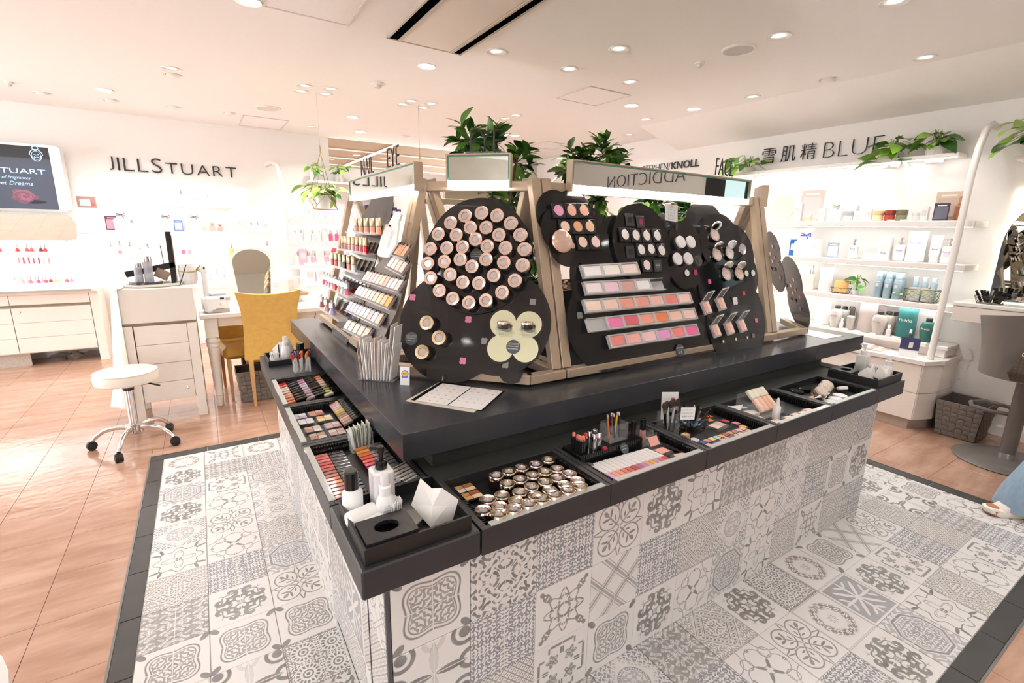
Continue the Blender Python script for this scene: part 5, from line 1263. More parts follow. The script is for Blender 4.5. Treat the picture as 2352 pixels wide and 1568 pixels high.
for k in range(4):
    t = thing('powder_case', ORD[k]+' pressed powder case in the front row of the fourth drawer', 'powder case', T(2.085+.056*k, 1.005+.006*(k % 2), FZ) @ Rz(-.1), 'pressed powders in the fourth drawer')
    part('case', MB().box(-.025, .025, -.024, .024, 0, .012, None, .001), M_STRIP if k != 1 else M_BOARD, t); part('powder', MB().box(-.021, .021, -.019, .019, .0122, .0135), shade(('f3d8cc', 'f0d0c0', 'f5dcd0', 'f2d2c6')[k]), t)
# --- drawer 5
for k, (x, y) in enumerate(((2.40, 1.215), (2.475, 1.21), (2.555, 1.215))):
    t = thing('black_compact', ['left', 'middle', 'right'][k]+' of three closed black round compacts at the back of the end drawer', 'compact', T(x, y-.02, FZ), 'black compacts')
    part('base', MB().lathe([(.033, 0), (.036, .003), (.036, .010), (0, .010)], 28), M_BOARD, t, True); part('lid', MB().lathe([(.036, .0102), (.0365, .016), (.032, .021), (0, .0225)], 28), M_BOARD, t, True)
glit = pm('glitter_cap', (.62, .50, .42), .3, metal=.6, var=.7, scale=260, bump=.5)
gj = Proto('glitter_powder_jar', 'powder jar', [('jar', me_lathe([(.024, 0), (.03, .003), (.031, .016), (.029, .018), (0, .018)], 24), shade('d8c0b0')), ('band', me_lathe([(.0312, .0182), (.0312, .024), (0, .024)], 24), M_CHROME), ('cap', me_lathe([(.0308, .0242), (.031, .04), (.026, .046), (0, .048)], 24), glit)])
for k, (x, y) in enumerate(((2.47, 1.085), (2.54, 1.105), (2.61, 1.125))):
    gj.put(T(x, y, FZ+.018) @ Rz(-.45) @ Rx(.55), ['left', 'middle', 'right'][k]+' of three glitter-capped powder jars leaning in the end drawer', 'glitter jars')
t = thing('foundation_bottle', 'square glass foundation bottle with chrome cap in the end drawer', 'bottle', T(2.405, 1.09, FZ+.012) @ Rz(.5) @ Rx(1.15))
part('bottle', MB().box(-.016, .016, -.011, .011, -.03, .022, None, .004), shade('e8b8a0'), t); part('cap', MB().lathe([(.0105, .0222), (.0115, .024), (.0115, .052), (0, .053)], 16), M_CHROME, t, True)
for k, (x, y) in enumerate(((2.475, 1.03), (2.545, 1.04), (2.62, 1.055))):
    o = solid('powder_puff', MB().lathe([(.03, 0), (.033, .003), (.033, .008), (.03, .011), (0, .0115)], 28), pm('white_sponge', (.85, .85, .84), .7), ['left', 'middle', 'right'][k]+' of three flat white powder puffs in the end drawer', 'powder puff', 'powder puffs', True, T(x, y-.005, FZ))
t = thing('kabuki_brush', 'flat white-handled brush with brown bristles in the end drawer', 'brush', T(2.70, 1.085, FZ+.02) @ Rz(-.4) @ Rx(1.1))
part('handle', MB().box(-.026, .026, -.009, .009, .0, .024, None, .004), pm('white_gloss', (.88, .88, .88), .18), t); part('bristles', MB().box(-.025, .025, -.008, .008, -.022, -.0005, None, .005), pm('brown_bristle', (.10, .05, .035), .9), t)

# ============================================================ black amenity trays
def amen_tray(M, w_, d_, label, ht=.042):
    t = thing('amenity_tray', label, 'tray', M)
    part('tray_wall', MB().box(0, w_, 0, .006, 0, ht).box(0, w_, d_-.006, d_, 0, ht).box(0, .006, .006, d_-.006, 0, ht).box(w_-.006, w_, .006, d_-.006, 0, ht), M_BLACK, t)
    part('tray_floor', MB().box(.006, w_-.006, .006, d_-.006, 0, .006), pm('tray_floor_black', (.02, .022, .02), .25), t)
def lid_box(M, w_, d_, label, hr=.03):
    t = thing('waste_box', label, 'waste box', M)
    n = 28; hole = [(w_/2+hr*math.cos(2*PI*i/n), d_/2+hr*.8*math.sin(2*PI*i/n)) for i in range(n)]
    mb = MB(); v = []; f = []
    for i in range(n):
        a = 2*PI*i/n; c, s = math.cos(a), math.sin(a); k = min((w_/2)/max(abs(c), 1e-6), (d_/2)/max(abs(s), 1e-6)); v += [(hole[i][0], hole[i][1], .012), (w_/2+c*k, d_/2+s*k, .012), (hole[i][0], hole[i][1], .002), (w_/2+c*k, d_/2+s*k, .0)]
    for i in range(n):
        j = (i+1) % n; f += [(4*i, 4*i+1, 4*j+1, 4*j), (4*i+1, 4*i+3, 4*j+3, 4*j+1), (4*i, 4*j, 4*j+2, 4*i+2)]
    mb.add(v, f)
    part('lid', mb, M_BLACK, t); part('box_floor', MB().box(.004, w_-.004, .004, d_-.004, -.028, -.024), M_BLACK, t)
    part('box_wall', MB().box(0, w_, 0, .004, -.0285, -.0005).box(0, w_, d_-.004, d_, -.0285, -.0005).box(0, .004, .004, d_-.004, -.0285, -.0005).box(w_-.004, w_, .004, d_-.004, -.0285, -.0005), M_BLACK, t)
M_WPL = pm('white_plastic', (.85, .85, .86), .3)
M_TISSUE = pm('tissue_paper', (.86, .86, .83), .85)
def tissue(M, label, s=1.0, seed=0):
    k = 1 if seed % 2 == 0 else -1
    P = [(-.058, .008, .035), (-.032, .002, .112), (-.004, -.004, .088), (.022, -.012, .094), (.060, .006, .052), (.046, -.006, .0), (-.004, -.034, .0), (-.02, .024, .0), (.0, -.022, .052), (.034, -.012, .045)]
    F = [(0, 6, 8, 1), (1, 8, 2), (8, 3, 2), (8, 6, 9), (6, 5, 9), (9, 5, 4), (9, 4, 3), (8, 9, 3), (0, 1, 7), (1, 2, 7), (2, 3, 7), (3, 4, 7), (4, 5, 7)]
    o = thing('tissue', label, 'tissue', M)
    part('sheet', MB().add([(x*s*k, y*s, z*s) for x, y, z in P], F), M_TISSUE, o)
    part('fold', MB().add([(x*s*k*.8+.01*s, y*s+.012*s, z*s*.78) for x, y, z in P], F[:8]), M_TISSUE, o)
def swabs(M, label, n=24, h=.055, R=.022, pot=True):
    t = thing('cotton_swabs', label, 'cotton swabs', M)
    if pot: part('holder', MB().lathe([(R, 0), (R+.002, .002), (R+.002, h*.55), (R, h*.55), (R-.001, .003), (0, .003)], 20), clear('white_translucent', (.9, .9, .9), .5, .2, .3), t, True)
    sme = MB().lathe([(.0011, .003), (.0011, h*.85), (.0024, h*.86), (.0027, h*.95), (.0016, h*1.02), (0, h*1.03)], 6).mesh('swab', True)
    rnd = random.Random(n)
    for k in range(n):
        a = k*2.4; r = R*.85*math.sqrt((k+.5)/n)
        mk('swab', sme, pm('cotton', (.88, .88, .86), .9), t, T(r*math.cos(a), r*math.sin(a), 0) @ Ry(.1*math.cos(a)) @ Rx(-.1*math.sin(a)))
def print_lines(parent, r, z0, n=5, wd=.022, col_=None):
    for k in range(n):
        text_to('moisture lotion tester'[:12+(k*5) % 9], T(0, -r-.0003, z0-.006*k) @ Rx(PI/2), wd=wd*(.7+.3*((k*7) % 3)/2), ext=.0001, m=col_ or pm('grey_print', (.25, .25, .26), .6), parent=parent)
def round_bottle(M, label, r=.026, h=.085, cap=None, caph=.055, body=None, capr=None, shoulder=.012, lines=0):
    t = thing('bottle', label, 'bottle', M)
    capr = capr or r*.72
    b_ = part('bottle_body', MB().lathe([(r*.9, 0), (r, .003), (r, h-shoulder), (capr*.9, h), (0, h)], 24), body or M_WPL, t, True)
    part('cap', MB().lathe([(capr, h+.0003), (capr, h+caph-.003), (capr-.003, h+caph), (0, h+caph)], 24), cap or M_BOARD, t, True)
    if lines: print_lines(b_, r, h*.72, lines, r*1.1)
    return t
def spray_bottle(M, label, r=.024, h=.075, body=None, lines=4):
    t = thing('spray_bottle', label, 'bottle', M)
    b_ = part('bottle_body', MB().lathe([(r*.92, 0), (r, .003), (r, h-.015), (r*.62, h), (0, h)], 24), body or M_WPL, t, True)
    part('collar', MB().lathe([(r*.66, h+.0003), (r*.66, h+.022), (r*.5, h+.026), (0, h+.026)], 20), M_WPL, t, True)
    part('nozzle_cap', MB().lathe([(r*.48, h+.0263), (r*.46, h+.05), (r*.38, h+.054), (0, h+.054)], 20), clear('translucent_cap', (.9, .9, .92), .6, .15, .3), t, True)
    if lines: print_lines(b_, r, h*.7, lines, r*1.1)
def pump_bottle(M, label, w_=.05, h=.12, body=None, head=None, sq=True, lines=0, name='pump_bottle'):
    t = thing(name, label, 'bottle', M)
    hd = head or M_WPL; a = w_/2
    mb = MB().box(-a, a, -a, a, 0, h, None, .006) if sq else MB().lathe([(a*.9, 0), (a, .004), (a, h-.02), (a*.4, h), (0, h)], 24)
    b_ = part('bottle_body', mb, body or M_WPL, t, not sq)
    part('collar', MB().lathe([(a*.55, h+.0003), (a*.58, h+.002), (a*.58, h+.022), (a*.4, h+.026), (0, h+.026)], 20), hd, t, True)
    part('pump_stem', MB().cyl(a*.22, h+.0263, h+.045, 12), hd, t, True)
    part('pump_head', MB().lathe([(a*.34, h+.0453), (a*.36, h+.05), (a*.36, h+.062), (0, h+.064)], 16).box(0, a*1.05, -a*.16, a*.16, h+.052, h+.061, Rz(2.6), .002), hd, t)
    if lines: print_lines(b_, a, h*.75, lines, a*1.3)
# near corner tray
amen_tray(T(.238, .972, LZ), .27, .24, 'black amenity tray with bottles and tissue at the near corner of the island')
TF = LZ+.0063
V6p = lambda x, y, z: V6.p(x, y, z)
lid_box(T(.2465, .981, LZ+.036), .125, .10, 'black lidded waste box with a round hole in the near corner tray')
p = V6p(615, 1010, TF+.05)
round_bottle(T(.268, 1.185, TF), 'white round bottle with tall black cap in the near corner tray', .0265, .078, M_BOARD, .05)
pump_bottle(T(.345, 1.178, TF), 'square white bottle with black pump in the near corner tray', .056, .118, head=M_BOARD)
spray_bottle(T(.335, 1.118, TF), 'small white spray bottle with printed lines in the near corner tray')
roll = lambda L, R: MB().lathe([(R*.2, -L/2), (R*.95, -L/2+.002), (R, -L/2+.01), (R*.97, 0), (R, L/2-.01), (R*.95, L/2-.002), (R*.2, L/2)], 20, T(0, 0, R) @ Ry(PI/2), sx=.9)
solid('cotton_roll', roll(.075, .026), pm('cotton', (.88, .88, .86), .9), 'upper thick folded cotton roll in the near corner tray', 'cotton roll', 'cotton rolls', True, T(.275, 1.125, TF) @ Rz(.25))
solid('cotton_roll', roll(.075, .018), pm('cotton', (.88, .88, .86), .9), 'lower thinner cotton roll in front of the thick one', 'cotton roll', 'cotton rolls', True, T(.288, 1.097, TF) @ Rz(.35))
swabs(T(.352, 1.105, TF), 'bundle of white cotton swabs in the near corner tray', 30, .058, .018, False)
tissue(T(.442, 1.055, TF) @ Rz(-.55), 'white paper tissue standing in the near corner tray', 1.05, 0)
# right end tray
amen_tray(T(2.815, .970, LZ), .29, .235, 'black amenity tray with pump bottle at the right end of the island')
lid_box(T(2.825, 1.10, LZ+.034), .11, .098, 'black waste box with a round hole in the right end tray')
pump_bottle(T(2.99, 1.12, TF), 'frosted square pump bottle with printed label in the right end tray', .052, .115, body=clear('frosted_liquid', (.85, .87, .85), .55, .2, .3), lines=6)
swabs(T(3.03, 1.075, TF), 'white cotton swabs packed in the right end tray', 36, .06, .028)
spray_bottle(T(3.045, 1.02, TF), 'white spray bottle with blue crest in the right end tray', .026, .072, lines=2)
tissue(T(2.88, 1.045, TF) @ Rz(-.5), 'cream paper tissue lying in the right end tray', .85, 1); tissue(T(2.94, 1.0, TF) @ Rz(-.4), 'white paper tissue at the front of the right end tray', .85, 2)
# far left tray and stick cup
amen_tray(T(.245, 2.83, LZ), .27, .22, 'black amenity tray at the far left end of the island', .03)
swabs(T(.285, 2.88, TF), 'cotton swabs in a pot in the far left tray', 30, .06, .027); 
pencil.put(T(.305, 2.875, TF+.01) @ Rx(.1) @ S3(.8, .8, .7), 'black pencil stuck in the far left cotton swabs', None, {'barrel': M_BOARD, 'end_cap': M_BOARD})
spray_bottle(T(.345, 2.91, TF), 'white spray bottle in the far left tray', .025, .085, lines=0)
tissue(T(.345, 3.0, TF) @ Rz(.1), 'white tissue behind the spray bottle in the far left tray', 1.0, 3)
round_bottle(T(.415, 2.87, TF), 'dark glass bottle with black cap in the far left tray', .023, .06, M_BOARD, .042, body=pm('dark_glass', (.02, .022, .02), .1), capr=.021)
cup(T(.385, 2.665, LZ), .08, .075, .075, 'clear acrylic cup of coloured nail sticks at the far left')
stk = Proto('nail_stick', 'nail stick', [('stick', me_box(-.002, .002, -.001, .001, 0, .07, .0004), pm('clear_stick', (.75, .72, .70), .2)), ('painted_tip', me_lathe([(.0045, .0702), (.0065, .085), (.0055, .098), (.002, .104), (0, .1045)], 8, sy=.4), shade('e03020'))])
NS_ = ['d84030', 'e87850', '2840c0', 'f0a890', 'c01830', 'e89060', 'f0c8b8', 'e85040', 'd8a040', 'f0b0a0', 'c83028', 'e87060']
for k, h in enumerate(NS_):
    stk.put(lean((.355+.0055*k, 2.642+.016*(k % 4), LZ+.004), -.2+.035*k, .12-.07*(k % 4)), {'2840c0': 'blue'}.get(h, 'red or coral').replace('red or coral', ['red', 'coral', 'peach', 'rose'][k % 4])+'-tipped nail sample stick in the clear cup at the far left', 'nail sample sticks', {'painted_tip': enamel(h)})

# ============================================================ left-side drawers
def rowthings(fn, n):
    for k in range(n): fn(k)
# L1 (nearest): lip colour sticks, x from .245 to .50, y 1.285..1.70
lc = Proto('lip_colour_stick', 'lip colour', [('colour_end', me_box(-.042, 0, -.0088, .0088, 0, .010, .001), shade('c04040')), ('black_cap', me_box(.0006, .052, -.0088, .0088, 0, .010, .001), M_BOARD)])
LC1 = ['d8706a', 'd05060', 'e07078', 'c83a48', 'd84040', 'b05048', 'a84838', 'b85a48', 'c86848', 'e08a58', 'c87060', 'b06050', 'd89060', 'c05848']
for k, h in enumerate(LC1):
    lc.put(T(.297, 1.645-.0232*k, FZ+.004), ORD[k]+' lip colour stick from the far end of the outer row, near left drawer', 'outer row of lip colours', {'colour_end': enamel(h)})
LC2 = ['c87838', 'e09a48', 'd86a30', 'c83828', 'e04038', 'c02858', '8a3a38', 'e8a040', 'c86a50', 'b85040', 'a04848', 'd8886a']
for k, h in enumerate(LC2):
    lc.put(T(.425, 1.61-.026*k, FZ+.016) @ Ry(-.08) @ S3(1, 1, 1), ORD[k]+' lip colour stick from the far end of the inner row, near left drawer', 'inner row of lip colours', {'colour_end': enamel(h), 'black_cap': M_SILV})
for k in range(2):
    o = solid('black_pen_case', MB().lathe([(.009, 0), (.0105, .004), (.0105, .085), (.009, .09), (0, .09)], 14), M_BOARD, ['outer', 'inner'][k]+' black round case lying at the far end of the near left drawer', 'case', 'black round cases', True, T(.262+.095*k, 1.685, FZ+.0108) @ Ry(PI/2))
cup(T(.415, 1.655, FZ), .075, .06, .07, 'clear acrylic leaflet holder in the near left drawer')
for k in range(5):
    o = solid('folded_leaflet', MB().box(-.0013, .0013, -.022, .022, 0, .085+.004*k, None, .0004).box(.0015, .0024, -.022, .022, .0, .08, Ry(.06)), pm('pale_leaflet', (.62, .66, .58), .6), 'pale green folded leaflet standing in the clear holder', 'leaflet', 'leaflets in the clear holder', M=T(.39+.012*k, 1.655, FZ+.0035) @ Ry(-.1+.04*k))
t = thing('slotted_box', 'black divided box with silver lined slots at the near left drawer', 'box', T(.462, 1.335, FZ+.03) @ Ry(-.25))
part('box', MB().box(-.03, .035, -.05, .07, -.02, 0, None, .001), M_BLACK, t)
for k in range(6): part('divider', MB().box(-.028, .033, -.048+.022*k, -.047+.022*k, .0003, .008), M_SILV, t)
for k in range(5): part('mirror_slot', MB().box(-.026, .03, -.045+.022*k, -.029+.022*k, .0003, .002), pm('slot_metal', (.62, .64, .58), .2, metal=.6), t)
# L2: square palettes + slanted swatches
q4 = me_box(-.0135, .0135, -.0135, .0135, 0, .0012, .0003, 'pan')
P2 = [(.272, 2.07, ['c8ccd8', 'b8b0c0', 'd8dce4', 'e8e8ee']), (.34, 2.075, ['c88a70', 'b87060', 'd8a090', 'e0b8a8']), (.288, 2.0, ['f0f0e8', 'e8e8e0', 'f0e8e8', 'e8e0e8']), (.36, 2.0, ['f0e8a0', 'f0d0a0', 'e8b888', 'f0e8c0']), (.298, 1.905, ['b89078', 'e8e4e0', 'c8a898', 'd8c8c0']), (.372, 1.91, ['d8b8a8', 'c8a0a0', 'c8b8c8', 'e0d0d0']), (.30, 1.828, ['a88878', 'd8c8c0', 'c8a898', 'b89888']), (.372, 1.832, ['c8b0a0', 'd8c0b8', 'e0d0c8', 'c8a898'])]
for k, (x, y, cols) in enumerate(P2):
    t = thing('square_palette', ['silver blue', 'terracotta', 'white', 'yellow and peach', 'taupe', 'mauve', 'brown', 'sand'][k]+' four-pan shadow palette in the middle left drawer', 'palette', T(x, y, FZ), 'four-pan palettes')
    part('case', MB().box(-.032, .032, -.032, .032, 0, .009, None, .002), M_CLR, t)
    for q in range(4): mk('colour_pan', q4, shade(cols[q]), t, T(-.0145+.029*(q % 2), -.0145+.029*(q//2), .0092))
sw = Proto('swatch_stick', 'swatch', [('colour_end', me_box(-.04, 0, -.010, .010, 0, .012, .002), shade('c0a080')), ('cap', me_box(.0006, .05, -.010, .010, 0, .012, .002), pm('olive_gloss', (.012, .02, .016), .12))])
for k, h in enumerate(('d8a890', 'd0a0a0', 'c8b0b8', 'b8a8b0', 'c8b040', 'b09838', '907860', 'a07868', 'c8a898', 'b88878', '988878')):
    sw.put(T(.445, 2.115-.024*k, FZ+.022) @ Ry(-.35), ORD[k]+' dark-capped liquid shadow from the far end of the middle left drawer', 'liquid shadows', {'colour_end': enamel(h)})
for k in range(4):
    solid('swatch_card', MB().box(-.035, .035, -.009, .009, 0, .003, None, .0005), M_SILV, ORD[k]+' silver swatch strip at the near end of the middle left drawer', 'swatch', 'silver swatch strips', M=T(.44, 1.83-.022*k, FZ+.014) @ Ry(-.25))
# L3: gloss tubes
gt = Proto('gloss_tube', 'lip gloss', [('tube', me_box(-.042, 0, -.0095, .0095, 0, .014, .003), shade('e07070')), ('cap', me_box(.0006, .05, -.0092, .0092, 0, .014, .003), M_BOARD)])
G3 = [['e04840', 'e87068', 'f0d8d0', 'f5e6e0', 'f0c8b8', 'f0b098', 'e8a080', 'e89060', 'f08040'], ['d8a8c8', 'c898b8', 'e0c8d8', 'd8c8d8', 'c8b8c8', 'c8a8b0', 'b8a0a8', 'a890a0', 'b898a8'], ['e89060', 'e8a080', 'f0c8b8', 'f0d0c0', 'e8c0b0', '486838', 'a8b850', 'd8d048', 'e8e8d8']]
for r_ in range(3):
    for k in range(9):
        gt.put(T((.292, .375, .455)[r_], 2.55-.036*k+.004*(r_ % 2), FZ+.006+.006*r_) @ Rz(.12*((k % 3)-1)) @ Ry(-.18) @ Rx(.05*(k % 2)), 'black-capped gloss tube in the '+['outer', 'middle', 'inner'][r_]+' row of the far left drawer', ['outer', 'middle', 'inner'][r_]+' row of gloss tubes', {'tube': enamel(G3[r_][k])})
for k in range(2): solid('label_tape', MB().box(-.004, .004, -.07, .07, 0, .0006), pm('clear_tape', (.55, .52, .5), .3), ['far', 'middle'][k]+' strip of clear tape on the drawer edge', 'tape', M=T(.2305, (2.38, 1.93)[k], LZ+.0004))
solid('white_sticker', MB().box(-.006, .006, -.014, .014, 0, .0006), M_LABELT, 'small white sticker on the near left drawer edge', 'sticker', M=T(.232, 1.655, LZ+.0004))
# ============================================================ on the worktop
def brochure(M, n, label):
    t = thing('brochure_stack', label, 'brochures', M)
M_PAPER = pm('glossy_paper', (.82, .81, .80), .4)
rnd = random.Random(5)
A = RZ(875, 880, TZ)
t = thing('brochure_holder', 'clear acrylic holder standing on the worktop by the corner display', 'holder', T(.57, 1.895, TZ) @ Rz(-.75))
part('front_plate', MB().box(-.075, .075, -.045, -.042, 0, .045), M_CLR, t); part('base_plate', MB().box(-.075, .075, -.042, .05, 0, .003), M_CLR, t); part('back_plate', MB().box(-.075, .075, .05, .053, 0, .06), M_CLR, t)
for k in range(11):
    c_ = ['c8b8b0', 'e8e4e0', 'f0eeec', 'e0d8d4', 'f4f2f0', 'd8c8c4', 'f0eae6', 'e8e0dc', 'f0f0f0', 'dcd4d0', 'f6f4f2'][k]
    solid('brochure', MB().box(-.001-.0008*(k % 3), .0015, -.036, .036, 0, .155+.006*((k*3) % 4)+(.06 if k > 8 else 0), None, .0004).box(.0018, .0028, -.035, .036, .002, .15, Ry(.03)), pm('paper_'+c_, '#'+c_, .4), ORD[k]+' upright brochure from the left in the clear holder', 'brochure', 'brochures in the clear holder', M=T(.57, 1.895, TZ+.0035) @ Rz(-.75) @ T(-.066+.012*k, .0, 0) @ Ry(-.10+.025*k))
p = RZ(930, 884, TZ)
t = thing('award_card', 'small white card with a gold and violet rosette standing on the worktop', 'card', T(p.x, p.y, TZ) @ Rz(-.65))
part('card', MB().box(-.019, .019, -.0008, .0008, 0, .074, Rx(-.12)), pm('card_white', (.86, .89, .90), .6), t)
A2 = Rx(-.12)
part('violet_ring', MB().cyl(.0145, 0, .0006, 24, A2 @ T(0, -.0009, .046) @ Rx(PI/2)), pm('violet', (.25, .18, .55), .5), t); part('gold_disc', MB().cyl(.011, 0, .0006, 24, A2 @ T(0, -.0016, .046) @ Rx(PI/2)), pm('yellow_gold', (.80, .62, .08), .4), t)
part('violet_ribbon', MB().box(-.013, .013, -.0022, -.0012, .029, .036, A2), pm('violet', (.25, .18, .55), .5), t); text_to('BEST', A2 @ T(0, -.0024, .046) @ Rx(PI/2), wd=.014, ext=.0002, m=M_INK, parent=t); part('stand_foot', MB().box(-.006, .006, .001, .03, 0, .002), M_CLR, t)
# colour chart
a_, b_, c_, d_ = RZ(1012, 878, TZ), RZ(1160, 897, TZ), RZ(1110, 943, TZ), RZ(945, 920, TZ)
u_ = (b_-a_); an = math.atan2(u_.y, u_.x); W_ = u_.length; Hh = (d_-a_).length
M0 = T(*a_) @ Rz(an)
t = thing('colour_chart', 'ring-bound colour chart with lip swatches lying on the worktop', 'chart', M0)
part('back_sheet', MB().box(-.004, W_*.97, -Hh-.012, -.006, 0, .002, Rz(-.05)), pm('card_cream', (.72, .65, .56), .5), t)
part('black_page', MB().box(0, W_, -Hh, 0, .0022, .0035), M_BOARD, t)
wp = pm('paper_white2', (.86, .86, .85), .6)
for (i, j) in ((0, 0), (1, 0), (0, 1), (1, 1)):
    q_ = part('white_panel', MB().box(.018+(W_*.47)*i, .014+W_*.47*(i+1)-.001, -.018-(Hh*.47)*j-Hh*.465, -.018-(Hh*.47)*j, .0037, .0041), wp, t)
    for k in range(12 if i == 0 else 8):
        x = .018+W_*.47*i+W_*.47*((k % 4)+.6)/4.4; y = -.018-Hh*.47*j-Hh*.465*((k//4)+.55)/3.2
        mk('swatch', MATS.setdefault('_swme', MB().lathe([(.0052, 0), (.0052, .0003), (0, .0003)], 8, sy=.55).mesh('swatch')), shade(['e8a8a0', 'd88080', 'e8b8a8', 'c87878', 'f0c8b8'][(k+i+j) % 5]), q_, T(x, y, .0042))
part('binder_ring', MB().tube([(.012, .004+.012*math.cos(q), .004+.016*math.sin(q)+.010) for q in [2*PI*i/14 for i in range(14)]], .0012, 5, True), M_CHROME, t)
p = RZ(1880, 762, TZ)
t = thing('price_sheet', 'white printed sheet lying at the right end of the worktop', 'sheet', T(3.16, 1.50, TZ) @ Rz(-.05))
part('sheet', MB().box(-.03, .16, -.12, .12, 0, .0012), wp, t); part('lower_sheet', MB().box(-.025, .165, -.125, .115, -.0000, -.0000+.0005), M_INK, t)
# ============================================================ left wall: shelves, sign, counters
def shelf(x0, x1, y0, y1, z, th, label, led=True, mat=None, led_e=.2):
    t = thing('wall_shelf', label, 'shelf', T((x0+x1)/2, y1, z)); a = (x1-x0)/2
    part('board', MB().box(-a, a, y0-y1, 0, -th, 0, None, .003), mat or M_SHELF, t)
    if led:
        part('led_strip', MB().box(-a+.02, a-.02, y0-y1+.02, y0-y1+.035, -th-.004, -th-.0005), M_LED, t)
        ld = bpy.data.lights.new('shelf_light', 'AREA'); ld.shape = 'RECTANGLE'; ld.size = (x1-x0)-.04; ld.size_y = .04; ld.energy = led_e*(x1-x0); ld.color = (1, .97, .94)
        lo = bpy.data.objects.new('shelf_light', ld); col.objects.link(lo); lo.parent = t; lo.matrix_local = T(0, y0-y1+.05, -th-.01) @ Rx(.5)
    return t
M_PALE = pm('pale_plastic', (.82, .80, .78), .35)
M_GLASSY = clear('pale_glass', (.95, .93, .93), .45, .05, .5)
# product kinds, one unit tall
G = {}
G['pump'] = Proto('pump_bottle', 'bottle', [('body', me_box(-.19, .19, -.13, .13, 0, .68, .05), M_PALE, [('logo_dot', MB().cyl(.10, 0, .004, 18, T(0, -.131, .36) @ Rx(PI/2)).mesh('d'), pm('lilac_print', (.66, .60, .74), .5))]), ('pump', MB().lathe([(.07, .681), (.07, .78), (.03, .79), (.03, .9), (.08, .905), (.08, .98), (0, 1)], 12).box(-.2, 0, -.03, .03, .92, .97).mesh('p'), M_SILV)])
G['flacon'] = Proto('flacon', 'bottle', [('body', me_lathe([(.15, 0), (.17, .02), (.17, .58), (.08, .66), (0, .66)], 14), M_GLASSY), ('cap', me_lathe([(.09, .661), (.1, .67), (.1, .97), (.08, 1), (0, 1)], 12), M_SILV)])
G['tube'] = Proto('cream_tube', 'tube', [('body', MB().add([(-.17, -.02, 1), (.17, -.02, 1), (.17, .02, 1), (-.17, .02, 1), (-.15, -.12, .22), (.15, -.12, .22), (.15, .12, .22), (-.15, .12, .22)], [(0, 1, 2, 3), (4, 7, 6, 5), (0, 4, 5, 1), (1, 5, 6, 2), (2, 6, 7, 3), (3, 7, 4, 0)]).mesh('t'), M_PALE), ('cap', me_lathe([(.14, 0), (.14, .2), (.12, .215), (0, .215)], 14), M_WPL)])
G['box'] = Proto('product_carton', 'carton', [('carton', me_box(-.22, .22, -.16, .16, 0, 1, .012), M_PALE), ('label_panel', me_box(-.14, .14, -.163, -.1605, .35, .75), pm('pale_label', (.70, .66, .64), .5)), ('top_flap', me_box(-.2, .2, -.14, .14, 1.001, 1.012), M_PALE)])
G['jar'] = Proto('cream_jar', 'jar', [('jar', me_lathe([(.38, 0), (.42, .03), (.42, .55), (.38, .58), (0, .58)], 18), M_GLASSY), ('lid', me_lathe([(.43, .585), (.44, .6), (.44, .96), (.40, 1), (0, 1)], 18), M_PALE)])
G['bag'] = Proto('gift_bag', 'gift bag', [('bag', MB().add([(-.3, -.2, 0), (.3, -.2, 0), (.3, .2, 0), (-.3, .2, 0), (-.34, -.16, .5), (.34, -.16, .5), (.34, .16, .5), (-.34, .16, .5), (-.08, -.05, .75), (.08, -.05, .75), (.08, .05, .75), (-.08, .05, .75), (-.26, -.06, .98), (.26, -.05, 1), (.2, .05, .97), (-.22, .05, .99)], [(3, 2, 1, 0)]+[(4*r+i, 4*r+(i+1) % 4, 4*r+4+(i+1) % 4, 4*r+4+i) for r in range(3) for i in range(4)]+[(12, 13, 14, 15)]).mesh('b', True), clear('cellophane', (.95, .94, .93), .55, .15, .4)), ('bow', MB().tube([(0, -.07, .75), (-.16, -.1, .83), (-.18, -.1, .73), (0, -.08, .75), (.16, -.1, .83), (.18, -.1, .72), (0, -.08, .75), (.12, -.1, .6)], .022, 5).mesh('bow', True), pm('bow_dark', (.10, .09, .10), .5))])
G['card'] = Proto('display_card', 'card', [('card', me_box(-.36, .36, -.012, .012, 0, 1), M_PALE), ('picture', me_box(-.30, .30, -.016, -.0125, .1, .78), pm('pale_label', (.70, .66, .64), .5)), ('heading', me_box(-.22, .22, -.016, -.0125, .84, .90), M_LABELT)])
G['disc'] = Proto('round_plate', 'plate', [('plate', MB().cyl(.48, -.02, .02, 32, T(0, 0, .49) @ Rx(PI/2-.15)).mesh('d', True), M_PALE), ('stand', MB().tube([(-.2, -.1, 0), (0, .05, .1), (.2, -.1, 0)], .02, 5).mesh('s'), M_PALE)])
def G_put(kind, px, pyb, pyt, yp, z, what, where, group, mats=None, axis='y', turn=0.0):
    """stand a product with its foot at picture column px on a shelf; size from its height in the picture"""
    f = RY if axis == 'y' else RX
    b = f(px, pyb, yp); tp = f(px, pyt, yp); h = max(.02, tp.z-b.z)
    return G[kind].put(T(b.x, b.y, z) @ Rz((0 if axis == 'y' else -PI/2)+turn) @ S3(h, h, h), what+' '+where, group, mats)
def cm(h, r=.45): return pm('tint_'+h, '#'+h, r)
YS0, YS1 = 6.91, YL-.001
shelf(-.453, .361, YS0, YS1, 1.70, .03, 'short top shelf under the JILLSTUART sign'); shelf(-.892, .813, YS0, YS1, 1.395, .03, 'long middle shelf under the JILLSTUART sign'); shelf(-.896, .838, YS0, YS1, 1.085, .03, 'long lower shelf under the JILLSTUART sign')
shelf(-.80, .84, 6.85, YS1, .77, .03, 'lowest shelf behind the steamer and mirror')
t = shelf(-.90, .45, 7.05, YS1, 1.97, .04, 'narrow white ledge with hidden light below the JILLSTUART sign', led_e=.5)
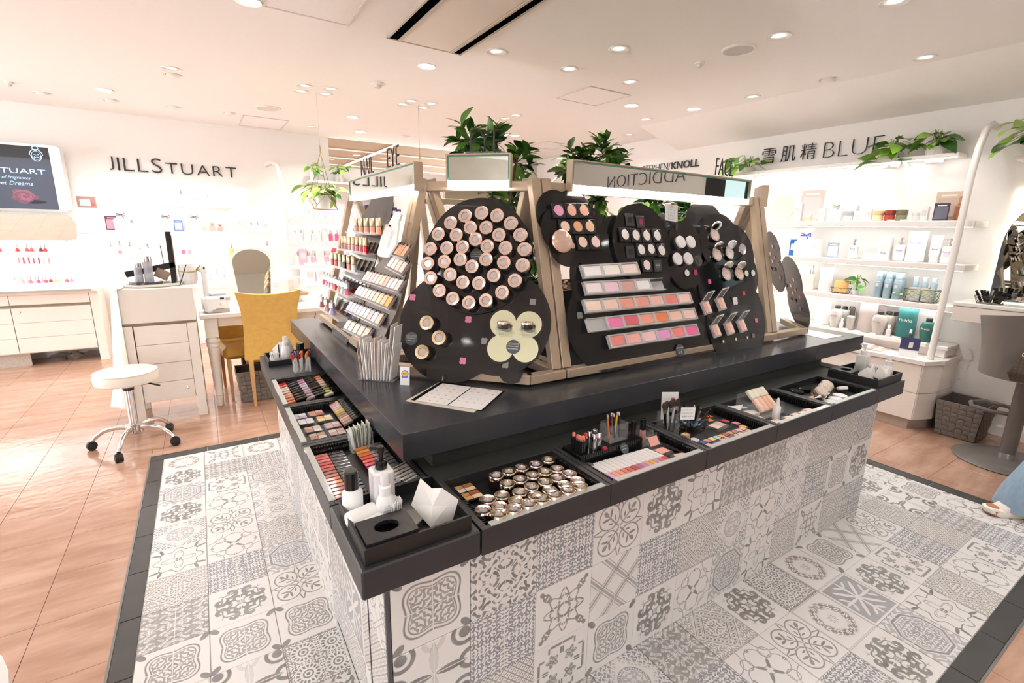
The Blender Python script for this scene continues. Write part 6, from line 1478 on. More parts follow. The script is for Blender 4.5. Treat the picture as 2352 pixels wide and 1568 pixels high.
# the sign, letter by letter
sg = thing('wall_sign', 'black JILLSTUART lettering on the left wall', 'sign', T(0, YL-.012, 0)); x = -.745
bl_ = RY(253, 391, YL-.012); br_ = RY(517, 397, YL-.012)
for ch, hh in zip('JILLSTUART', [1, 1, 1, 1, 1.12, .86, .86, .86, .86, .86]):
    me = glyphs(ch, 1.0, 0, bold=-.012); b = mbounds(me); k = .135*hh/(b[3]-b[2]) if ch not in 'JSU' else .140*hh/(b[3]-b[2])
    me.transform(Matrix.Diagonal((k*1.18, k, 1, 1)) @ Matrix.Translation((-b[0], -b[2] if ch not in 'SU' else -b[2]-.012, 0))); bm_extrude(me, .010)
    mk('letter', me, M_INK, sg, T(bl_.x + (x+.745), 0, 2.045) @ Rx(PI/2)); x += (b[1]-b[0])*k*1.18 + .034
GA = 'products on the top left shelf'; GB = 'products on the middle left shelf'; GC = 'products on the lower left shelf'; ya = 7.0
W1, W2, W3 = 'on the short top shelf of the left wall', 'on the middle shelf of the left wall', 'on the lower shelf of the left wall'
for k, px, yb, yt, wt, mt in (('card', 378, 464, 409, 'tall framed white card', {}), ('flacon', 417, 464, 430, 'slim white bottle', {}), ('jar', 443, 464, 446, 'pale blue lidded jar', {'lid': cm('dfeaf0')}), ('tube', 462, 464, 436, 'white cream tube', {}), ('flacon', 478, 464, 440, 'aqua bottle', {'body': cm('dfeef0')}), ('disc', 503, 465, 433, 'round pale plate', {'plate': cm('dfe6e4')})):
    G_put(k, px, yb, yt, ya, 1.7003, wt, W1, GA, mt)
for k, px, yb, yt, wt, mt in (('card', 259, 527, 495, 'purple poster card', {'card': cm('6a3a58'), 'picture': cm('c89aa8')}), ('bag', 283, 527, 480, 'tall white gift bag with dark bow', {}), ('bag', 303, 527, 499, 'small printed gift bag', {}), ('box', 332, 527, 501, 'pale blue gift box', {'carton': cm('d3e2f2')}), ('box', 345, 527, 505, 'low blue and white gift box', {'carton': cm('e2ecf6')}), ('card', 361, 527, 491, 'sky blue standing card', {'card': cm('bcd2ea')}), ('bag', 385, 527, 484, 'white gift bag behind the black panel', {}), ('card', 411, 527, 503, 'deep blue standing card', {'card': cm('5a78b8'), 'picture': cm('b8c8e8')}),
                              ('jar', 436, 527, 508, 'wide white jar gift', {}), ('bag', 450, 527, 484, 'large white gift bag with thin bow', {}), ('jar', 466, 527, 512, 'round patterned white jar', {}), ('bag', 489, 527, 508, 'coral gift basket', {'bag': cm('e8a090')}), ('bag', 506, 527, 510, 'red and white gift basket', {'bag': cm('e89a94')}), ('box', 532, 527, 497, 'tall clear gift box', {'carton': M_GLASSY}), ('box', 552, 527, 495, 'second tall clear gift box', {'carton': M_GLASSY}), ('flacon', 578, 527, 505, 'small bottle with pink heart', {}), ('flacon', 592, 527, 504, 'small bottle beside the pink heart bottle', {}), ('box', 611, 527, 502, 'white lotion carton at the right end', {})):
    G_put(k, px, yb, yt, ya, 1.3953, wt, W2, GB, mt)
for k, px, yb, yt, wt, mt in (('pump', 258, 592, 553, 'pump bottle with lavender dot', {}), ('pump', 279, 592, 551, 'pump bottle with pink dot', {'logo_dot': cm('e090a8')}), ('pump', 302, 592, 553, 'pump bottle with pale grey dot', {'logo_dot': cm('c8c4d0')}), ('flacon', 323, 592, 566, 'pink tinted bottle', {'body': cm('f0d0d8')}), ('flacon', 342, 593, 558, 'white bottle with chrome cap', {'cap': M_CHROME}), ('box', 358, 592, 565, 'pink and white carton', {'carton': cm('f4e0e2')}), ('box', 423, 588, 563, 'carton with three red dots', {'label_panel': cm('e07088')}), ('box', 437, 588, 564, 'carton with two pink dots', {'label_panel': cm('eaa0b0')}), ('box', 460, 588, 566, 'white carton with dark print', {}), ('box', 478, 588, 567, 'second white carton with dark print', {}), ('jar', 507, 588, 576, 'tiny white jar', {}),
                              ('flacon', 533, 588, 556, 'amber perfume bottle', {'body': cm('f0c070')}), ('jar', 560, 588, 570, 'low white jar behind the arched mirror', {}), ('box', 594, 588, 556, 'white carton right of the arched mirror', {}), ('flacon', 615, 588, 549, 'tall white bottle at the right end', {})):
    G_put(k, px, yb, yt, ya, 1.0853, wt, W3, GC, mt)
for k, px, yb, yt, wt, mt in (('pump', 500, 640, 608, 'beige pump bottle', {'body': cm('e0d2c4')}), ('jar', 479, 642, 628, 'small pink jar', {'lid': cm('e8c8c4')}), ('flacon', 515, 640, 620, 'peach bottle', {'body': cm('f2ddc8')}), ('box', 450, 645, 615, 'white carton with dark side', {})):
    G_put(k, px, yb, yt, 6.98, .7703, wt, 'on the lowest shelf behind the steamer', 'products behind the steamer', mt)
# posters on the wall
def poster(px0, py0, px1, py1, yp, label, pics):
    a, b = RY(px0, py0, yp), RY(px1, py1, yp); t = thing('poster', label, 'poster', T((a.x+b.x)/2, yp, (a.z+b.z)/2)); w_, h_ = abs(b.x-a.x)/2, abs(a.z-b.z)/2
    part('paper', MB().box(-w_, w_, 0, .002, -h_, h_), M_PALE, t)
    for k, (u0, u1, v0, v1, c_) in enumerate(pics): part('picture', MB().box(-w_+2*w_*u0, -w_+2*w_*u1, -.001-.0009*k, -.0002-.0009*k, -h_+2*h_*v0, -h_+2*h_*v1), cm(c_), t)
poster(174, 450, 228, 508, YL-.003, 'white paper poster with pink photo taped to the left wall', [(0, 1, .55, 1, 'b08a84'), (.15, .7, .62, .88, 'f0dcdc'), (.75, .9, .62, .72, 'd86060'), (.1, .35, .2, .35, 'e8e0e0'), (.5, .9, .15, .4, 'eee8ea')])
poster(174, 519, 212, 553, 6.66, 'lilac leaflet clipped to the corner of the lit tester counter', [(0, 1, 0, 1, 'e6dcea'), (.15, .8, .5, .54, 'a8a0b8')])
# TV
xr = -1.11
t = thing('wall_screen', 'large lit advertising screen in a white frame on the left wall', 'screen', T(-1.8, 6.85, 1.895))
part('frame', MB().box(-.69, .69, .0, .25, -.327, .327, None, .03), M_WHITE, t)
def screen_mat():
    m = bpy.data.materials.new('screen_picture'); m.use_nodes = True; g = m.node_tree; b = g.nodes['Principled BSDF']; b.inputs['Roughness'].default_value = .3
    tc = g.nodes.new('ShaderNodeTexCoord'); sp = g.nodes.new('ShaderNodeSeparateXYZ'); g.links.new(tc.outputs['Object'], sp.inputs[0])
    rp = g.nodes.new('ShaderNodeValToRGB'); e = rp.color_ramp.elements; e[0].position = 0; e[0].color = (.05, .06, .10, 1); e[1].position = .7; e[1].color = (.075, .085, .13, 1); q = e.new(.80); q.color = (.07, .075, .10, 1); q = e.new(.82); q.color = (.010, .010, .012, 1)
    ad = g.nodes.new('ShaderNodeMath'); ad.operation = 'MULTIPLY_ADD'; ad.inputs[1].default_value = 1/.6; ad.inputs[2].default_value = .5
    g.links.new(sp.outputs[2], ad.inputs[0]); g.links.new(ad.outputs[0], rp.inputs[0]); b.inputs['Base Color'].default_value = (.01, .01, .01, 1)
    g.links.new(rp.outputs[0], b.inputs['Emission Color']); b.inputs['Emission Strength'].default_value = .55; m.cycles.emission_sampling = 'NONE'
    return m
scr = part('display', MB().box(-.612, .612, -.003, -.0005, -.30, .30), screen_mat(), t)
def glow(n, c_, e=.5): return pm(n, c_, .5, emit=e, ecol=c_)
E1 = glow('screen_blue_text', (.35, .55, .85), .45)
SF = lambda x, z: T(x, -.0035, z) @ Rx(PI/2)
text_to('JILLSTUART', SF(.29, .055), wd=.54, ht=.062, ext=.0003, m=E1, parent=scr); text_to('Story of Fragrances', SF(.29, -.005), wd=.30, ext=.0003, m=E1, parent=scr, shear=.3, name='caption'); text_to('Sweet Dreams', SF(.29, -.055), wd=.32, ext=.0003, m=E1, parent=scr, shear=.3, name='caption')
em_ = MB()
for k in range(10): em_.tube([SF(.515, .22) @ Vector((.048*math.cos(q)*(1 if k < 5 else .8), .055*math.sin(q), .0005+.0002*k)) for q in [2*PI*(k+i/8)/10 for i in range(9)]], .004, 4)
em_.tube([SF(.515, .285) @ Vector((.022*math.cos(q), .02*math.sin(q), .0005)) for q in [2*PI*i/12 for i in range(12)]], .003, 4, True); em_.tube([SF(.515, .22) @ Vector((.034*math.cos(q), .04*math.sin(q), .0008)) for q in [2*PI*i/16 for i in range(16)]], .002, 4, True)
part('crest', em_, E1, scr); text_to('20', SF(.515, .215), wd=.045, ext=.0003, m=E1, parent=scr, name='crest_number')
rose = MB()
for k in range(16):
    a = k*2.4; r = .012+.0042*k
    rose.prism([(r*math.cos(a)+.030*math.cos(q)*(1+.03*k), r*.7*math.sin(a)+.024*math.sin(q)) for q in [2*PI*i/12 for i in range(12)]], .0004+.0002*(16-k), .0005+.0002*(16-k), SF(.37, -.175))
part('rose_picture', rose, glow('screen_rose', (.13, .05, .075), .55), scr); 
rr2 = MB()
for k in range(7): rr2.tube([SF(.37, -.175) @ Vector(((.015+.010*k)*math.cos(q), (.012+.007*k)*math.sin(q), .0045)) for q in [k+2*PI*.6*i/9 for i in range(10)]], .003, 4)
part('rose_petal_lines', rr2, glow('screen_rose_light', (.24, .11, .15), .55), scr); part('rose_shadow', MB().prism([(.10*math.cos(q)+.06, .018*math.sin(q)-.055) for q in [2*PI*i/16 for i in range(16)]], .0002, .0004, SF(.37, -.175)), M_BLACK, scr)
# mirrored canopy + lit tester counter + cabinet
t = thing('mirror_canopy', 'pale mirrored canopy with clipped corners under the screen', 'canopy', T(-1.05, 6.72, 1.42))
part('panel', MB().prism([(-1.6, -.13), (-.065, -.13), (0, -.075), (0, .04), (-.075, .125), (-1.6, .125)], 0, .01, Rx(PI/2+.15)), pm('smoked_mirror', (.62, .56, .47), .03, metal=.9), t); part('back_box', MB().box(-1.6, -.03, .02, .3, -.12, .12), M_WHITE, t)
t = thing('tester_counter', 'glowing white tester counter with nail polish on the left', 'tester counter', T(-1.0, 6.95, .80))
part('back_panel', MB().box(-2.0, 0, .0, .02, .12, .48), pm('lit_panel', (1, .98, .97), .5, emit=1.6), t); part('side_panel', MB().box(0, .02, -.25, .02, .0, .48), M_ACR, t); part('base_step', MB().box(-2.0, 0, -.28, 0, 0, .06, None, .004).box(-2.0, .0, -.14, 0, .06, .12, None, .004), pm('lit_step', (1, .98, .98), .4, emit=.7), t); part('base_tray', MB().box(-2.0, .02, -.30, .02, -.03, 0, None, .004), M_WOODW, t); part('grey_rail', MB().box(-2.0, -.02, -.302, -.30, -.026, -.004), pm('grey_rail', (.35, .32, .28), .4, metal=.4), t)
npr = Proto('nail_lacquer', 'nail polish', [('bottle', me_lathe([(.013, 0), (.016, .003), (.012, .022), (.006, .03), (0, .03)], 10), shade('e05050')), ('cap', me_lathe([(.006, .0302), (.007, .034), (.0065, .062), (0, .063)], 10), M_SILV)])
ct = 'on the lit tester counter'
for k, (px, h) in enumerate(((0, 'd04848'), (41, 'e03838'), (63, 'd85a50'), (74, 'e06058'), (95, '7a3030'), (105, 'e04848'))):
    p = RY(px, 578, 6.93); npr.put(T(p.x, 6.93, p.z) @ S3(1.3, 1, 1.3), ORD[k]+' red nail lacquer from the left in the upper row '+ct, 'upper nail lacquers', {'bottle': enamel(h)})
for k, px in enumerate((45, 56, 68, 79, 91, 102, 114)):
    p = RY(px, 606, 6.93); G['flacon'].put(T(p.x, 6.93, p.z) @ S3(.05, .05, .105), ORD[k]+' slim lip gloss from the left in the middle row '+ct, 'slim glosses', {'body': cm(('e8909a', 'e04858', 'b06068', 'c86070', '905058', 'f0b8b8', 'c8908a')[k])})
for k, (px, py, h) in enumerate(((32, 634, 'f0c8c0'), (50, 634, 'f0a090'), (68, 633, 'e87078'), (86, 632, 'e84880'), (103, 630, 'b85058'), (40, 626, 'c8b8d8'), (58, 626, 'd8b8e0'), (76, 625, 'f0c8c8'), (93, 624, 'f0a8b8'), (110, 622, 'e83840'), (126, 634, 'f0a880'), (134, 632, 'f0b090'), (142, 628, 'c8c0e0'), (152, 632, 'a85858'), (160, 626, 'e890a8'), (172, 632, 'f0b8d8'), (184, 632, 'c8c0f0'))):
    p = RY(px, py, 6.75); npr.put(T(p.x, 6.75, .8605 if py > 627 else .8605) @ T(0, 0 if py > 627 else .04, 0) @ S3(1.2, 1, 1.15), 'pastel nail lacquer in the front rows '+ct, 'front nail lacquers', {'bottle': enamel(h), 'cap': M_FACET if px > 120 else M_SILV})
for k, (px, py) in enumerate(((140, 570), (155, 562), (135, 583), (149, 583), (163, 583), (149, 595), (163, 595), (135, 606), (149, 606), (164, 606))):
    p = RY(px, py, 6.92); G['jar'].put(T(p.x, 6.92, p.z) @ S3(.045, .045, .06), 'small pale compact shelved at the right '+ct, 'compacts on the lit counter')
for k, px in enumerate((185, 195)):
    p = RY(px, 605, 6.92); G['flacon'].put(T(p.x, 6.92, p.z) @ S3(.05, .05, .20), ['left', 'right'][k]+' tall slim pen standing at the right '+ct, 'pens on the lit counter')
def planked(t, x0, x1, y, z0, z1, n, nm='plank', mat=None, axis='y', th=.012):
    for k in range(n):
        a, b = z0+(z1-z0)*k/n+.0015, z0+(z1-z0)*(k+1)/n-.0015
        part(nm, MB().box(x0, x1, y, y+th, a, b, None, .0012) if axis == 'y' else MB().box(y, y+th, x0, x1, a, b, None, .0012), mat or M_WOODW, t)
t = thing('wall_cabinet', 'whitewashed wooden counter cabinet under the lit testers', 'cabinet', T(-1.0, 6.74, 0))
part('top', MB().box(-2.3, .02, -.02, .38, .745, .768, None, .003), M_WOODW, t); part('brown_strip', MB().box(-2.3, .0, .01, .03, .62, .64), pm('brown_strip', (.24, .18, .12), .5), t); part('carcass', MB().box(-2.3, -.005, .02, .38, .14, .74), M_WOODW, t)
for k in range(3):
    part('drawer_front', MB().box(-.06-.62*(k+1)+.002, -.06-.62*k-.002, 0, .018, .645, .742, None, .002), M_WOODW, t)
    d_ = part('door', MB().box(-.06-.62*(k+1)+.002, -.06-.62*k-.002, .008, .02, .15, .615), M_GROUT, t)
    planked(d_, -.06-.62*(k+1)+.003, -.06-.62*k-.003, 0, .15, .615, 3)
    part('lock', MB().lathe([(.011, 0), (.011, .004), (.006, .005), (0, .005)], 14, T(-.06-.62*(k+1)+.06, 0, .575) @ Rx(PI/2)), M_CHROME, t)
part('leg_post', MB().box(-.055, .02, -.005, .05, 0, .744, None, .002), M_WOODW, t); part('kick_board', MB().box(-2.3, -.62, .06, .075, 0, .14), pm('kick_stone', (.48, .42, .36), .7, var=.3, scale=60), t)
part('side_panel', MB().box(.0, .018, .05, .38, 0, .744), M_WOODW, t)
solid('plastic_bag', MB().grid(lambda u, v: ((u-.5)*.42, (v-.5)*.2, .05+.045*math.sin(u*9)*math.cos(v*7)*(1-abs(2*u-1))), 20, 12), clear('grey_bag', (.25, .2, .18), .6, .2, .5), 'crumpled dark plastic bag stored under the cabinet', 'bag', M=T(-1.3, 6.95, .0), smooth=True)
# ------------------------------------------------------------ podium with draped cloth
t = thing('podium_cabinet', 'whitewashed podium cabinet with a plain upper box beside the desk', 'cabinet', T(-.545, 4.34, 0))
part('upper_box', MB().box(0, .46, 0, .42, .765, 1.015, None, .004), pm('cream_paint', (.76, .71, .64), .4), t); part('brown_strip', MB().box(.005, .455, .008, .41, .748, .7645), pm('brown_strip', (.24, .18, .12), .5), t); part('carcass', MB().box(.07, .41, .03, .40, .16, .747), M_WOODW, t)
planked(t, .072, .392, .010, .16, .745, 4, 'door_plank')
for x0, x1 in ((.004, .066), (.395, .457)):
    for y0 in (.0, .37): part('leg_post', MB().box(x0, x1, y0, y0+.045, 0, .747, None, .002), M_WOODW, t)
part('lock', MB().lathe([(.010, 0), (.010, .004), (.005, .005), (0, .005)], 14, T(.35, .010, .24) @ Rx(PI/2)), M_CHROME, t)
def drape(u, v):
    b = .35+.65*v+.9*max(0, v-.82); a = u*PI
    if v < .05: return (.05-.03*v/.05, -.012+u*.40, 1.022)
    return (.022-(.13*math.sin(a)**.7+.012*math.sin(u*19))*b, -.015+u*.38-.03*math.sin(a)*b, 1.022-v*.88)
solid('draped_cloth', MB().grid(drape, 30, 24), pm('cream_satin', (.80, .75, .68), .35, var=.03), 'cream satin cloth hanging down the left side of the podium', 'cloth', M=T(-.553, 4.34, 0), smooth=True)
PZ = 1.0155
o = solid('white_serving_tray', MB().lathe([(.17, 0), (.185, .004), (.20, .022), (.19, .022), (.178, .008), (0, .008)], 8, Rz(PI/8), sx=1.0, sy=.72), pm('cream_gloss', (.82, .80, .72), .25), 'cream octagonal tray on the podium', 'tray', M=T(-.32, 4.53, PZ), smooth=False)
t = thing('dark_round_tray', 'dark blue round tray carrying two bottles on the podium', 'tray', T(-.37, 4.50, PZ+.0085)); part('disc', MB().lathe([(.098, 0), (.104, .004), (.104, .026), (.10, .03), (0, .03)], 36), pm('navy_gloss', (.012, .016, .03), .12), t, True); part('clear_rim', MB().lathe([(.1045, .002), (.107, .002), (.107, .036), (.1045, .036)], 36), M_CLR, t, True)
tall = lambda M, r, h, ch, lab: (lambda t: (part('bottle_body', MB().lathe([(r*.95, 0), (r, .003), (r, h), (r*.9, h+.002), (0, h+.002)], 20), clear('grey_lotion', (.42, .43, .47), .75, .1, .3), t, True), part('cap', MB().lathe([(r*.98, h+.0025), (r*.98, h+ch), (0, h+ch)], 20), M_CHROME, t, True)))(thing('lotion_bottle', lab, 'bottle', M))
tall(T(-.405, 4.47, PZ+.039), .026, .105, .03, 'shorter grey lotion bottle with silver cap on the dark tray'); tall(T(-.345, 4.47, PZ+.039), .029, .145, .04, 'taller grey lotion bottle with silver cap on the dark tray')
t = thing('black_counter_display', 'black acrylic counter display with a tall upright panel on the podium', 'display', T(-.20, 4.62, PZ))
part('upright_panel', MB().box(-.018, .018, -.05, .05, 0, .40, None, .002), M_BOARD, t); part('base_box', MB().box(-.17, .03, -.08, .08, 0, .012, None, .002), M_BOARD, t); part('slanted_bar', MB().box(-.30, .02, -.02, .02, -.022, .022, T(.0, -.03, .15) @ Ry(-.22), .003), M_BOARD, t); part('bronze_plate', MB().box(-.09, .0, -.002, .002, -.035, .035, T(-.03, -.05, .06) @ Ry(.5)), pm('bronze_plate', (.30, .22, .16), .25, metal=.8), t); part('printed_panel', MB().box(.0185, .022, -.045, .045, .02, .37), cm('c8b8b4'), t)
part('thin_upright', MB().box(-.045, -.041, -.04, .04, .05, .30, Ry(-.05)), M_BOARD, t)
t = thing('plexi_card_stand', 'leaning clear card stand on the podium beside the black panel', 'card stand', T(-.165, 4.45, PZ)); part('front_leaf', MB().box(-.03, .03, -.001, .001, 0, .17, Ry(.35)), M_ACR, t); part('back_leaf', MB().box(-.03, .03, -.001, .001, 0, .10, T(.07, 0, 0) @ Ry(-.45)), M_ACR, t); part('black_spine', MB().box(-.003, .003, -.003, .003, 0, .17, Ry(.35)), M_BOARD, t)
t = thing('ribboned_vase', 'white fluted cup tied with a green ribbon on the podium', 'vase', T(-.105, 4.60, PZ)); part('cup', MB().lathe([(.05, 0), (.06, .03), (.065, .12), (.055, .15), (.05, .15), (.055, .1), (0, .02)], 24), cm('e0dad8'), t, True); part('ribbon', MB().tube([(.062*math.cos(q), .062*math.sin(q), .11+.015*math.sin(q)) for q in [2*PI*i/16 for i in range(16)]], .006, 5, True), pm('olive_ribbon', (.30, .33, .08), .5), t, True); part('bow', MB().tube([(.055, -.03, .11), (.09, -.03, .145), (.1, -.03, .12), (.06, -.03, .11), (.1, -.02, .085)], .006, 5), pm('olive_ribbon', (.30, .33, .08), .5), t, True)
# ------------------------------------------------------------ desk, steamer, mirror, chairs
DZ = .78
t = thing('vanity_desk', 'white desk with turned legs beside the podium', 'desk', T(-.065, 4.46, 0))
part('desk_top', MB().box(0, 1.6, 0, .62, DZ-.036, DZ, None, .004), M_WOODW, t); part('apron', MB().box(.07, 1.53, .05, .07, DZ-.11, DZ-.037), M_WOODW, t); part('apron', MB().box(.05, .07, .07, .55, DZ-.11, DZ-.037), M_WOODW, t)
lgp = [(.022, 0), (.026, .01), (.027, .09), (.031, .094), (.031, .102), (.028, .106), (.033, .2), (.040, .44), (.043, .49), (.040, .50), (.046, .505), (.048, .52), (.044, .535), (.05, .545), (.052, .56), (.04, .585), (0, .585)]
for x, y in ((.07, .07), (1.53, .07), (.07, .55), (1.53, .55)):
    l_ = part('leg', MB().lathe(lgp, 20), M_WOODW, t, True, T(x, y, 0)); mk('leg_block', me_box(-.045, .045, -.045, .045, .586, DZ-.037, .002), M_WOODW, l_)
t = thing('facial_steamer', 'white facial steamer with an upright nozzle on the desk', 'steamer', T(.06, 4.60, DZ) @ Rz(.15))
part('body', MB().box(-.095, .095, -.085, .085, 0, .135, None, .022), M_WPL, t); part('hood', MB().box(-.045, .085, -.06, .075, .1352, .17, None, .016), M_WPL, t)
part('nozzle_arm', MB().tube([(-.055, 0, .13), (-.058, -.005, .22), (-.062, -.01, .33)], .024, 14, taper=[1.1, .95, .85]), M_WPL, t, True); part('nozzle_head', MB().lathe([(.024, 0), (.026, .005), (.026, .05), (.018, .065), (0, .068)], 18, T(-.062, -.01, .325)), M_WPL, t, True); part('nozzle_hole', MB().cyl(.007, 0, .003, 14, T(-.062, -.036, .358) @ Rx(PI/2)), M_BLACK, t)
part('dial', MB().lathe([(.019, 0), (.019, .006), (.015, .008), (0, .008)], 20, T(.03, -.0852, .07) @ Rx(PI/2)), M_WPL, t, True); part('badge_plate', MB().box(.0, .06, -.087, -.0853, .012, .035, T(-.02, 0, 0)), M_SILV, t); part('drip_tray', MB().box(-.045, .075, -.089, -.0853, .004, .03), cm('a8a4a0'), t); part('window', MB().box(.015, .045, -.087, -.0853, .108, .124), M_CHROME, t); part('sticker', MB().box(.055, .088, -.0865, -.0853, .098, .122), cm('c8c4c0'), t); part('blue_tag', MB().box(-.0965, -.0953, -.06, -.03, .02, .06), cm('4a80c0'), t)
# arched mirror
def arch(w_, h_, n=14):
    r = w_*.72
    return [(-w_*.8, 0), (w_*.8, 0)] + [(w_*(1-.28*(1-min(1, (1-s)*1.0)))*math.cos(a) if False else w_*math.cos(a)*(1), h_-w_*.75+w_*.75*math.sin(a)) for s, a in [(i/n, PI*i/n) for i in range(n+1)]]
t = thing('arched_mirror', 'white-framed arched mirror standing on the desk', 'mirror', T(.365, 4.80, DZ) @ Rx(-.14))
fr = arch(.172, .515); fi = [(x*.87, .03+(y-.0)*.90) for x, y in fr]; n = len(fr)
mbf = MB(); mbf.add([(x, -.014, y) for x, y in fr]+[(x, -.014, y) for x, y in fi]+[(x, .014, y) for x, y in fr]+[(x, .002, y) for x, y in fi], [(i, (i+1) % n, n+(i+1) % n, n+i) for i in range(n)]+[(2*n+i, i, n+i, n+i) if False else (i, 2*n+i, 2*n+(i+1) % n, (i+1) % n) for i in range(n)]+[(n+i, n+(i+1) % n, 3*n+(i+1) % n, 3*n+i) for i in range(n)])
part('frame', mbf, M_WHITE, t); part('mirror_face', MB().prism(fi, -.002, .0, Rx(PI/2)), pm('green_mirror', (.70, .72, .62), .02, metal=.95), t); part('stand_foot', MB().box(-.10, .10, -.05, .10, -.0, .012, None, .003), M_WHITE, t)
def gold_tray():
    t = thing('round_wood_stand', 'round wood-rimmed stand with pump bottles on the desk', 'stand', T(.72, 4.95, DZ)); part('disc', MB().lathe([(.10, .06), (.11, .064), (.11, .085), (.10, .088), (0, .088)], 32), pm('walnut_rim', (.36, .24, .12), .4), t, True); part('foot', MB().cyl(.045, 0, .06, 20), M_WHITE, t)
gold_tray()
pump_bottle(T(.675, 4.93, DZ+.0885), 'beige square pump bottle on the round wood stand', .06, .13, body=cm('e2d8d0'), name='lotion_pump'); solid('clear_box_card', MB().box(-.05, .05, -.03, .03, 0, .14, None, .002).box(-.04, .04, -.032, -.0305, .02, .12), M_FROST, 'clear box behind the pump bottle on the round stand', 'box', M=T(.76, 5.0, DZ+.0885)); round_bottle(T(.765, 4.92, DZ+.0885), 'small white bottle on the round wood stand', .02, .045, M_WPL, .02)
solid('care_notice', MB().box(-.08, .08, -.002, .002, 0, .10, Rx(-.3)).box(-.06, .06, -.004, -.0022, .03, .035, Rx(-.3)).box(-.06, .06, -.004, -.0022, .05, .055, Rx(-.3)), cm('f4eedc'), 'cream printed notice leaning on the desk', 'notice', M=T(.98, 4.85, DZ))
M_YEL = pm('mustard_suede', (.70, .42, .10), .75, var=.18, scale=28)
M_OAK = pm('oak_leg', (.62, .36, .14), .45, var=.2, scale=20, stretch=(1, 1, .2))
def dining_chair(M, label, high=True):
    t = thing('upholstered_chair', label, 'chair', M)
    def back(u, v, off):
        x = (u-.5)*2; wd = .205+.02*abs(v-.5)*2*(1 if v > .5 else .3)+.012*max(0, v-.75)*4; z = .40+v*(.54 if high else .26)+.03*abs(x)**2*v
        y = -.05*v-.05*v*v+.035*(1-x*x)*(v) - .03*(1-abs(x)**3) + off
        return (x*wd*(1-.04*math.sin(PI*v)), y, z)
    mb = MB(); mb.grid(lambda u, v: back(u, v, 0), 14, 12); k0 = len(mb.v); mb.grid(lambda u, v: back(1-u, v, .05), 14, 12)
    e = [(i, 0) for i in range(15)]+[(14, j) for j in range(1, 13)]+[(i, 12) for i in range(13, -1, -1)]+[(0, j) for j in range(11, 0, -1)]
    for (a, b), (c, d) in zip(e, e[1:]+e[:1]): mb.f.append((b*15+a, k0+b*15+14-a, k0+d*15+14-c, d*15+c))
    part('backrest', mb, M_YEL, t, True, ang=60)
    part('seat', MB().box(-.21, .21, .03, .45, .36, .47, None, .03), pm('ochre_leather', (.45, .25, .04), .4), t)
    for x, y in ((-.17, -.01), (.17, -.01), (-.17, .41), (.17, .41)): part('leg', MB().lathe([(.014, 0), (.024, .40), (0, .40)], 4, T(x, y, 0) @ Rz(PI/4)), M_OAK, t)
dining_chair(T(.42, 4.36, 0) @ Rz(.0), 'mustard upholstered chair with its back to the aisle at the desk'); dining_chair(T(.23, 5.05, 0) @ Rz(PI+.1), 'mustard chair tucked under the far side of the desk', False)
def woven_basket(M, a, b, h, label, fl=1.18, nx=7, nz=7):
    t = thing('woven_basket', label, 'basket', M); m_ = pm('taupe_weave', (.20, .175, .15), .8, var=.15, scale=60)
    def P_(u, v, z): s = 1+(fl-1)*z/h; return Vector((u*a*s, v*b*s, z))
    core = MB()
    for sgn, ax in ((-1, 0), (1, 0), (-1, 1), (1, 1)):
        q = [(-1, sgn), (1, sgn)] if ax == 0 else [(sgn, -1), (sgn, 1)]
        core.add([tuple(P_(*q[0], .004)), tuple(P_(*q[1], .004)), tuple(P_(*q[1], h)), tuple(P_(*q[0], h))], [(0, 1, 2, 3)])
    core.box(-a, a, -b, b, .002, .006); part('liner', core, pm('taupe_weave_dark', (.10, .088, .075), .9), t)
    for ax in (0, 1):
        n = nx if ax == 0 else max(4, int(nx*b/a))
        for sgn in (-1, 1):
            for i in range(n):
                for j in range(nz):
                    u0, u1 = -1+2*i/n, -1+2*(i+1)/n; z0, z1 = .004+(h-.004)*j/nz, .004+(h-.004)*(j+1)/nz; out = .006 if (i+j) % 2 else .002
                    g_ = .04/n
                    c = [(u0+g_, z0+.001), (u1-g_, z0+.001), (u1-g_, z1-.001), (u0+g_, z1-.001)]
                    w4 = [P_(u, sgn, z) if ax == 0 else P_(sgn, u, z) for u, z in c]; nn = Vector((0, sgn, -.1)) if ax == 0 else Vector((sgn, 0, -.1))
                    mid = sum(w4, Vector())/4 + nn*(out+.004); fr = [p_+nn*out for p_ in w4]
                    part('weave_strip', MB().add([tuple(p_) for p_ in fr]+[tuple(mid)], [(0, 1, 4), (1, 2, 4), (2, 3, 4), (3, 0, 4)]), m_, t)
    part('rim', MB().tube([tuple(P_(u, v, h)) for u, v in ((-1, -1), (1, -1), (1, 1), (-1, 1))], .005, 5, True), m_, t)
woven_basket(T(.33, 4.60, 0), .16, .11, .27, 'grey-brown woven basket under the mustard chair')
t = thing('storage_crate', 'dark brown studded crate under the desk', 'crate', T(.36, 4.98, 0)); part('box', MB().box(-.15, .15, -.10, .10, 0, .32, None, .004), pm('dark_leather', (.05, .03, .022), .5), t); part('lid_band', MB().box(-.153, .153, -.103, .103, .32, .36, None, .004), pm('dark_leather2', (.035, .022, .016), .45), t)
for k in range(7): part('stud', MB().lathe([(.004, 0), (.003, .003), (0, .004)], 8, T(-.135+.045*k, -.1035, .34) @ Rx(PI/2)), M_SILV, t)
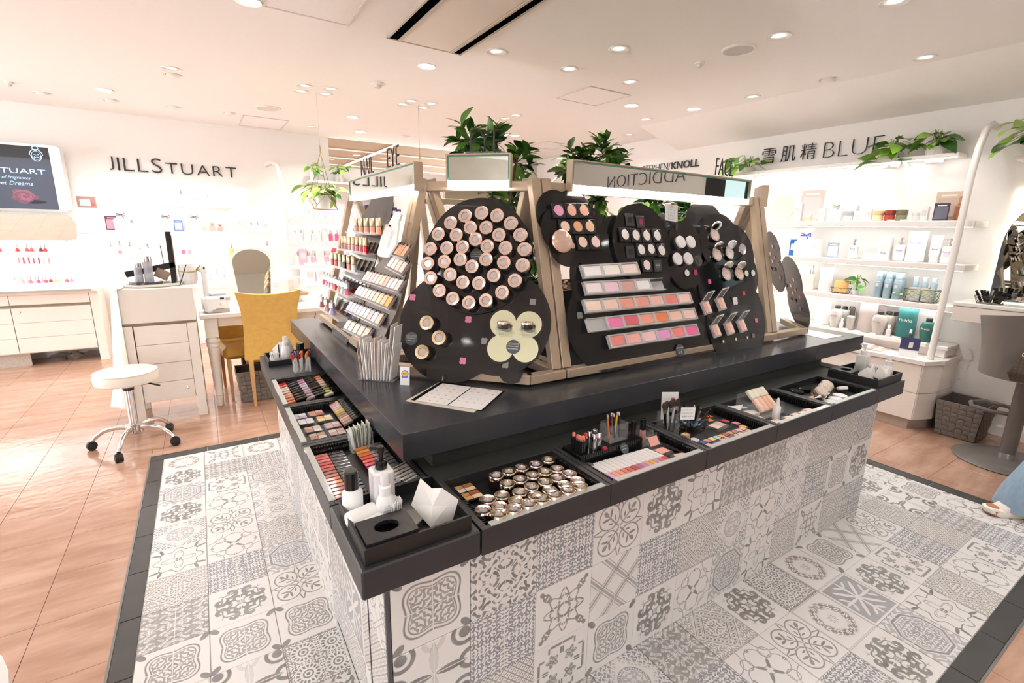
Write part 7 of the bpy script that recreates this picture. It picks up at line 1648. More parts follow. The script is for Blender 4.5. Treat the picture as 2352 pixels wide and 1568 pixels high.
# round stool
sx, sy = -.505, 3.93
t = thing('swivel_stool', 'cream round swivel stool on chrome castors', 'stool', T(sx, sy, 0))
part('seat_cushion', MB().lathe([(.165, .455), (.172, .46), (.175, .51), (.168, .525), (.15, .533), (0, .537)], 40), pm('cream_vinyl', (.80, .74, .64), .4, var=.02), t, True); part('piping', MB().tube([(.171*math.cos(q), .171*math.sin(q), .524) for q in [2*PI*i/40 for i in range(40)]], .003, 5, True), pm('cream_piping', (.72, .66, .56), .4), t, True)
part('gas_lift', MB().lathe([(.026, .14), (.026, .40), (.03, .402), (.03, .415), (.018, .418), (.018, .455), (0, .455)], 20), M_CHROME, t, True); part('black_collar', MB().cyl(.031, .396, .414, 20), M_BLACK, t, True); part('hub', MB().lathe([(.045, .10), (.05, .105), (.05, .15), (.035, .16), (0, .16)], 20), M_CHROME, t, True); part('lever', MB().tube([(.1, -.06, .45), (.16, -.10, .435), (.18, -.11, .43)], .006, 6), M_BLACK, t)
cs_ = [RZ(*q, .03) for q in ((224, 1022), (284.5, 1040), (386, 1012), (393, 978), (310, 975))]
for c in cs_:
    d = Vector((c.x-sx, c.y-sy)); a = math.atan2(d.y, d.x); R = .245
    l_ = part('star_leg', MB().tube([(.03, 0, .135), (.10, 0, .14), (.17, 0, .125), (.22, 0, .09), (R, 0, .062)], .015, 10, taper=[1.15, 1.1, 1, .95, .85]), M_CHROME, t, True, Rz(a))
    mk('castor_wheel', MB().lathe([(.016, -.022), (.026, -.020), (.027, -.005), (.022, 0), (.027, .005), (.026, .020), (.016, .022)], 18, T(R+.008, 0, .027) @ Rz(.6) @ Rx(PI/2)).mesh('w', True), M_BLACK, l_); mk('castor_hood', MB().lathe([(.029, -.012), (.029, .012), (0, .012)], 16, T(R+.006, 0, .031) @ Rz(.6) @ Rx(PI/2), sx=1, sy=1).mesh('h', True), M_BLACK, l_)
# ------------------------------------------------------------ far skincare shelves left of centre
def pole(pts, r, label): return solid('curved_pole', MB().tube(pts, r, 14), pm('pole_white', (.80, .76, .73), .4, var=.04, scale=8), label, 'pole', smooth=True)
pole([(.80, YL-.005, 2.22), (.86, 7.02, 2.25), (.90, 6.90, 2.20), (.93, 6.83, 2.05), (.94, 6.80, 1.9), (.935, 6.79, 1.2), (.925, 6.78, .0)], .022, 'tall white pole curving into the left wall at the far shelves')
FWH = [(1.575, 'upper'), (1.285, 'second'), (.965, 'third'), (.70, 'low')]
for z, nm in FWH: shelf(.99, 3.0, 6.92, YS1, z, .03, nm+' far shelf of skincare beyond the hanging planter')
rnd = random.Random(11)
for (z, nm), (pa, pb, n, kinds, hpx, cl) in zip(FWH, ((680, 828, 11, ('tube', 'tube', 'box'), 24, ('ece6e2', 'f2ede8', 'e4e2e4', 'efe8e6')), (678, 788, 9, ('flacon', 'flacon', 'box'), 26, ('f0e0d8', 'f4e8d8', 'e8e4e8', 'f0ccd4', 'd8507a', 'f0e8ea')), (684, 800, 10, ('flacon', 'box', 'flacon'), 34, ('f2e2d8', 'f0dcd0', 'e6e6ea', 'e8b0c4', 'b84868', 'f0e8e8')), (700, 790, 8, ('tube', 'box'), 44, ('e8e6e8', 'eee6f2', 'e0c8ea', 'f2eef0')))):
    for k in range(n):
        px = pa+(pb-pa)*k/(n-1); yy = PJ((RY(px, 500, 7.0).x, 7.0, z))[1]; c_ = cl[(k*3) % len(cl)]; kd = kinds[k % len(kinds)]
        if n == 9 and k in (6, 7) or n == 10 and k in (7, 8): c_ = cl[4]
        G_put(kd, px, yy, yy-hpx*(1 if kd != 'box' else 1.15), 7.0, z+.0003, {'tube': 'pale skincare tube', 'box': 'pale skincare carton', 'flacon': 'pale skincare bottle'}[kd] if c_ != cl[min(4, len(cl)-1)] or len(cl) < 5 else 'deep pink skincare '+kd.replace('flacon', 'bottle').replace('box', 'carton'), 'on the '+nm+' far shelf', 'skincare on the '+nm+' far shelf', {('carton' if kd == 'box' else 'body'): cm(c_)})
for k, (px, w_, h_, c_) in enumerate(((838, 1, 26, '4a3260'), (847, 1, 34, '3a2850'), (858, 1, 30, '5a4272'), (868, 1, 52, '6a4a80'), (880, 1, 44, '3a2850'), (893, 1, 36, '4a3260'), (905, 1, 30, '352548'), (915, 1, 26, '4a3260'))):
    G_put('box', px, 500, 500-h_, 6.98, 1.5753, ORD[k]+' purple carton from the left', 'on the upper far shelf behind the display', 'purple cartons', {'carton': cm(c_), 'label_panel': cm('b8a8c8'), 'top_flap': cm(c_)})
shelf(1.28, 2.35, 6.95, YS1, 2.06, .03, 'high plant ledge on the left wall beyond the hanging planter', led=False)
pothos((1.36, 7.04, 2.0605), 'pot plant at the left end of the high left ledge', 12, .13, .1, .7, seed=3, cut=-PI/2); pothos((1.68, 7.04, 2.0605), 'bushy pot plant in the middle of the high left ledge', 18, .15, .06, .7, seed=4, cut=-PI/2)
# hanging planters
def hanging(px, py, zb, label, seed):
    c = RZ(px, py, ZC); t = thing('hanging_planter', label, 'hanging planter', T(c.x, c.y, zb))
    L = ZC-zb; w_ = pm('antique_gold_wire', (.35, .26, .12), .35, metal=.9)
    part('hook', MB().tube([(0, 0, L), (0, 0, L-.03), (.012, 0, L-.045), (0, 0, L-.055)], .003, 5), M_WHITE, t); part('cord', MB().tube([(0, 0, L-.05), (0, 0, .52)], .0015, 4), w_, t); part('clasp', MB().lathe([(.006, .5), (.008, .53), (.004, .57), (0, .57)], 8), w_, t)
    top = (0, 0, .5); mid = [(.115*math.cos(q), .115*math.sin(q), .14) for q in (.6, .6+2*PI/3, .6+4*PI/3)]; bot = [(.125*math.cos(q), .125*math.sin(q), 0) for q in (.6-PI/3, .6+PI/3, .6+PI)]
    fr = MB()
    for i in range(3): fr.tube([top, mid[i]], .003, 5); fr.tube([mid[i], bot[i]], .003, 5); fr.tube([mid[i], bot[(i+1) % 3]], .003, 5); fr.tube([bot[i], bot[(i+1) % 3]], .003, 5); fr.tube([mid[i], mid[(i+1) % 3]], .003, 5)
    part('wire_frame', fr, w_, t)
    pothos((c.x, c.y, zb+.006), 'trailing green plant in a white pot inside '+('the left' if px < 900 else 'the right')+' hanging wire frame', 34, .17, .10, .75, rad=.07, hh=.12, vari=True, seed=seed)
hanging(726, 212, 1.63, 'triangular gold wire planter hanging at the left of the display', 8)
t = thing('planter_hanger', 'thin hanging cord with a gold clasp behind the corner display', 'hanger', T(*RZ(961, 240, ZC)))
part('cord', MB().tube([(0, 0, 0), (0, 0, -.62)], .0015, 4), M_WIRE, t); part('clasp', MB().lathe([(.007, -.5), (.009, -.46), (.004, -.42), (0, -.42)], 8), pm('antique_gold_wire', (.35, .26, .12), .35, metal=.9), t)
# ============================================================ right wall
def rshelf(y0, y1, x0, z, th, label, led_e=.26, led=True):
    t = thing('wall_shelf', label, 'shelf', T(XR-.001, (y0+y1)/2, z)); a = (y1-y0)/2; d = XR-.001-x0
    part('board', MB().box(-d, 0, -a, a, -th, 0, None, .004), M_SHELF, t)
    if led:
        part('led_strip', MB().box(-d+.02, -d+.035, -a+.02, a-.02, -th-.004, -th-.0005), M_LED, t)
        ld = bpy.data.lights.new('shelf_light', 'AREA'); ld.shape = 'RECTANGLE'; ld.size = .04; ld.size_y = 2*a-.04; ld.energy = led_e*(y1-y0); ld.color = (1, .97, .94)
        lo = bpy.data.objects.new('shelf_light', ld); col.objects.link(lo); lo.parent = t; lo.matrix_local = T(-d+.05, 0, -th-.01) @ Ry(-.5)
RS = 4.74
rshelf(1.24, 4.6, RS, 1.60, .045, 'top product shelf on the right wall'); rshelf(1.24, 4.6, RS, 1.28, .045, 'second product shelf on the right wall'); rshelf(1.2, 4.6, RS, .97, .045, 'third product shelf on the right wall'); rshelf(1.37, 4.6, RS, .665, .035, 'lowest product shelf on the right wall', led=False)
rshelf(1.45, 3.35, 4.85, 2.10, .03, 'high plant ledge below the right wall lettering', .4)
pole([(XR-.004, 1.315, 2.268), (4.90, 1.31, 2.275), (4.78, 1.305, 2.23), (4.69, 1.30, 2.10), (4.66, 1.30, 1.93), (4.66, 1.30, 1.4), (4.66, 1.305, .562)], .022, 'tall white pole curving into the right wall at the shelf end')
# lettering
def wall_word(body, ya, yb, z, ht, label, bold=0.0, parts_=None):
    t = thing('wall_sign', label, 'sign', T(XR-.012, (ya+yb)/2, z))
    if parts_ is None: parts_ = [(body, ya, yb, bold)]
    for (s_, a, b, bo) in parts_:
        n = len(s_)
        text_to(s_, T(0, (a+b)/2-(ya+yb)/2, ht/2) @ Rz(-PI/2) @ Rx(PI/2), wd=abs(a-b), ht=ht, ext=.008, m=M_INK, parent=t, name='letters', bold=bo)
wall_word('', 3.10, 2.62, 2.185, .145, 'dark 雪肌精 characters on the right wall', parts_=[('雪', 3.10, 2.96, -.01), ('肌', 2.90, 2.76, -.01), ('精', 2.71, 2.57, -.01)])
wall_word('BLUE', 2.50, 2.02, 2.18, .135, 'dark BLUE lettering on the right wall above the plant ledge', -.03)
wall_word('', 4.72, 3.86, 2.235, .085, 'dark STEPHEN/KNOLL lettering far along the right wall', parts_=[('STEPHEN/', 4.74, 4.29, -.02), ('KNOLL', 4.27, 3.87, .012)])
# base cabinet with a clipped corner
t = thing('wall_cabinet', 'whitewashed base cabinet with clipped corner under the right shelves', 'cabinet', T(4.53, 1.30, 0))
OUT = [(.0, 3.2), (.0, .0), (.17, -.07), (.498, -.07), (.498, 3.2)]
def ring(o_, e): return [(x-(e if x < .3 else 0)-(0), y-(e if y < 1 else 0)) for x, y in o_]
part('top', MB().prism(ring(OUT, .012), .53, .56), M_SHELF, t); part('carcass', MB().prism([(x+.012 if x < .3 else x, y+.012 if y < 1 else y) for x, y in OUT], .085, .53), M_WOODW, t); part('toe_kick', MB().prism([(x+.03 if x < .3 else x, y+.03 if y < 1 else y) for x, y in OUT], 0, .085), pm('kick_wood', (.46, .38, .31), .6), t)
for k in range(5):
    y0 = .004+.42*k
    for z0, z1 in ((.088, .30), (.304, .524)):
        part('door_panel', MB().box(-.001, .0115, y0, y0+.414, z0, z1, None, .0015), M_WOODW, t)
    part('lock', MB().lathe([(.010, 0), (.010, .004), (.005, .005), (0, .005)], 14, T(-.001, y0+.38, .46) @ Ry(-PI/2)), M_CHROME, t)
an = math.atan2(-.07, .17)
for z0, z1 in ((.088, .30), (.304, .524)): part('corner_panel', MB().box(.004, .18, -.001, .0115, z0, z1, Rz(an), .0015), M_WOODW, t)
for z0, z1 in ((.088, .30), (.304, .524)): part('side_panel', MB().box(.172, .49, -.071, -.059, z0, z1, None, .0015), M_WOODW, t)
t = thing('shelf_step', 'low white step behind the pole on the right cabinet', 'step', T(4.80, 1.26, .5605)); part('block', MB().box(0, .228, 0, .8, 0, .06, None, .004), M_SHELF, t); part('cap', MB().box(-.012, .228, -.012, .8, .0605, .09, None, .004), M_SHELF, t)
# products
def rput(kind, px, yb, yt, x, z, what, where, group, mats=None, txt=None, turn=0.0):
    o = G_put(kind, px, yb, yt, x, z, what, where, group, mats, 'x', turn)
    if txt:
        s_, w_, zz, m_, dy = txt
        text_to(s_, T(0, dy, zz) @ Rx(PI/2), wd=w_, ext=.002, m=m_, parent=o.children[0])
    return o
G['round'] = Proto('shoulder_bottle', 'bottle', [('body', me_lathe([(.17, 0), (.19, .03), (.26, .45), (.27, .62), (.22, .78), (.09, .85), (0, .85)], 20), M_PALE), ('cap', me_lathe([(.10, .851), (.11, .86), (.11, .98), (.09, 1), (0, 1)], 16), pm('charcoal_cap', (.05, .048, .046), .4))])
G['spray'] = Proto('spray_can', 'spray can', [('body', me_lathe([(.125, 0), (.13, .01), (.13, .72), (.10, .76), (0, .76)], 18), cm('8ea3ad')), ('cap', me_lathe([(.09, .761), (.1, .77), (.1, .98), (.09, 1), (0, 1)], 16), cm('a9bcc4')), ('label_panel', MB().box(-.05, .05, -.136, -.131, .42, .55).mesh('l'), cm('cfd2cf'))])
def pouch_me():
    def f(u, v):
        x = (u-.5)*2; w_ = .27-.03*v+.02*v*v
        return x*w_, .11*(1-x*x)*(1-v)**.6, v
    mb = MB(); mb.grid(lambda u, v: (f(u, v)[0], -f(u, v)[1]-.006+.01*math.sin(u*9+v*6)*v, v*.97+.05*abs(u-.5)), 12, 10); mb.grid(lambda u, v: (f(1-u, v)[0], f(u, v)[1]+.006, v*.97+.05*abs(u-.5)), 12, 10)
    return mb.mesh('pouch', True)
G['pouch'] = Proto('refill_pouch', 'pouch', [('pouch', pouch_me(), pm('pouch_white', (.82, .81, .80), .18)), ('seal_strip', MB().box(-.26, .26, -.008, .008, .955, .99).mesh('seal'), pm('pouch_seal', (.74, .73, .72), .3))])
NAV = pm('navy_print', (.10, .16, .32), .5)
ws = ('on the top right shelf', 'on the second right shelf', 'on the third right shelf', 'on the lowest right shelf'); gs = ['products on the %s right shelf' % q for q in ('top', 'second', 'third', 'lowest')]; xs = 4.86
for k, px, yb, yt, wt, mt in (('disc', 1792, 505, 440, 'round shell-pink plate', {'plate': cm('f2dcc8')}), ('box', 1832, 504, 463, 'tall white carton', {}), ('card', 1860, 500, 428, 'beige printed card', {'card': cm('d8c8bc')}), ('jar', 1858, 505, 488, 'small gold jar with green bow', {'jar': cm('e8d8b0')}), ('box', 1888, 504, 473, 'white carton with rounded emblem', {}), ('bag', 1918, 504, 459, 'cellophane gift with green bow', {'bow': cm('8a9a50')}), ('jar', 1947, 504, 480, 'white jar with silver lid', {'lid': cm('c8c8d0')}), ('flacon', 1966, 504, 468, 'white bottle with grey cap', {'cap': cm('c4c4c8'), 'body': M_PALE}), ('box', 1994, 504, 476, 'white carton right of the grey capped bottle', {}), ('jar', 2016, 504, 480, 'pale yellow jar', {'lid': cm('e8d090'), 'jar': cm('f0e4b8')}), ('jar', 2042, 504, 479, 'terracotta red jar', {'lid': cm('a83c2c'), 'jar': cm('b84634')}), ('jar', 2069, 504, 478, 'olive green jar', {'lid': cm('78785a'), 'jar': cm('88886a')}), ('jar', 2104, 504, 484, 'low cream jar', {}), ('box', 2122, 503, 471, 'tall cream carton', {}), ('card', 2170, 503, 436, 'large beige poster box', {'card': cm('d8c4b0'), 'picture': cm('d0b8a2')}), ('card', 2158, 505, 465, 'navy award card', {'card': cm('3c3e50'), 'picture': cm('70707e')}), ('flacon', 2200, 505, 449, 'brown lotion bottle', {'body': cm('a86a4c'), 'cap': cm('b87a5c')})):
    rput(k, px, yb, yt, xs if wt != 'navy award card' else 4.79, 1.6003, wt, ws[0], gs[0], mt)
for k, px, yb, yt, wt, mt, tx in (('card', 1797, 585, 545, 'white tilted leaflet', {}, None), ('box', 1822, 585, 548, 'deep blue carton', {'carton': cm('0f5aa0')}, None), ('bag', 1847, 587, 523, 'tall white gift with blue ribbon', {'bow': cm('2a3fae')}, None), ('box', 1874, 588, 549, 'white carton with blue seal', {}, None), ('card', 1910, 592, 558, 'white framed notice', {'card': cm('9aa8b8'), 'picture': cm('f4f4f4')}, None), ('pump', 1957, 594, 549, 'left white pump bottle', {}, ('Pré', .22, .5, NAV, -.135)), ('card', 1995, 596, 559, 'white price card', {}, None), ('box', 2028, 598, 543, 'tall white bottle', {}, ('Pré', .2, .3, NAV, -.165)), ('pump', 2062, 600, 545, 'wide white pump bottle', {}, ('Pré dia', .26, .45, NAV, -.135)), ('pouch', 2098, 602, 531, 'white refill pouch with blue corner', {}, ('Pré dia', .3, .62, NAV, -.125)), ('tube', 2143, 604, 541, 'white cream tube', {}, ('Pré dia', .18, .5, NAV, -.09)), ('pump', 2172, 606, 548, 'white pump bottle by the pole', {}, ('Pré dia', .26, .45, NAV, -.135))):
    rput(k, px, yb, yt, xs, 1.2803, wt, ws[1], gs[1], mt, tx)
for k, px, yb, yt, wt, mt in (('box', 1845, 668, 615, 'white carton', {}), ('flacon', 1856, 668, 612, 'clear yellow bottle', {'body': cm('f4e8d0')}), ('pouch', 1893, 668, 612, 'pearl grey refill pouch', {'pouch': cm('dcd6d2')})):
    rput(k, px, yb, yt, xs, .9703, wt, ws[2], gs[2], mt)
for k, (px, dx) in enumerate(((2012, 0), (2034, 0), (2056, 0), (2022, .07), (2044, .07), (2064, .07))):
    rput('spray', px, 686, 625, xs-.04+dx, .9703, 'grey-blue spray can in the '+('front' if dx == 0 else 'back')+' row', ws[2], 'grey-blue spray cans', None, ('Prédia', .16, .62, M_LABELT, -.133))
p = RX(1930, 672, 4.84)
wire_basket(T(4.84, p.y, .9703) @ Rz(PI/2), .062, .045, .05, 'black wire basket of orange sponges on the third right shelf', M_WIRE)
for k in range(3): G['pouch'].put(T(4.835, p.y+.035-.035*k, .978) @ Rz(-PI/2+.1*k) @ S3(.09, .09, .11), ['left', 'middle', 'right'][k]+' orange sponge bag in the wire basket of the third right shelf', 'orange sponge bags', {'pouch': cm('eebd78'), 'seal_strip': cm('e0a860')})
p = RX(1965, 672, 4.84)
pothos((4.84, p.y, .9703), 'tiny sprig plant in a brown pot on the third right shelf', 9, .05, .0, .2, rad=.028, hh=.045, seed=21)
p = RX(2112, 690, 4.82)
wire_basket(T(4.83, p.y, .9703) @ Rz(PI/2), .105, .055, .10, 'black wire basket entwined with ivy on the third right shelf', M_WIRE, flare=1.1)
for k in range(5): G['pouch' if k < 2 else 'spray'].put(T(4.815 if k < 2 else 4.86, p.y+(.045, -.045, .06, 0, -.06)[k], .9755) @ Rz(-PI/2) @ S3(.15, .12, .11 if k < 2 else .19) @ S3(*((1, 1, 1) if k < 2 else (1.15, 1.3, 1))), ['left grey paper pack', 'right grey paper pack', 'left wrapped spray can', 'middle wrapped spray can', 'right wrapped spray can'][k]+' in the ivy wire basket', 'packs in the ivy basket', {'pouch': cm('b8b4ae')} if k < 2 else None)
iv = thing('ivy_garland', 'bright green ivy garland wound along the wire basket rim', 'garland', T(4.765, p.y, 1.04)); rnd = random.Random(4); st = MB(); pts = []
for k in range(26):
    q = (-.16+.32*k/25, .02*math.sin(k*1.1)-(.04 if k < 3 or k > 22 else 0)); pts.append((0, q[0], q[1]))
    mk('leaf', LH[1], M_LEAFB, iv, T(rnd.uniform(-.02, .01), q[0], q[1]+rnd.uniform(-.02, .03)) @ look((-1, rnd.uniform(-1, 1), rnd.uniform(-.6, .6)), rnd.uniform(-1, 1)) @ S3(.36, .36, .36))
st.tube(pts, .002, 4); part('stem', st, pm('stem_green', (.16, .28, .06), .5), iv)
for k, px, yb, yt, x, wt, mt, tx in (('pouch', 1884, 752, 692, 4.84, 'white refill pouch', {}, None), ('round', 1916, 757, 706, 4.80, 'front left pale grey shampoo bottle', {'body': cm('cdc7c0')}, ('Prédia', .26, .55, pm('grey_print', (.25, .25, .26), .6), -.265)), ('round', 1934, 750, 702, 4.88, 'middle grey shampoo bottle', {'body': cm('c0c0b8')}, None), ('round', 1950, 748, 700, 4.93, 'back grey shampoo bottle', {'body': cm('b8b8b0')}, None), ('flacon', 1930, 760, 735, 4.77, 'tiny white sample bottle left', {'body': cm('e8e4e0'), 'cap': M_WPL}, None), ('flacon', 1950, 760, 709, 4.80, 'slim taupe treatment bottle', {'body': cm('b8aca6'), 'cap': cm('4a4644')}, None), ('pouch', 1985, 768, 700, 4.80, 'shiny taupe refill pouch', {'pouch': cm('b9aca6'), 'seal_strip': cm('a89c96')}, None), ('pouch', 2008, 760, 697, 4.90, 'second taupe refill pouch', {'pouch': cm('b0a49e'), 'seal_strip': cm('a09490')}, None), ('round', 2013, 774, 720, 4.79, 'front taupe shampoo bottle', {'body': cm('c2b9b0')}, ('Prédia', .26, .55, pm('grey_print', (.25, .25, .26), .6), -.265)), ('round', 2033, 770, 717, 4.86, 'middle taupe shampoo bottle', {'body': cm('b6aca4')}, None), ('round', 2051, 766, 715, 4.93, 'back taupe shampoo bottle', {'body': cm('aaa098')}, None),
                                     ('flacon', 2037, 779, 752, 4.765, 'tiny white sample bottle middle', {'body': cm('e4deda'), 'cap': M_WPL}, None), ('pouch', 2074, 783, 712, 4.80, 'teal green refill pouch', {'pouch': cm('2f6f6c'), 'seal_strip': cm('28605e')}, ('Prédia', .36, .6, M_LABELT, -.118)), ('flacon', 2087, 786, 762, 4.765, 'tiny green labelled sample bottle', {'body': cm('2a4a44'), 'cap': M_WPL}, None), ('card', 2104, 786, 716, 4.90, 'white explanatory card', {}, None), ('round', 2123, 792, 736, 4.80, 'teal green shampoo bottle', {'body': cm('2e6a62')}, ('Prédia', .3, .55, M_LABELT, -.265))):
    rput(k, px, yb, yt, x, .6653, wt, ws[3], gs[3], mt, tx)
pt_me = me_box(-.001, .018, -.022, .022, 0, .011, 0, 'tag'); k = 0
for z, lst in ((1.6003, (1825, 1870, 1905, 1950, 2000, 2045, 2075)), (1.2803, (1880, 1935, 1990, 2035, 2085, 2140)), (.6653, (1900, 1940, 1970, 2005, 2060))):
    for px in lst:
        yy = PJ((RS+.012, RX(px, 600, RS+.012).y, z))[1]; o = mk('price_card', pt_me, M_LABELT, None, T(RS+.006, RX(px, yy, RS+.012).y, z)); tag(o, 'small white price card on the edge of the '+{1.6003: 'top', 1.2803: 'second', .6653: 'lowest'}[z]+' right shelf', 'price card', 'price cards on the right shelves'); k += 1
for k in range(4): solid('brochure', MB().box(-.09, .09, -.14, .14, 0, .004).box(-.08, .08, -.13, .13, .0042, .005), cm(('e0c0b0', 'f0f0f0', 'd8a898', 'f4f0f0')[k]), ORD[k]+' pink brochure from the bottom of the stack on the right cabinet', 'brochure', 'brochures on the right cabinet', M=T(4.68-.01*k, 1.75+.03*k, .5605+.0055*k) @ Rz(.06*k))
t = thing('leaflet_box', 'navy and white leaflet leaning on the right cabinet by the pole', 'leaflet', T(4.60, 1.43, .5605) @ Rz(-PI/2+.15)); part('card', MB().box(-.06, .06, 0, .002, 0, .15, Rx(-.12)), M_PALE, t); part('night_picture', MB().box(-.06, .06, -.002, -.0003, .055, .15, Rx(-.12)), cm('3c3c62'), t); part('bottle_picture', MB().box(-.006, .02, -.0035, -.0022, .07, .115, Rx(-.12)), cm('d8d0c4'), t)
pothos((4.93, 1.90, 2.03), 'trailing heart-leaf plant in a white pot at the right of the BLUE lettering', 22, .13, .26, .55, rad=.068, hh=.115, seed=5, cut=PI, lsc=1.35); pothos((4.93, 1.62, 2.04), 'upright leafy plant in a white pot at the right end of the ledge', 18, .10, .0, .35, rad=.072, hh=.12, seed=6, cut=PI, lsc=1.2); pothos((4.93, 3.18, 2.05), 'trailing plant in a white pot at the left end of the ledge', 24, .24, .12, .6, seed=7, cut=PI, lsc=1.3)
t = thing('plant_bracket', 'small white wall bracket carrying the plant at the right edge', 'bracket', T(XR-.001, 1.02, 2.03)); part('plate', MB().box(-.2, 0, -.12, .12, -.02, 0, None, .003), M_SHELF, t); part('brace', MB().beam((-.18, 0, -.02), (-.002, 0, -.12), .02, .015, (0, 1, 0)), M_SHELF, t)
pothos((4.91, 1.02, 2.0302), 'dense variegated plant on the wall bracket at the right edge', 40, .22, .22, .5, rad=.075, hh=.12, vari=True, seed=9, cut=PI, lsc=1.25)
# ------------------------------------------------------------ backlit arched mirror, vanity, chair
t = thing('backlit_mirror', 'tall arched backlit mirror on the right wall', 'mirror', T(XR-.001, .72, 1.02)); A_h = [(.41*math.cos(PI*i/18), .40+.41*math.sin(PI*i/18)) for i in range(19)]; pol = [(-.41, 0), (-.41, 0)][:1]+[(.41, 0)]+A_h[:-1]+[(-.41, .40)]
pol = [(-.41, 0), (.41, 0)]+A_h
Mm = Rz(-PI/2) @ Rx(PI/2)
part('mirror_face', MB().prism(pol, .036, .04, Mm), pm('green_mirror2', (.80, .82, .74), .01, metal=1), t); part('rim', MB().prism([(x*1.012, y*1.01) for x, y in pol], .02, .0358, Mm), M_DARKGREY, t); part('glow_ring', MB().prism([(x*.95, y*.97) for x, y in pol], .004, .018, Mm), pm('warm_glow', (1, .93, .72), .5, emit=6.0), t)
ld = bpy.data.lights.new('mirror_backlight', 'AREA'); ld.shape = 'RECTANGLE'; ld.size = .8; ld.size_y = .8; ld.energy = 5; ld.color = (1, .93, .74); lo = bpy.data.objects.new('mirror_backlight', ld); col.objects.link(lo); lo.parent = t; lo.matrix_local = T(-.035, 0, .4) @ Ry(-PI/2) @ Rx(0); lo.matrix_local = T(-.019, 0, .4) @ Ry(-PI/2)
t = thing('vanity_counter', 'pale wall-hung vanity counter with terrazzo top under the backlit mirror', 'counter', T(4.70, 1.255, 0)); part('counter_top', MB().box(0, .329, -1.9, 0, .985, 1.012, None, .003), pm('terrazzo', (.80, .78, .74), .35, var=.12, scale=45), t); part('drawer_front', MB().box(.004, .02, -1.9, -.004, .875, .982, None, .002), M_WOODW, t); part('drawer_box', MB().box(.022, .329, -1.9, -.004, .875, .98), M_WOODW, t)
wire_basket(T(4.80, 1.08, 1.0125) @ Rz(PI/2), .07, .045, .055, 'black wire basket of mascaras on the vanity counter', M_WIRE)
for k in range(9): gloss.put(lean((4.785+.012*(k % 4), 1.03+.0115*k, 1.022), -.35+.12*(k % 5), .55-.13*k) @ S3(.8, .8, .95), 'black mascara tube leaning in the vanity wire basket', 'mascaras in the vanity basket', {'tube': M_BOARD})
t = thing('tester_tiers', 'clear stepped rack of black testers on the vanity counter', 'rack', T(4.82, .82, 1.0125)); part('step', MB().box(-.08, .08, -.16, .16, 0, .04), M_CLR, t); part('step', MB().box(0, .08, -.16, .16, .041, .085), M_CLR, t)
for k in range(8): gloss.put(T(4.775 if k < 4 else 4.855, .93-.06*(k % 4), 1.0535 if k < 4 else 1.0985) @ S3(1.4, 1.4, .6), 'square black tester on the '+('front' if k < 4 else 'back')+' step of the vanity rack', 'testers on the vanity rack', {'tube': cm('c8a890') if k % 3 == 0 else M_BOARD})
# bar chair
cx_, cy_3 = 4.46, .74; M_TAUPE = pm('taupe_shell', (.16, .143, .13), .42, var=.04, scale=50)
t = thing('bar_chair', 'taupe bucket bar chair on a round metal foot', 'chair', T(cx_, cy_3, 0))
part('base_disc', MB().lathe([(.27, 0), (.275, .006), (.26, .016), (.06, .026), (.045, .03), (0, .03)], 48), M_TAUPE, t, True); part('column', MB().cyl(.042, .031, .62, 24), M_TAUPE, t, True); part('steel_collar', MB().cyl(.0435, .031, .07, 24), M_SILV, t, True)
part('foot_ring', MB().tube([(.0, .04, .33), (-.05, .12, .335), (-.04, .22, .34), (.06, .25, .34), (.16, .2, .34), (.18, .08, .335), (.06, 0, .33)], .014, 8), M_TAUPE, t, True)
part('seat_cushion', MB().lathe([(.05, .62), (.19, .625), (.22, .65), (.22, .69), (.19, .70), (0, .70)], 32), M_TAUPE, t, True)
def shell(u, v, off): a = PI*.5+(u)*PI*1.06; r = .225+.05*v-.01*math.sin(PI*v)+off; return (r*math.cos(a)*(1.0), r*math.sin(a), .60+v*(.43-.07*abs(u-.5)*2))
mb = MB(); mb.grid(lambda u, v: shell(u, v, .012), 28, 12); mb.grid(lambda u, v: shell(1-u, v, -.008), 28, 12); mb.grid(lambda u, v: tuple(Vector(shell(u, 1, .012))*(1-v)+Vector(shell(u, 1, -.008))*v), 28, 1)
part('bucket_shell', mb, M_TAUPE, t, True)
# handbag
def mono():
    m = bpy.data.materials.new('monogram_leather'); m.use_nodes = True; g = m.node_tree; b = g.nodes['Principled BSDF']; b.inputs['Roughness'].default_value = .45
    tc = g.nodes.new('ShaderNodeTexCoord'); sp = g.nodes.new('ShaderNodeSeparateXYZ'); g.links.new(tc.outputs['Object'], sp.inputs[0]); x, z = NS(g, sp.outputs[1]), NS(g, sp.outputs[2])
    u, v = (x+z).pp(.02), (x-z).pp(.02); k = (rr_(u-.02, v-.02)-.006).ln(.0012, 900).max((u.min(v)*1-.0012).st(1500)*((u.max(v))-.007).st(900))
    mx = g.nodes.new('ShaderNodeMix'); mx.data_type = 'RGBA'; mx.inputs['A'].default_value = (.045, .024, .015, 1); mx.inputs['B'].default_value = (.17, .10, .045, 1); g.links.new(k.k, mx.inputs['Factor']); g.links.new(mx.outputs['Result'], b.inputs['Base Color']); return m
t = thing('handbag', 'small brown monogram handbag hanging on the bar chair', 'handbag', T(4.12, .615, .635)); MONO = mono()
part('bag_body', MB().add([(-.045, -.11, 0), (-.045, .13, 0), (.045, .13, 0), (.045, -.11, 0), (-.05, -.13, .05), (-.05, .15, .05), (.05, .15, .05), (.05, -.13, .05), (-.02, -.08, .15), (-.02, .10, .15), (.02, .10, .15), (.02, -.08, .15)], [(3, 2, 1, 0), (8, 9, 10, 11)]+[(4*r+i, 4*r+(i+1) % 4, 4*r+4+(i+1) % 4, 4*r+4+i) for r in range(2) for i in range(4)]), MONO, t)
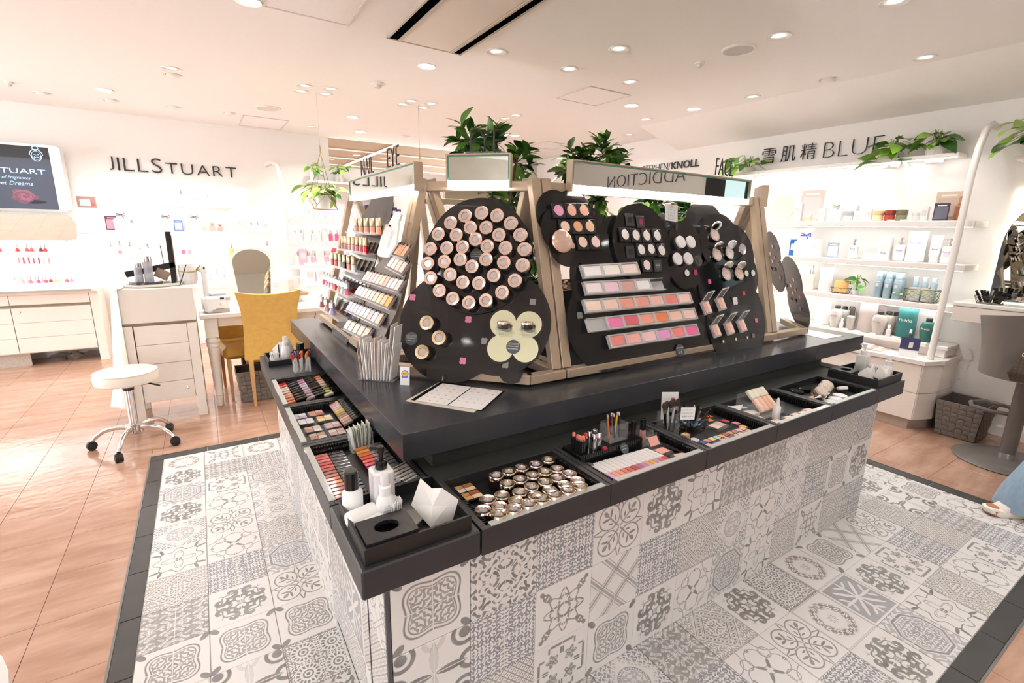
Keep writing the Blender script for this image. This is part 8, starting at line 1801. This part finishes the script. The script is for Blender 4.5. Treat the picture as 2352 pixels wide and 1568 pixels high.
part('flap', MB().add([(-.052, -.12, .06), (-.052, .14, .06), (-.024, .105, .152), (-.024, -.085, .152), (-.047, -.12, .06), (-.047, .14, .06), (-.019, .105, .152), (-.019, -.085, .152)], [(0, 1, 2, 3), (4, 7, 6, 5), (0, 4, 5, 1), (1, 5, 6, 2), (2, 6, 7, 3), (3, 7, 4, 0)]), MONO, t)
part('strap', MB().tube([(0, .10, .15), (.0, .07, .22), (.04, -.02, .36), (.1, -.05, .42)], .006, 6), pm('tan_strap', (.36, .17, .06), .5), t, True); part('gold_ring', MB().tube([(.0, .10+.012*math.cos(q), .16+.014*math.sin(q)) for q in [2*PI*i/12 for i in range(12)]], .003, 5, True), M_GOLD2, t, True); part('clasp', MB().box(-.058, -.053, -.03, .0, .055, .07, None, .001), M_GOLD2, t)
woven_basket(T(4.80, 1.07, 0), .135, .115, .27, 'large taupe woven basket beside the right cabinet', 1.2, 8, 7)
# ------------------------------------------------------------ shopper at the right edge
def skin_body(name, nodes, edges, m, parent, sub=2):
    me = bpy.data.meshes.new(name); me.from_pydata([n[:3] for n in nodes], edges, []); o = bpy.data.objects.new(name, me); col.objects.link(o)
    md = o.modifiers.new('skin', 'SKIN'); 
    for i, n in enumerate(nodes): me.skin_vertices[0].data[i].radius = (n[3], n[4] if len(n) > 4 else n[3])
    me.skin_vertices[0].data[0].use_root = True
    s_ = o.modifiers.new('sub', 'SUBSURF'); s_.levels = sub; s_.render_levels = sub; me.materials.append(m); o.parent = parent
    return o
t = thing('person', 'shopper in wide light blue jeans and cream sneakers walking in at the right edge', 'person', T(3.66, .50, 0))
SK = pm('skin', (.62, .40, .30), .5); JN = pm('light_denim', (.28, .40, .52), .85, var=.22, scale=60, stretch=(1, 1, .25), bump=.05)
hp = Vector((.32, -.38, .90))
bd = [(hp.x, hp.y, hp.z, .12, .10), (hp.x, hp.y, 1.10, .10, .085), (hp.x, hp.y, 1.30, .125, .095), (hp.x, hp.y, 1.42, .07, .06), (hp.x, hp.y, 1.49, .045), (hp.x-.01, hp.y+.01, 1.57, .07, .08), (hp.x-.01, hp.y+.01, 1.66, .08, .085),
      (hp.x-.10, hp.y-.14, 1.39, .05), (hp.x-.14, hp.y-.18, 1.13, .04), (hp.x-.20, hp.y-.10, .94, .032), (hp.x-.24, hp.y-.06, .86, .026, .014), (hp.x+.10, hp.y+.14, 1.39, .05), (hp.x+.14, hp.y+.18, 1.13, .04), (hp.x+.08, hp.y+.22, .94, .032), (hp.x+.04, hp.y+.24, .86, .026, .014),
      (hp.x-.07, hp.y+.09, .84, .09), (.13, -.16, .47, .065), (.0, .0, .09, .045), (hp.x+.05, hp.y-.09, .84, .09), (.40, -.46, .47, .065), (.50, -.52, .10, .045)]
ed = [(0, 1), (1, 2), (2, 3), (3, 4), (4, 5), (5, 6), (2, 7), (7, 8), (8, 9), (9, 10), (2, 11), (11, 12), (12, 13), (13, 14), (0, 15), (15, 16), (16, 17), (0, 18), (18, 19), (19, 20)]
for sgn, b0 in ((0, 10), (0, 14)):
    w_ = bd[b0]
    for q in range(5):
        i = len(bd); off = (q-2)*.012; ln = (.05, .07, .075, .07, .055)[q]
        bd += [(w_[0]-.01+off*.6, w_[1]+off, w_[2]-.05, .009), (w_[0]-.02+off*.7+(.03 if q == 0 else 0), w_[1]+off*1.1, w_[2]-.05-ln*.6, .008), (w_[0]-.035+off*.7+(.03 if q == 0 else 0), w_[1]+off*1.1, w_[2]-.05-ln, .006)]
        ed += [(b0, i), (i, i+1), (i+1, i+2)]
skin_body('body', bd, ed, SK, t)
skin_body('sweater', [(hp.x, hp.y, .92, .16, .125), (hp.x, hp.y, 1.12, .15, .115), (hp.x, hp.y, 1.32, .155, .12), (hp.x, hp.y, 1.43, .085, .075), (hp.x-.10, hp.y-.14, 1.39, .075), (hp.x-.14, hp.y-.18, 1.13, .062), (hp.x-.19, hp.y-.11, .97, .05), (hp.x+.10, hp.y+.14, 1.39, .075), (hp.x+.14, hp.y+.18, 1.13, .062), (hp.x+.09, hp.y+.215, .97, .05)], [(0, 1), (1, 2), (2, 3), (2, 4), (4, 5), (5, 6), (2, 7), (7, 8), (8, 9)], pm('oat_knit', (.68, .62, .54), .9, var=.1, scale=80), t)
def trouser(pts, rads):
    mb = MB(); n = 20; v = []; f = []
    for (p_, r) in zip(pts, rads): v += [(p_[0]+r*math.cos(2*PI*i/n)*(1+.05*math.sin(5*2*PI*i/n+p_[2]*9)), p_[1]+r*math.sin(2*PI*i/n)*(1+.05*math.cos(4*2*PI*i/n+p_[2]*7)), p_[2]) for i in range(n)]
    for k in range(len(pts)-1): f += [(k*n+i, k*n+(i+1) % n, (k+1)*n+(i+1) % n, (k+1)*n+i) for i in range(n)]
    f.append(tuple(range((len(pts)-1)*n, len(pts)*n))); return mb.add(v, f)
part('trouser_leg', trouser([(.0, -.005, .035), (.01, -.015, .12), (.05, -.06, .28), (.13, -.16, .48), (.20, -.25, .70), (hp.x-.06, hp.y+.07, .90), (hp.x-.02, hp.y+.02, .98)], (.118, .115, .11, .105, .11, .115, .12)), JN, t, True); part('trouser_leg', trouser([(.50, -.52, .05), (.49, -.51, .13), (.45, -.49, .28), (.40, -.46, .48), (.37, -.44, .70), (hp.x+.05, hp.y-.07, .90), (hp.x+.02, hp.y-.02, .98)], (.118, .115, .11, .105, .11, .115, .12)), JN, t, True)
def sneaker(M):
    sh = [(-.10, .036), (-.105, .0), (-.10, -.036), (-.03, -.042), (.05, -.040), (.12, -.046), (.165, -.030), (.178, 0), (.165, .032), (.12, .046), (.05, .04), (-.03, .042)]
    mb = MB(); k = len(sh); rings = [(1.0, 0, .0), (1.05, .0, .010), (1.05, 0, .028), (.98, 0, .034)]; 
    mb.add([(x*s, y*s, z+(.012 if x > .14 else 0)) for s, _, z in rings for x, y in sh], [tuple(range(k-1, -1, -1)), tuple(range(3*k, 4*k))]+[(r*k+i, r*k+(i+1) % k, (r+1)*k+(i+1) % k, (r+1)*k+i) for r in range(3) for i in range(k)])
    so = part('sole', mb, pm('cream_sole', (.80, .76, .68), .6), t, True, M); up = MB(); rg = [(.96, .034), (.92, .055), (.78, .075), (.55, .088), (.42, .10)]
    up.add([((x-.0)*s-(1-s)*.07, y*s, z-(.02*max(0, x)/.17 if z > .05 else 0)) for s, z in rg for x, y in sh], [(r*k+i, r*k+(i+1) % k, (r+1)*k+(i+1) % k, (r+1)*k+i) for r in range(4) for i in range(k)]+[tuple(range(4*k, 5*k))])
    part('shoe_upper', up, pm('cream_canvas', (.78, .73, .64), .8), t, True, M); part('toe_cap', MB().lathe([(.048, .0), (.05, .02), (.03, .038), (0, .04)], 14, T(.145, 0, .012), sx=.75, sy=.85), pm('tan_rubber', (.46, .20, .09), .6), t, True, M)
dirn = math.atan2(.115, -.16); sneaker(T(-.02, .0, 0) @ Rz(dirn)); sneaker(T(.50, -.52, 0) @ Rz(dirn+.1))
hd = Vector((hp.x-.01, hp.y+.01, 1.62)); part('hair', MB().lathe([(.10, -.16), (.115, -.05), (.112, .04), (.08, .105), (0, .125)], 20, T(hd.x+.015, hd.y-.012, hd.z)), pm('dark_hair', (.03, .02, .016), .5, var=.3, scale=90), t, True)
fd = Vector((-.81, .58, 0)); fs = Vector((-.58, -.81, 0))
for s_ in (-1, 1): part('eye', MB().lathe([(0, -.009), (.009, 0), (0, .009)], 10, T(*(hd+fd*.102+fs*.03*s_+Vector((0, 0, -.005))))), M_INK, t, True)
part('face', MB().lathe([(.03, -.10), (.065, -.075), (.078, -.02), (.075, .04), (.05, .075), (0, .085)], 20, T(*(hd+fd*.028))), SK, t, True); part('nose', MB().lathe([(.004, .03), (.012, -.012), (.009, -.02), (0, -.022)], 10, T(*(hd+fd*.104+Vector((0, 0, -.015))))), SK, t, True); part('mouth', MB().cbox(0, 0, 0, .004, .042, .01, T(*(hd+fd*.096+Vector((0, 0, -.06)))) @ Rz(math.atan2(fd.y, fd.x)), .002), pm('lips', (.50, .16, .15), .5), t)
# ------------------------------------------------------------ seen only in mirrors: wall behind the aisle
def refl(px, py, xw=XR-.01, ym=1.665):
    p_ = RY(px, py, ym); c_ = Vector((0, 2*ym, CAMH)); d = p_-c_; return c_+d*((xw-c_.x)/d.x)
a, b = refl(1398, 420), refl(1578, 398); ht = abs(refl(1490, 392).z-refl(1490, 420).z)
t = thing('wall_sign', 'thin grey ADDICTION lettering on the right wall near the aisle, mirrored in the FACE header', 'sign', T(XR-.01, (a.y+b.y)/2, (a.z+b.z)/2)); text_to('ADDICTION', Rz(-PI/2) @ Rx(PI/2), wd=abs(a.y-b.y), ht=ht, ext=.004, m=pm('thin_grey', (.12, .12, .13), .5), parent=t, name='letters', bold=-.02)
a, b = refl(1628, 405), refl(1719, 455)
t = thing('poster_screen', 'dark and pale blue poster screen on the right wall near the aisle', 'screen', T(XR-.025, (a.y+b.y)/2, (a.z+b.z)/2)); w_ = abs(a.y-b.y)/2; part('dark_half', MB().box(0, .02, -w_, w_, -.2, .2), M_BLACK, t); part('pale_half', MB().box(-.004, -.001, 0, w_-.02, -.19, .19), glow('pale_blue_screen', (.55, .75, .80), .4), t)
solid('white_table', MB().lathe([(.28, .70), (.30, .705), (.30, .725), (.28, .73), (0, .73)], 40).cyl(.03, .02, .70, 16).lathe([(.2, 0), (.2, .012), (.03, .02), (0, .02)], 32), pm('white_gloss', (.88, .88, .88), .18), 'edge of a round white table at the lower left corner', 'table', M=T(-.64, .935, 0), smooth=True)
struct('wall_rear', MB().box(-4.7, -4.6, -3.3, 2.2, 0, ZC+.1), pm('grey_concrete', (.50, .47, .41), .7, var=.15, scale=3)); struct('door_1', MB().box(-4.6, -4.56, -.9, .4, 0, 2.2).box(-4.562, -4.545, -.8, -.3, .2, 2.05, None, .01).box(-4.562, -4.545, -.2, .3, .2, 2.05, None, .01), pm('cream_door', (.66, .55, .36), .5))
bpy.data.scenes.remove(TS)
# ============================================================ tell look-alikes apart by their place
def _mid(o):
    ms = [c for c in ([o]+list(o.children)) if c.type == 'MESH']
    bpy_m = o.matrix_world
    return PJ(bpy_m @ Vector((0, 0, 0))) if not ms else PJ((bpy_m @ (ms[0].matrix_local if ms[0] is not o else Matrix.Identity(4))).translation)
bpy.context.view_layer.update()
_by = {}
for o in bpy.data.objects:
    if o.parent is None and 'label' in o.keys(): _by.setdefault(o['label'], []).append(o)
for lab, os_ in _by.items():
    if len(os_) < 2: continue
    vis = [(_mid(o)[0], o) for o in os_ if -40 < _mid(o)[0] < 2392 and -40 < _mid(o)[1] < 1608]
    if len(vis) < 2: continue
    vis.sort(key=lambda q: q[0])
    for k, (_, o) in enumerate(vis): o['label'] = lab+', '+ORDW(k+1)+' from left'
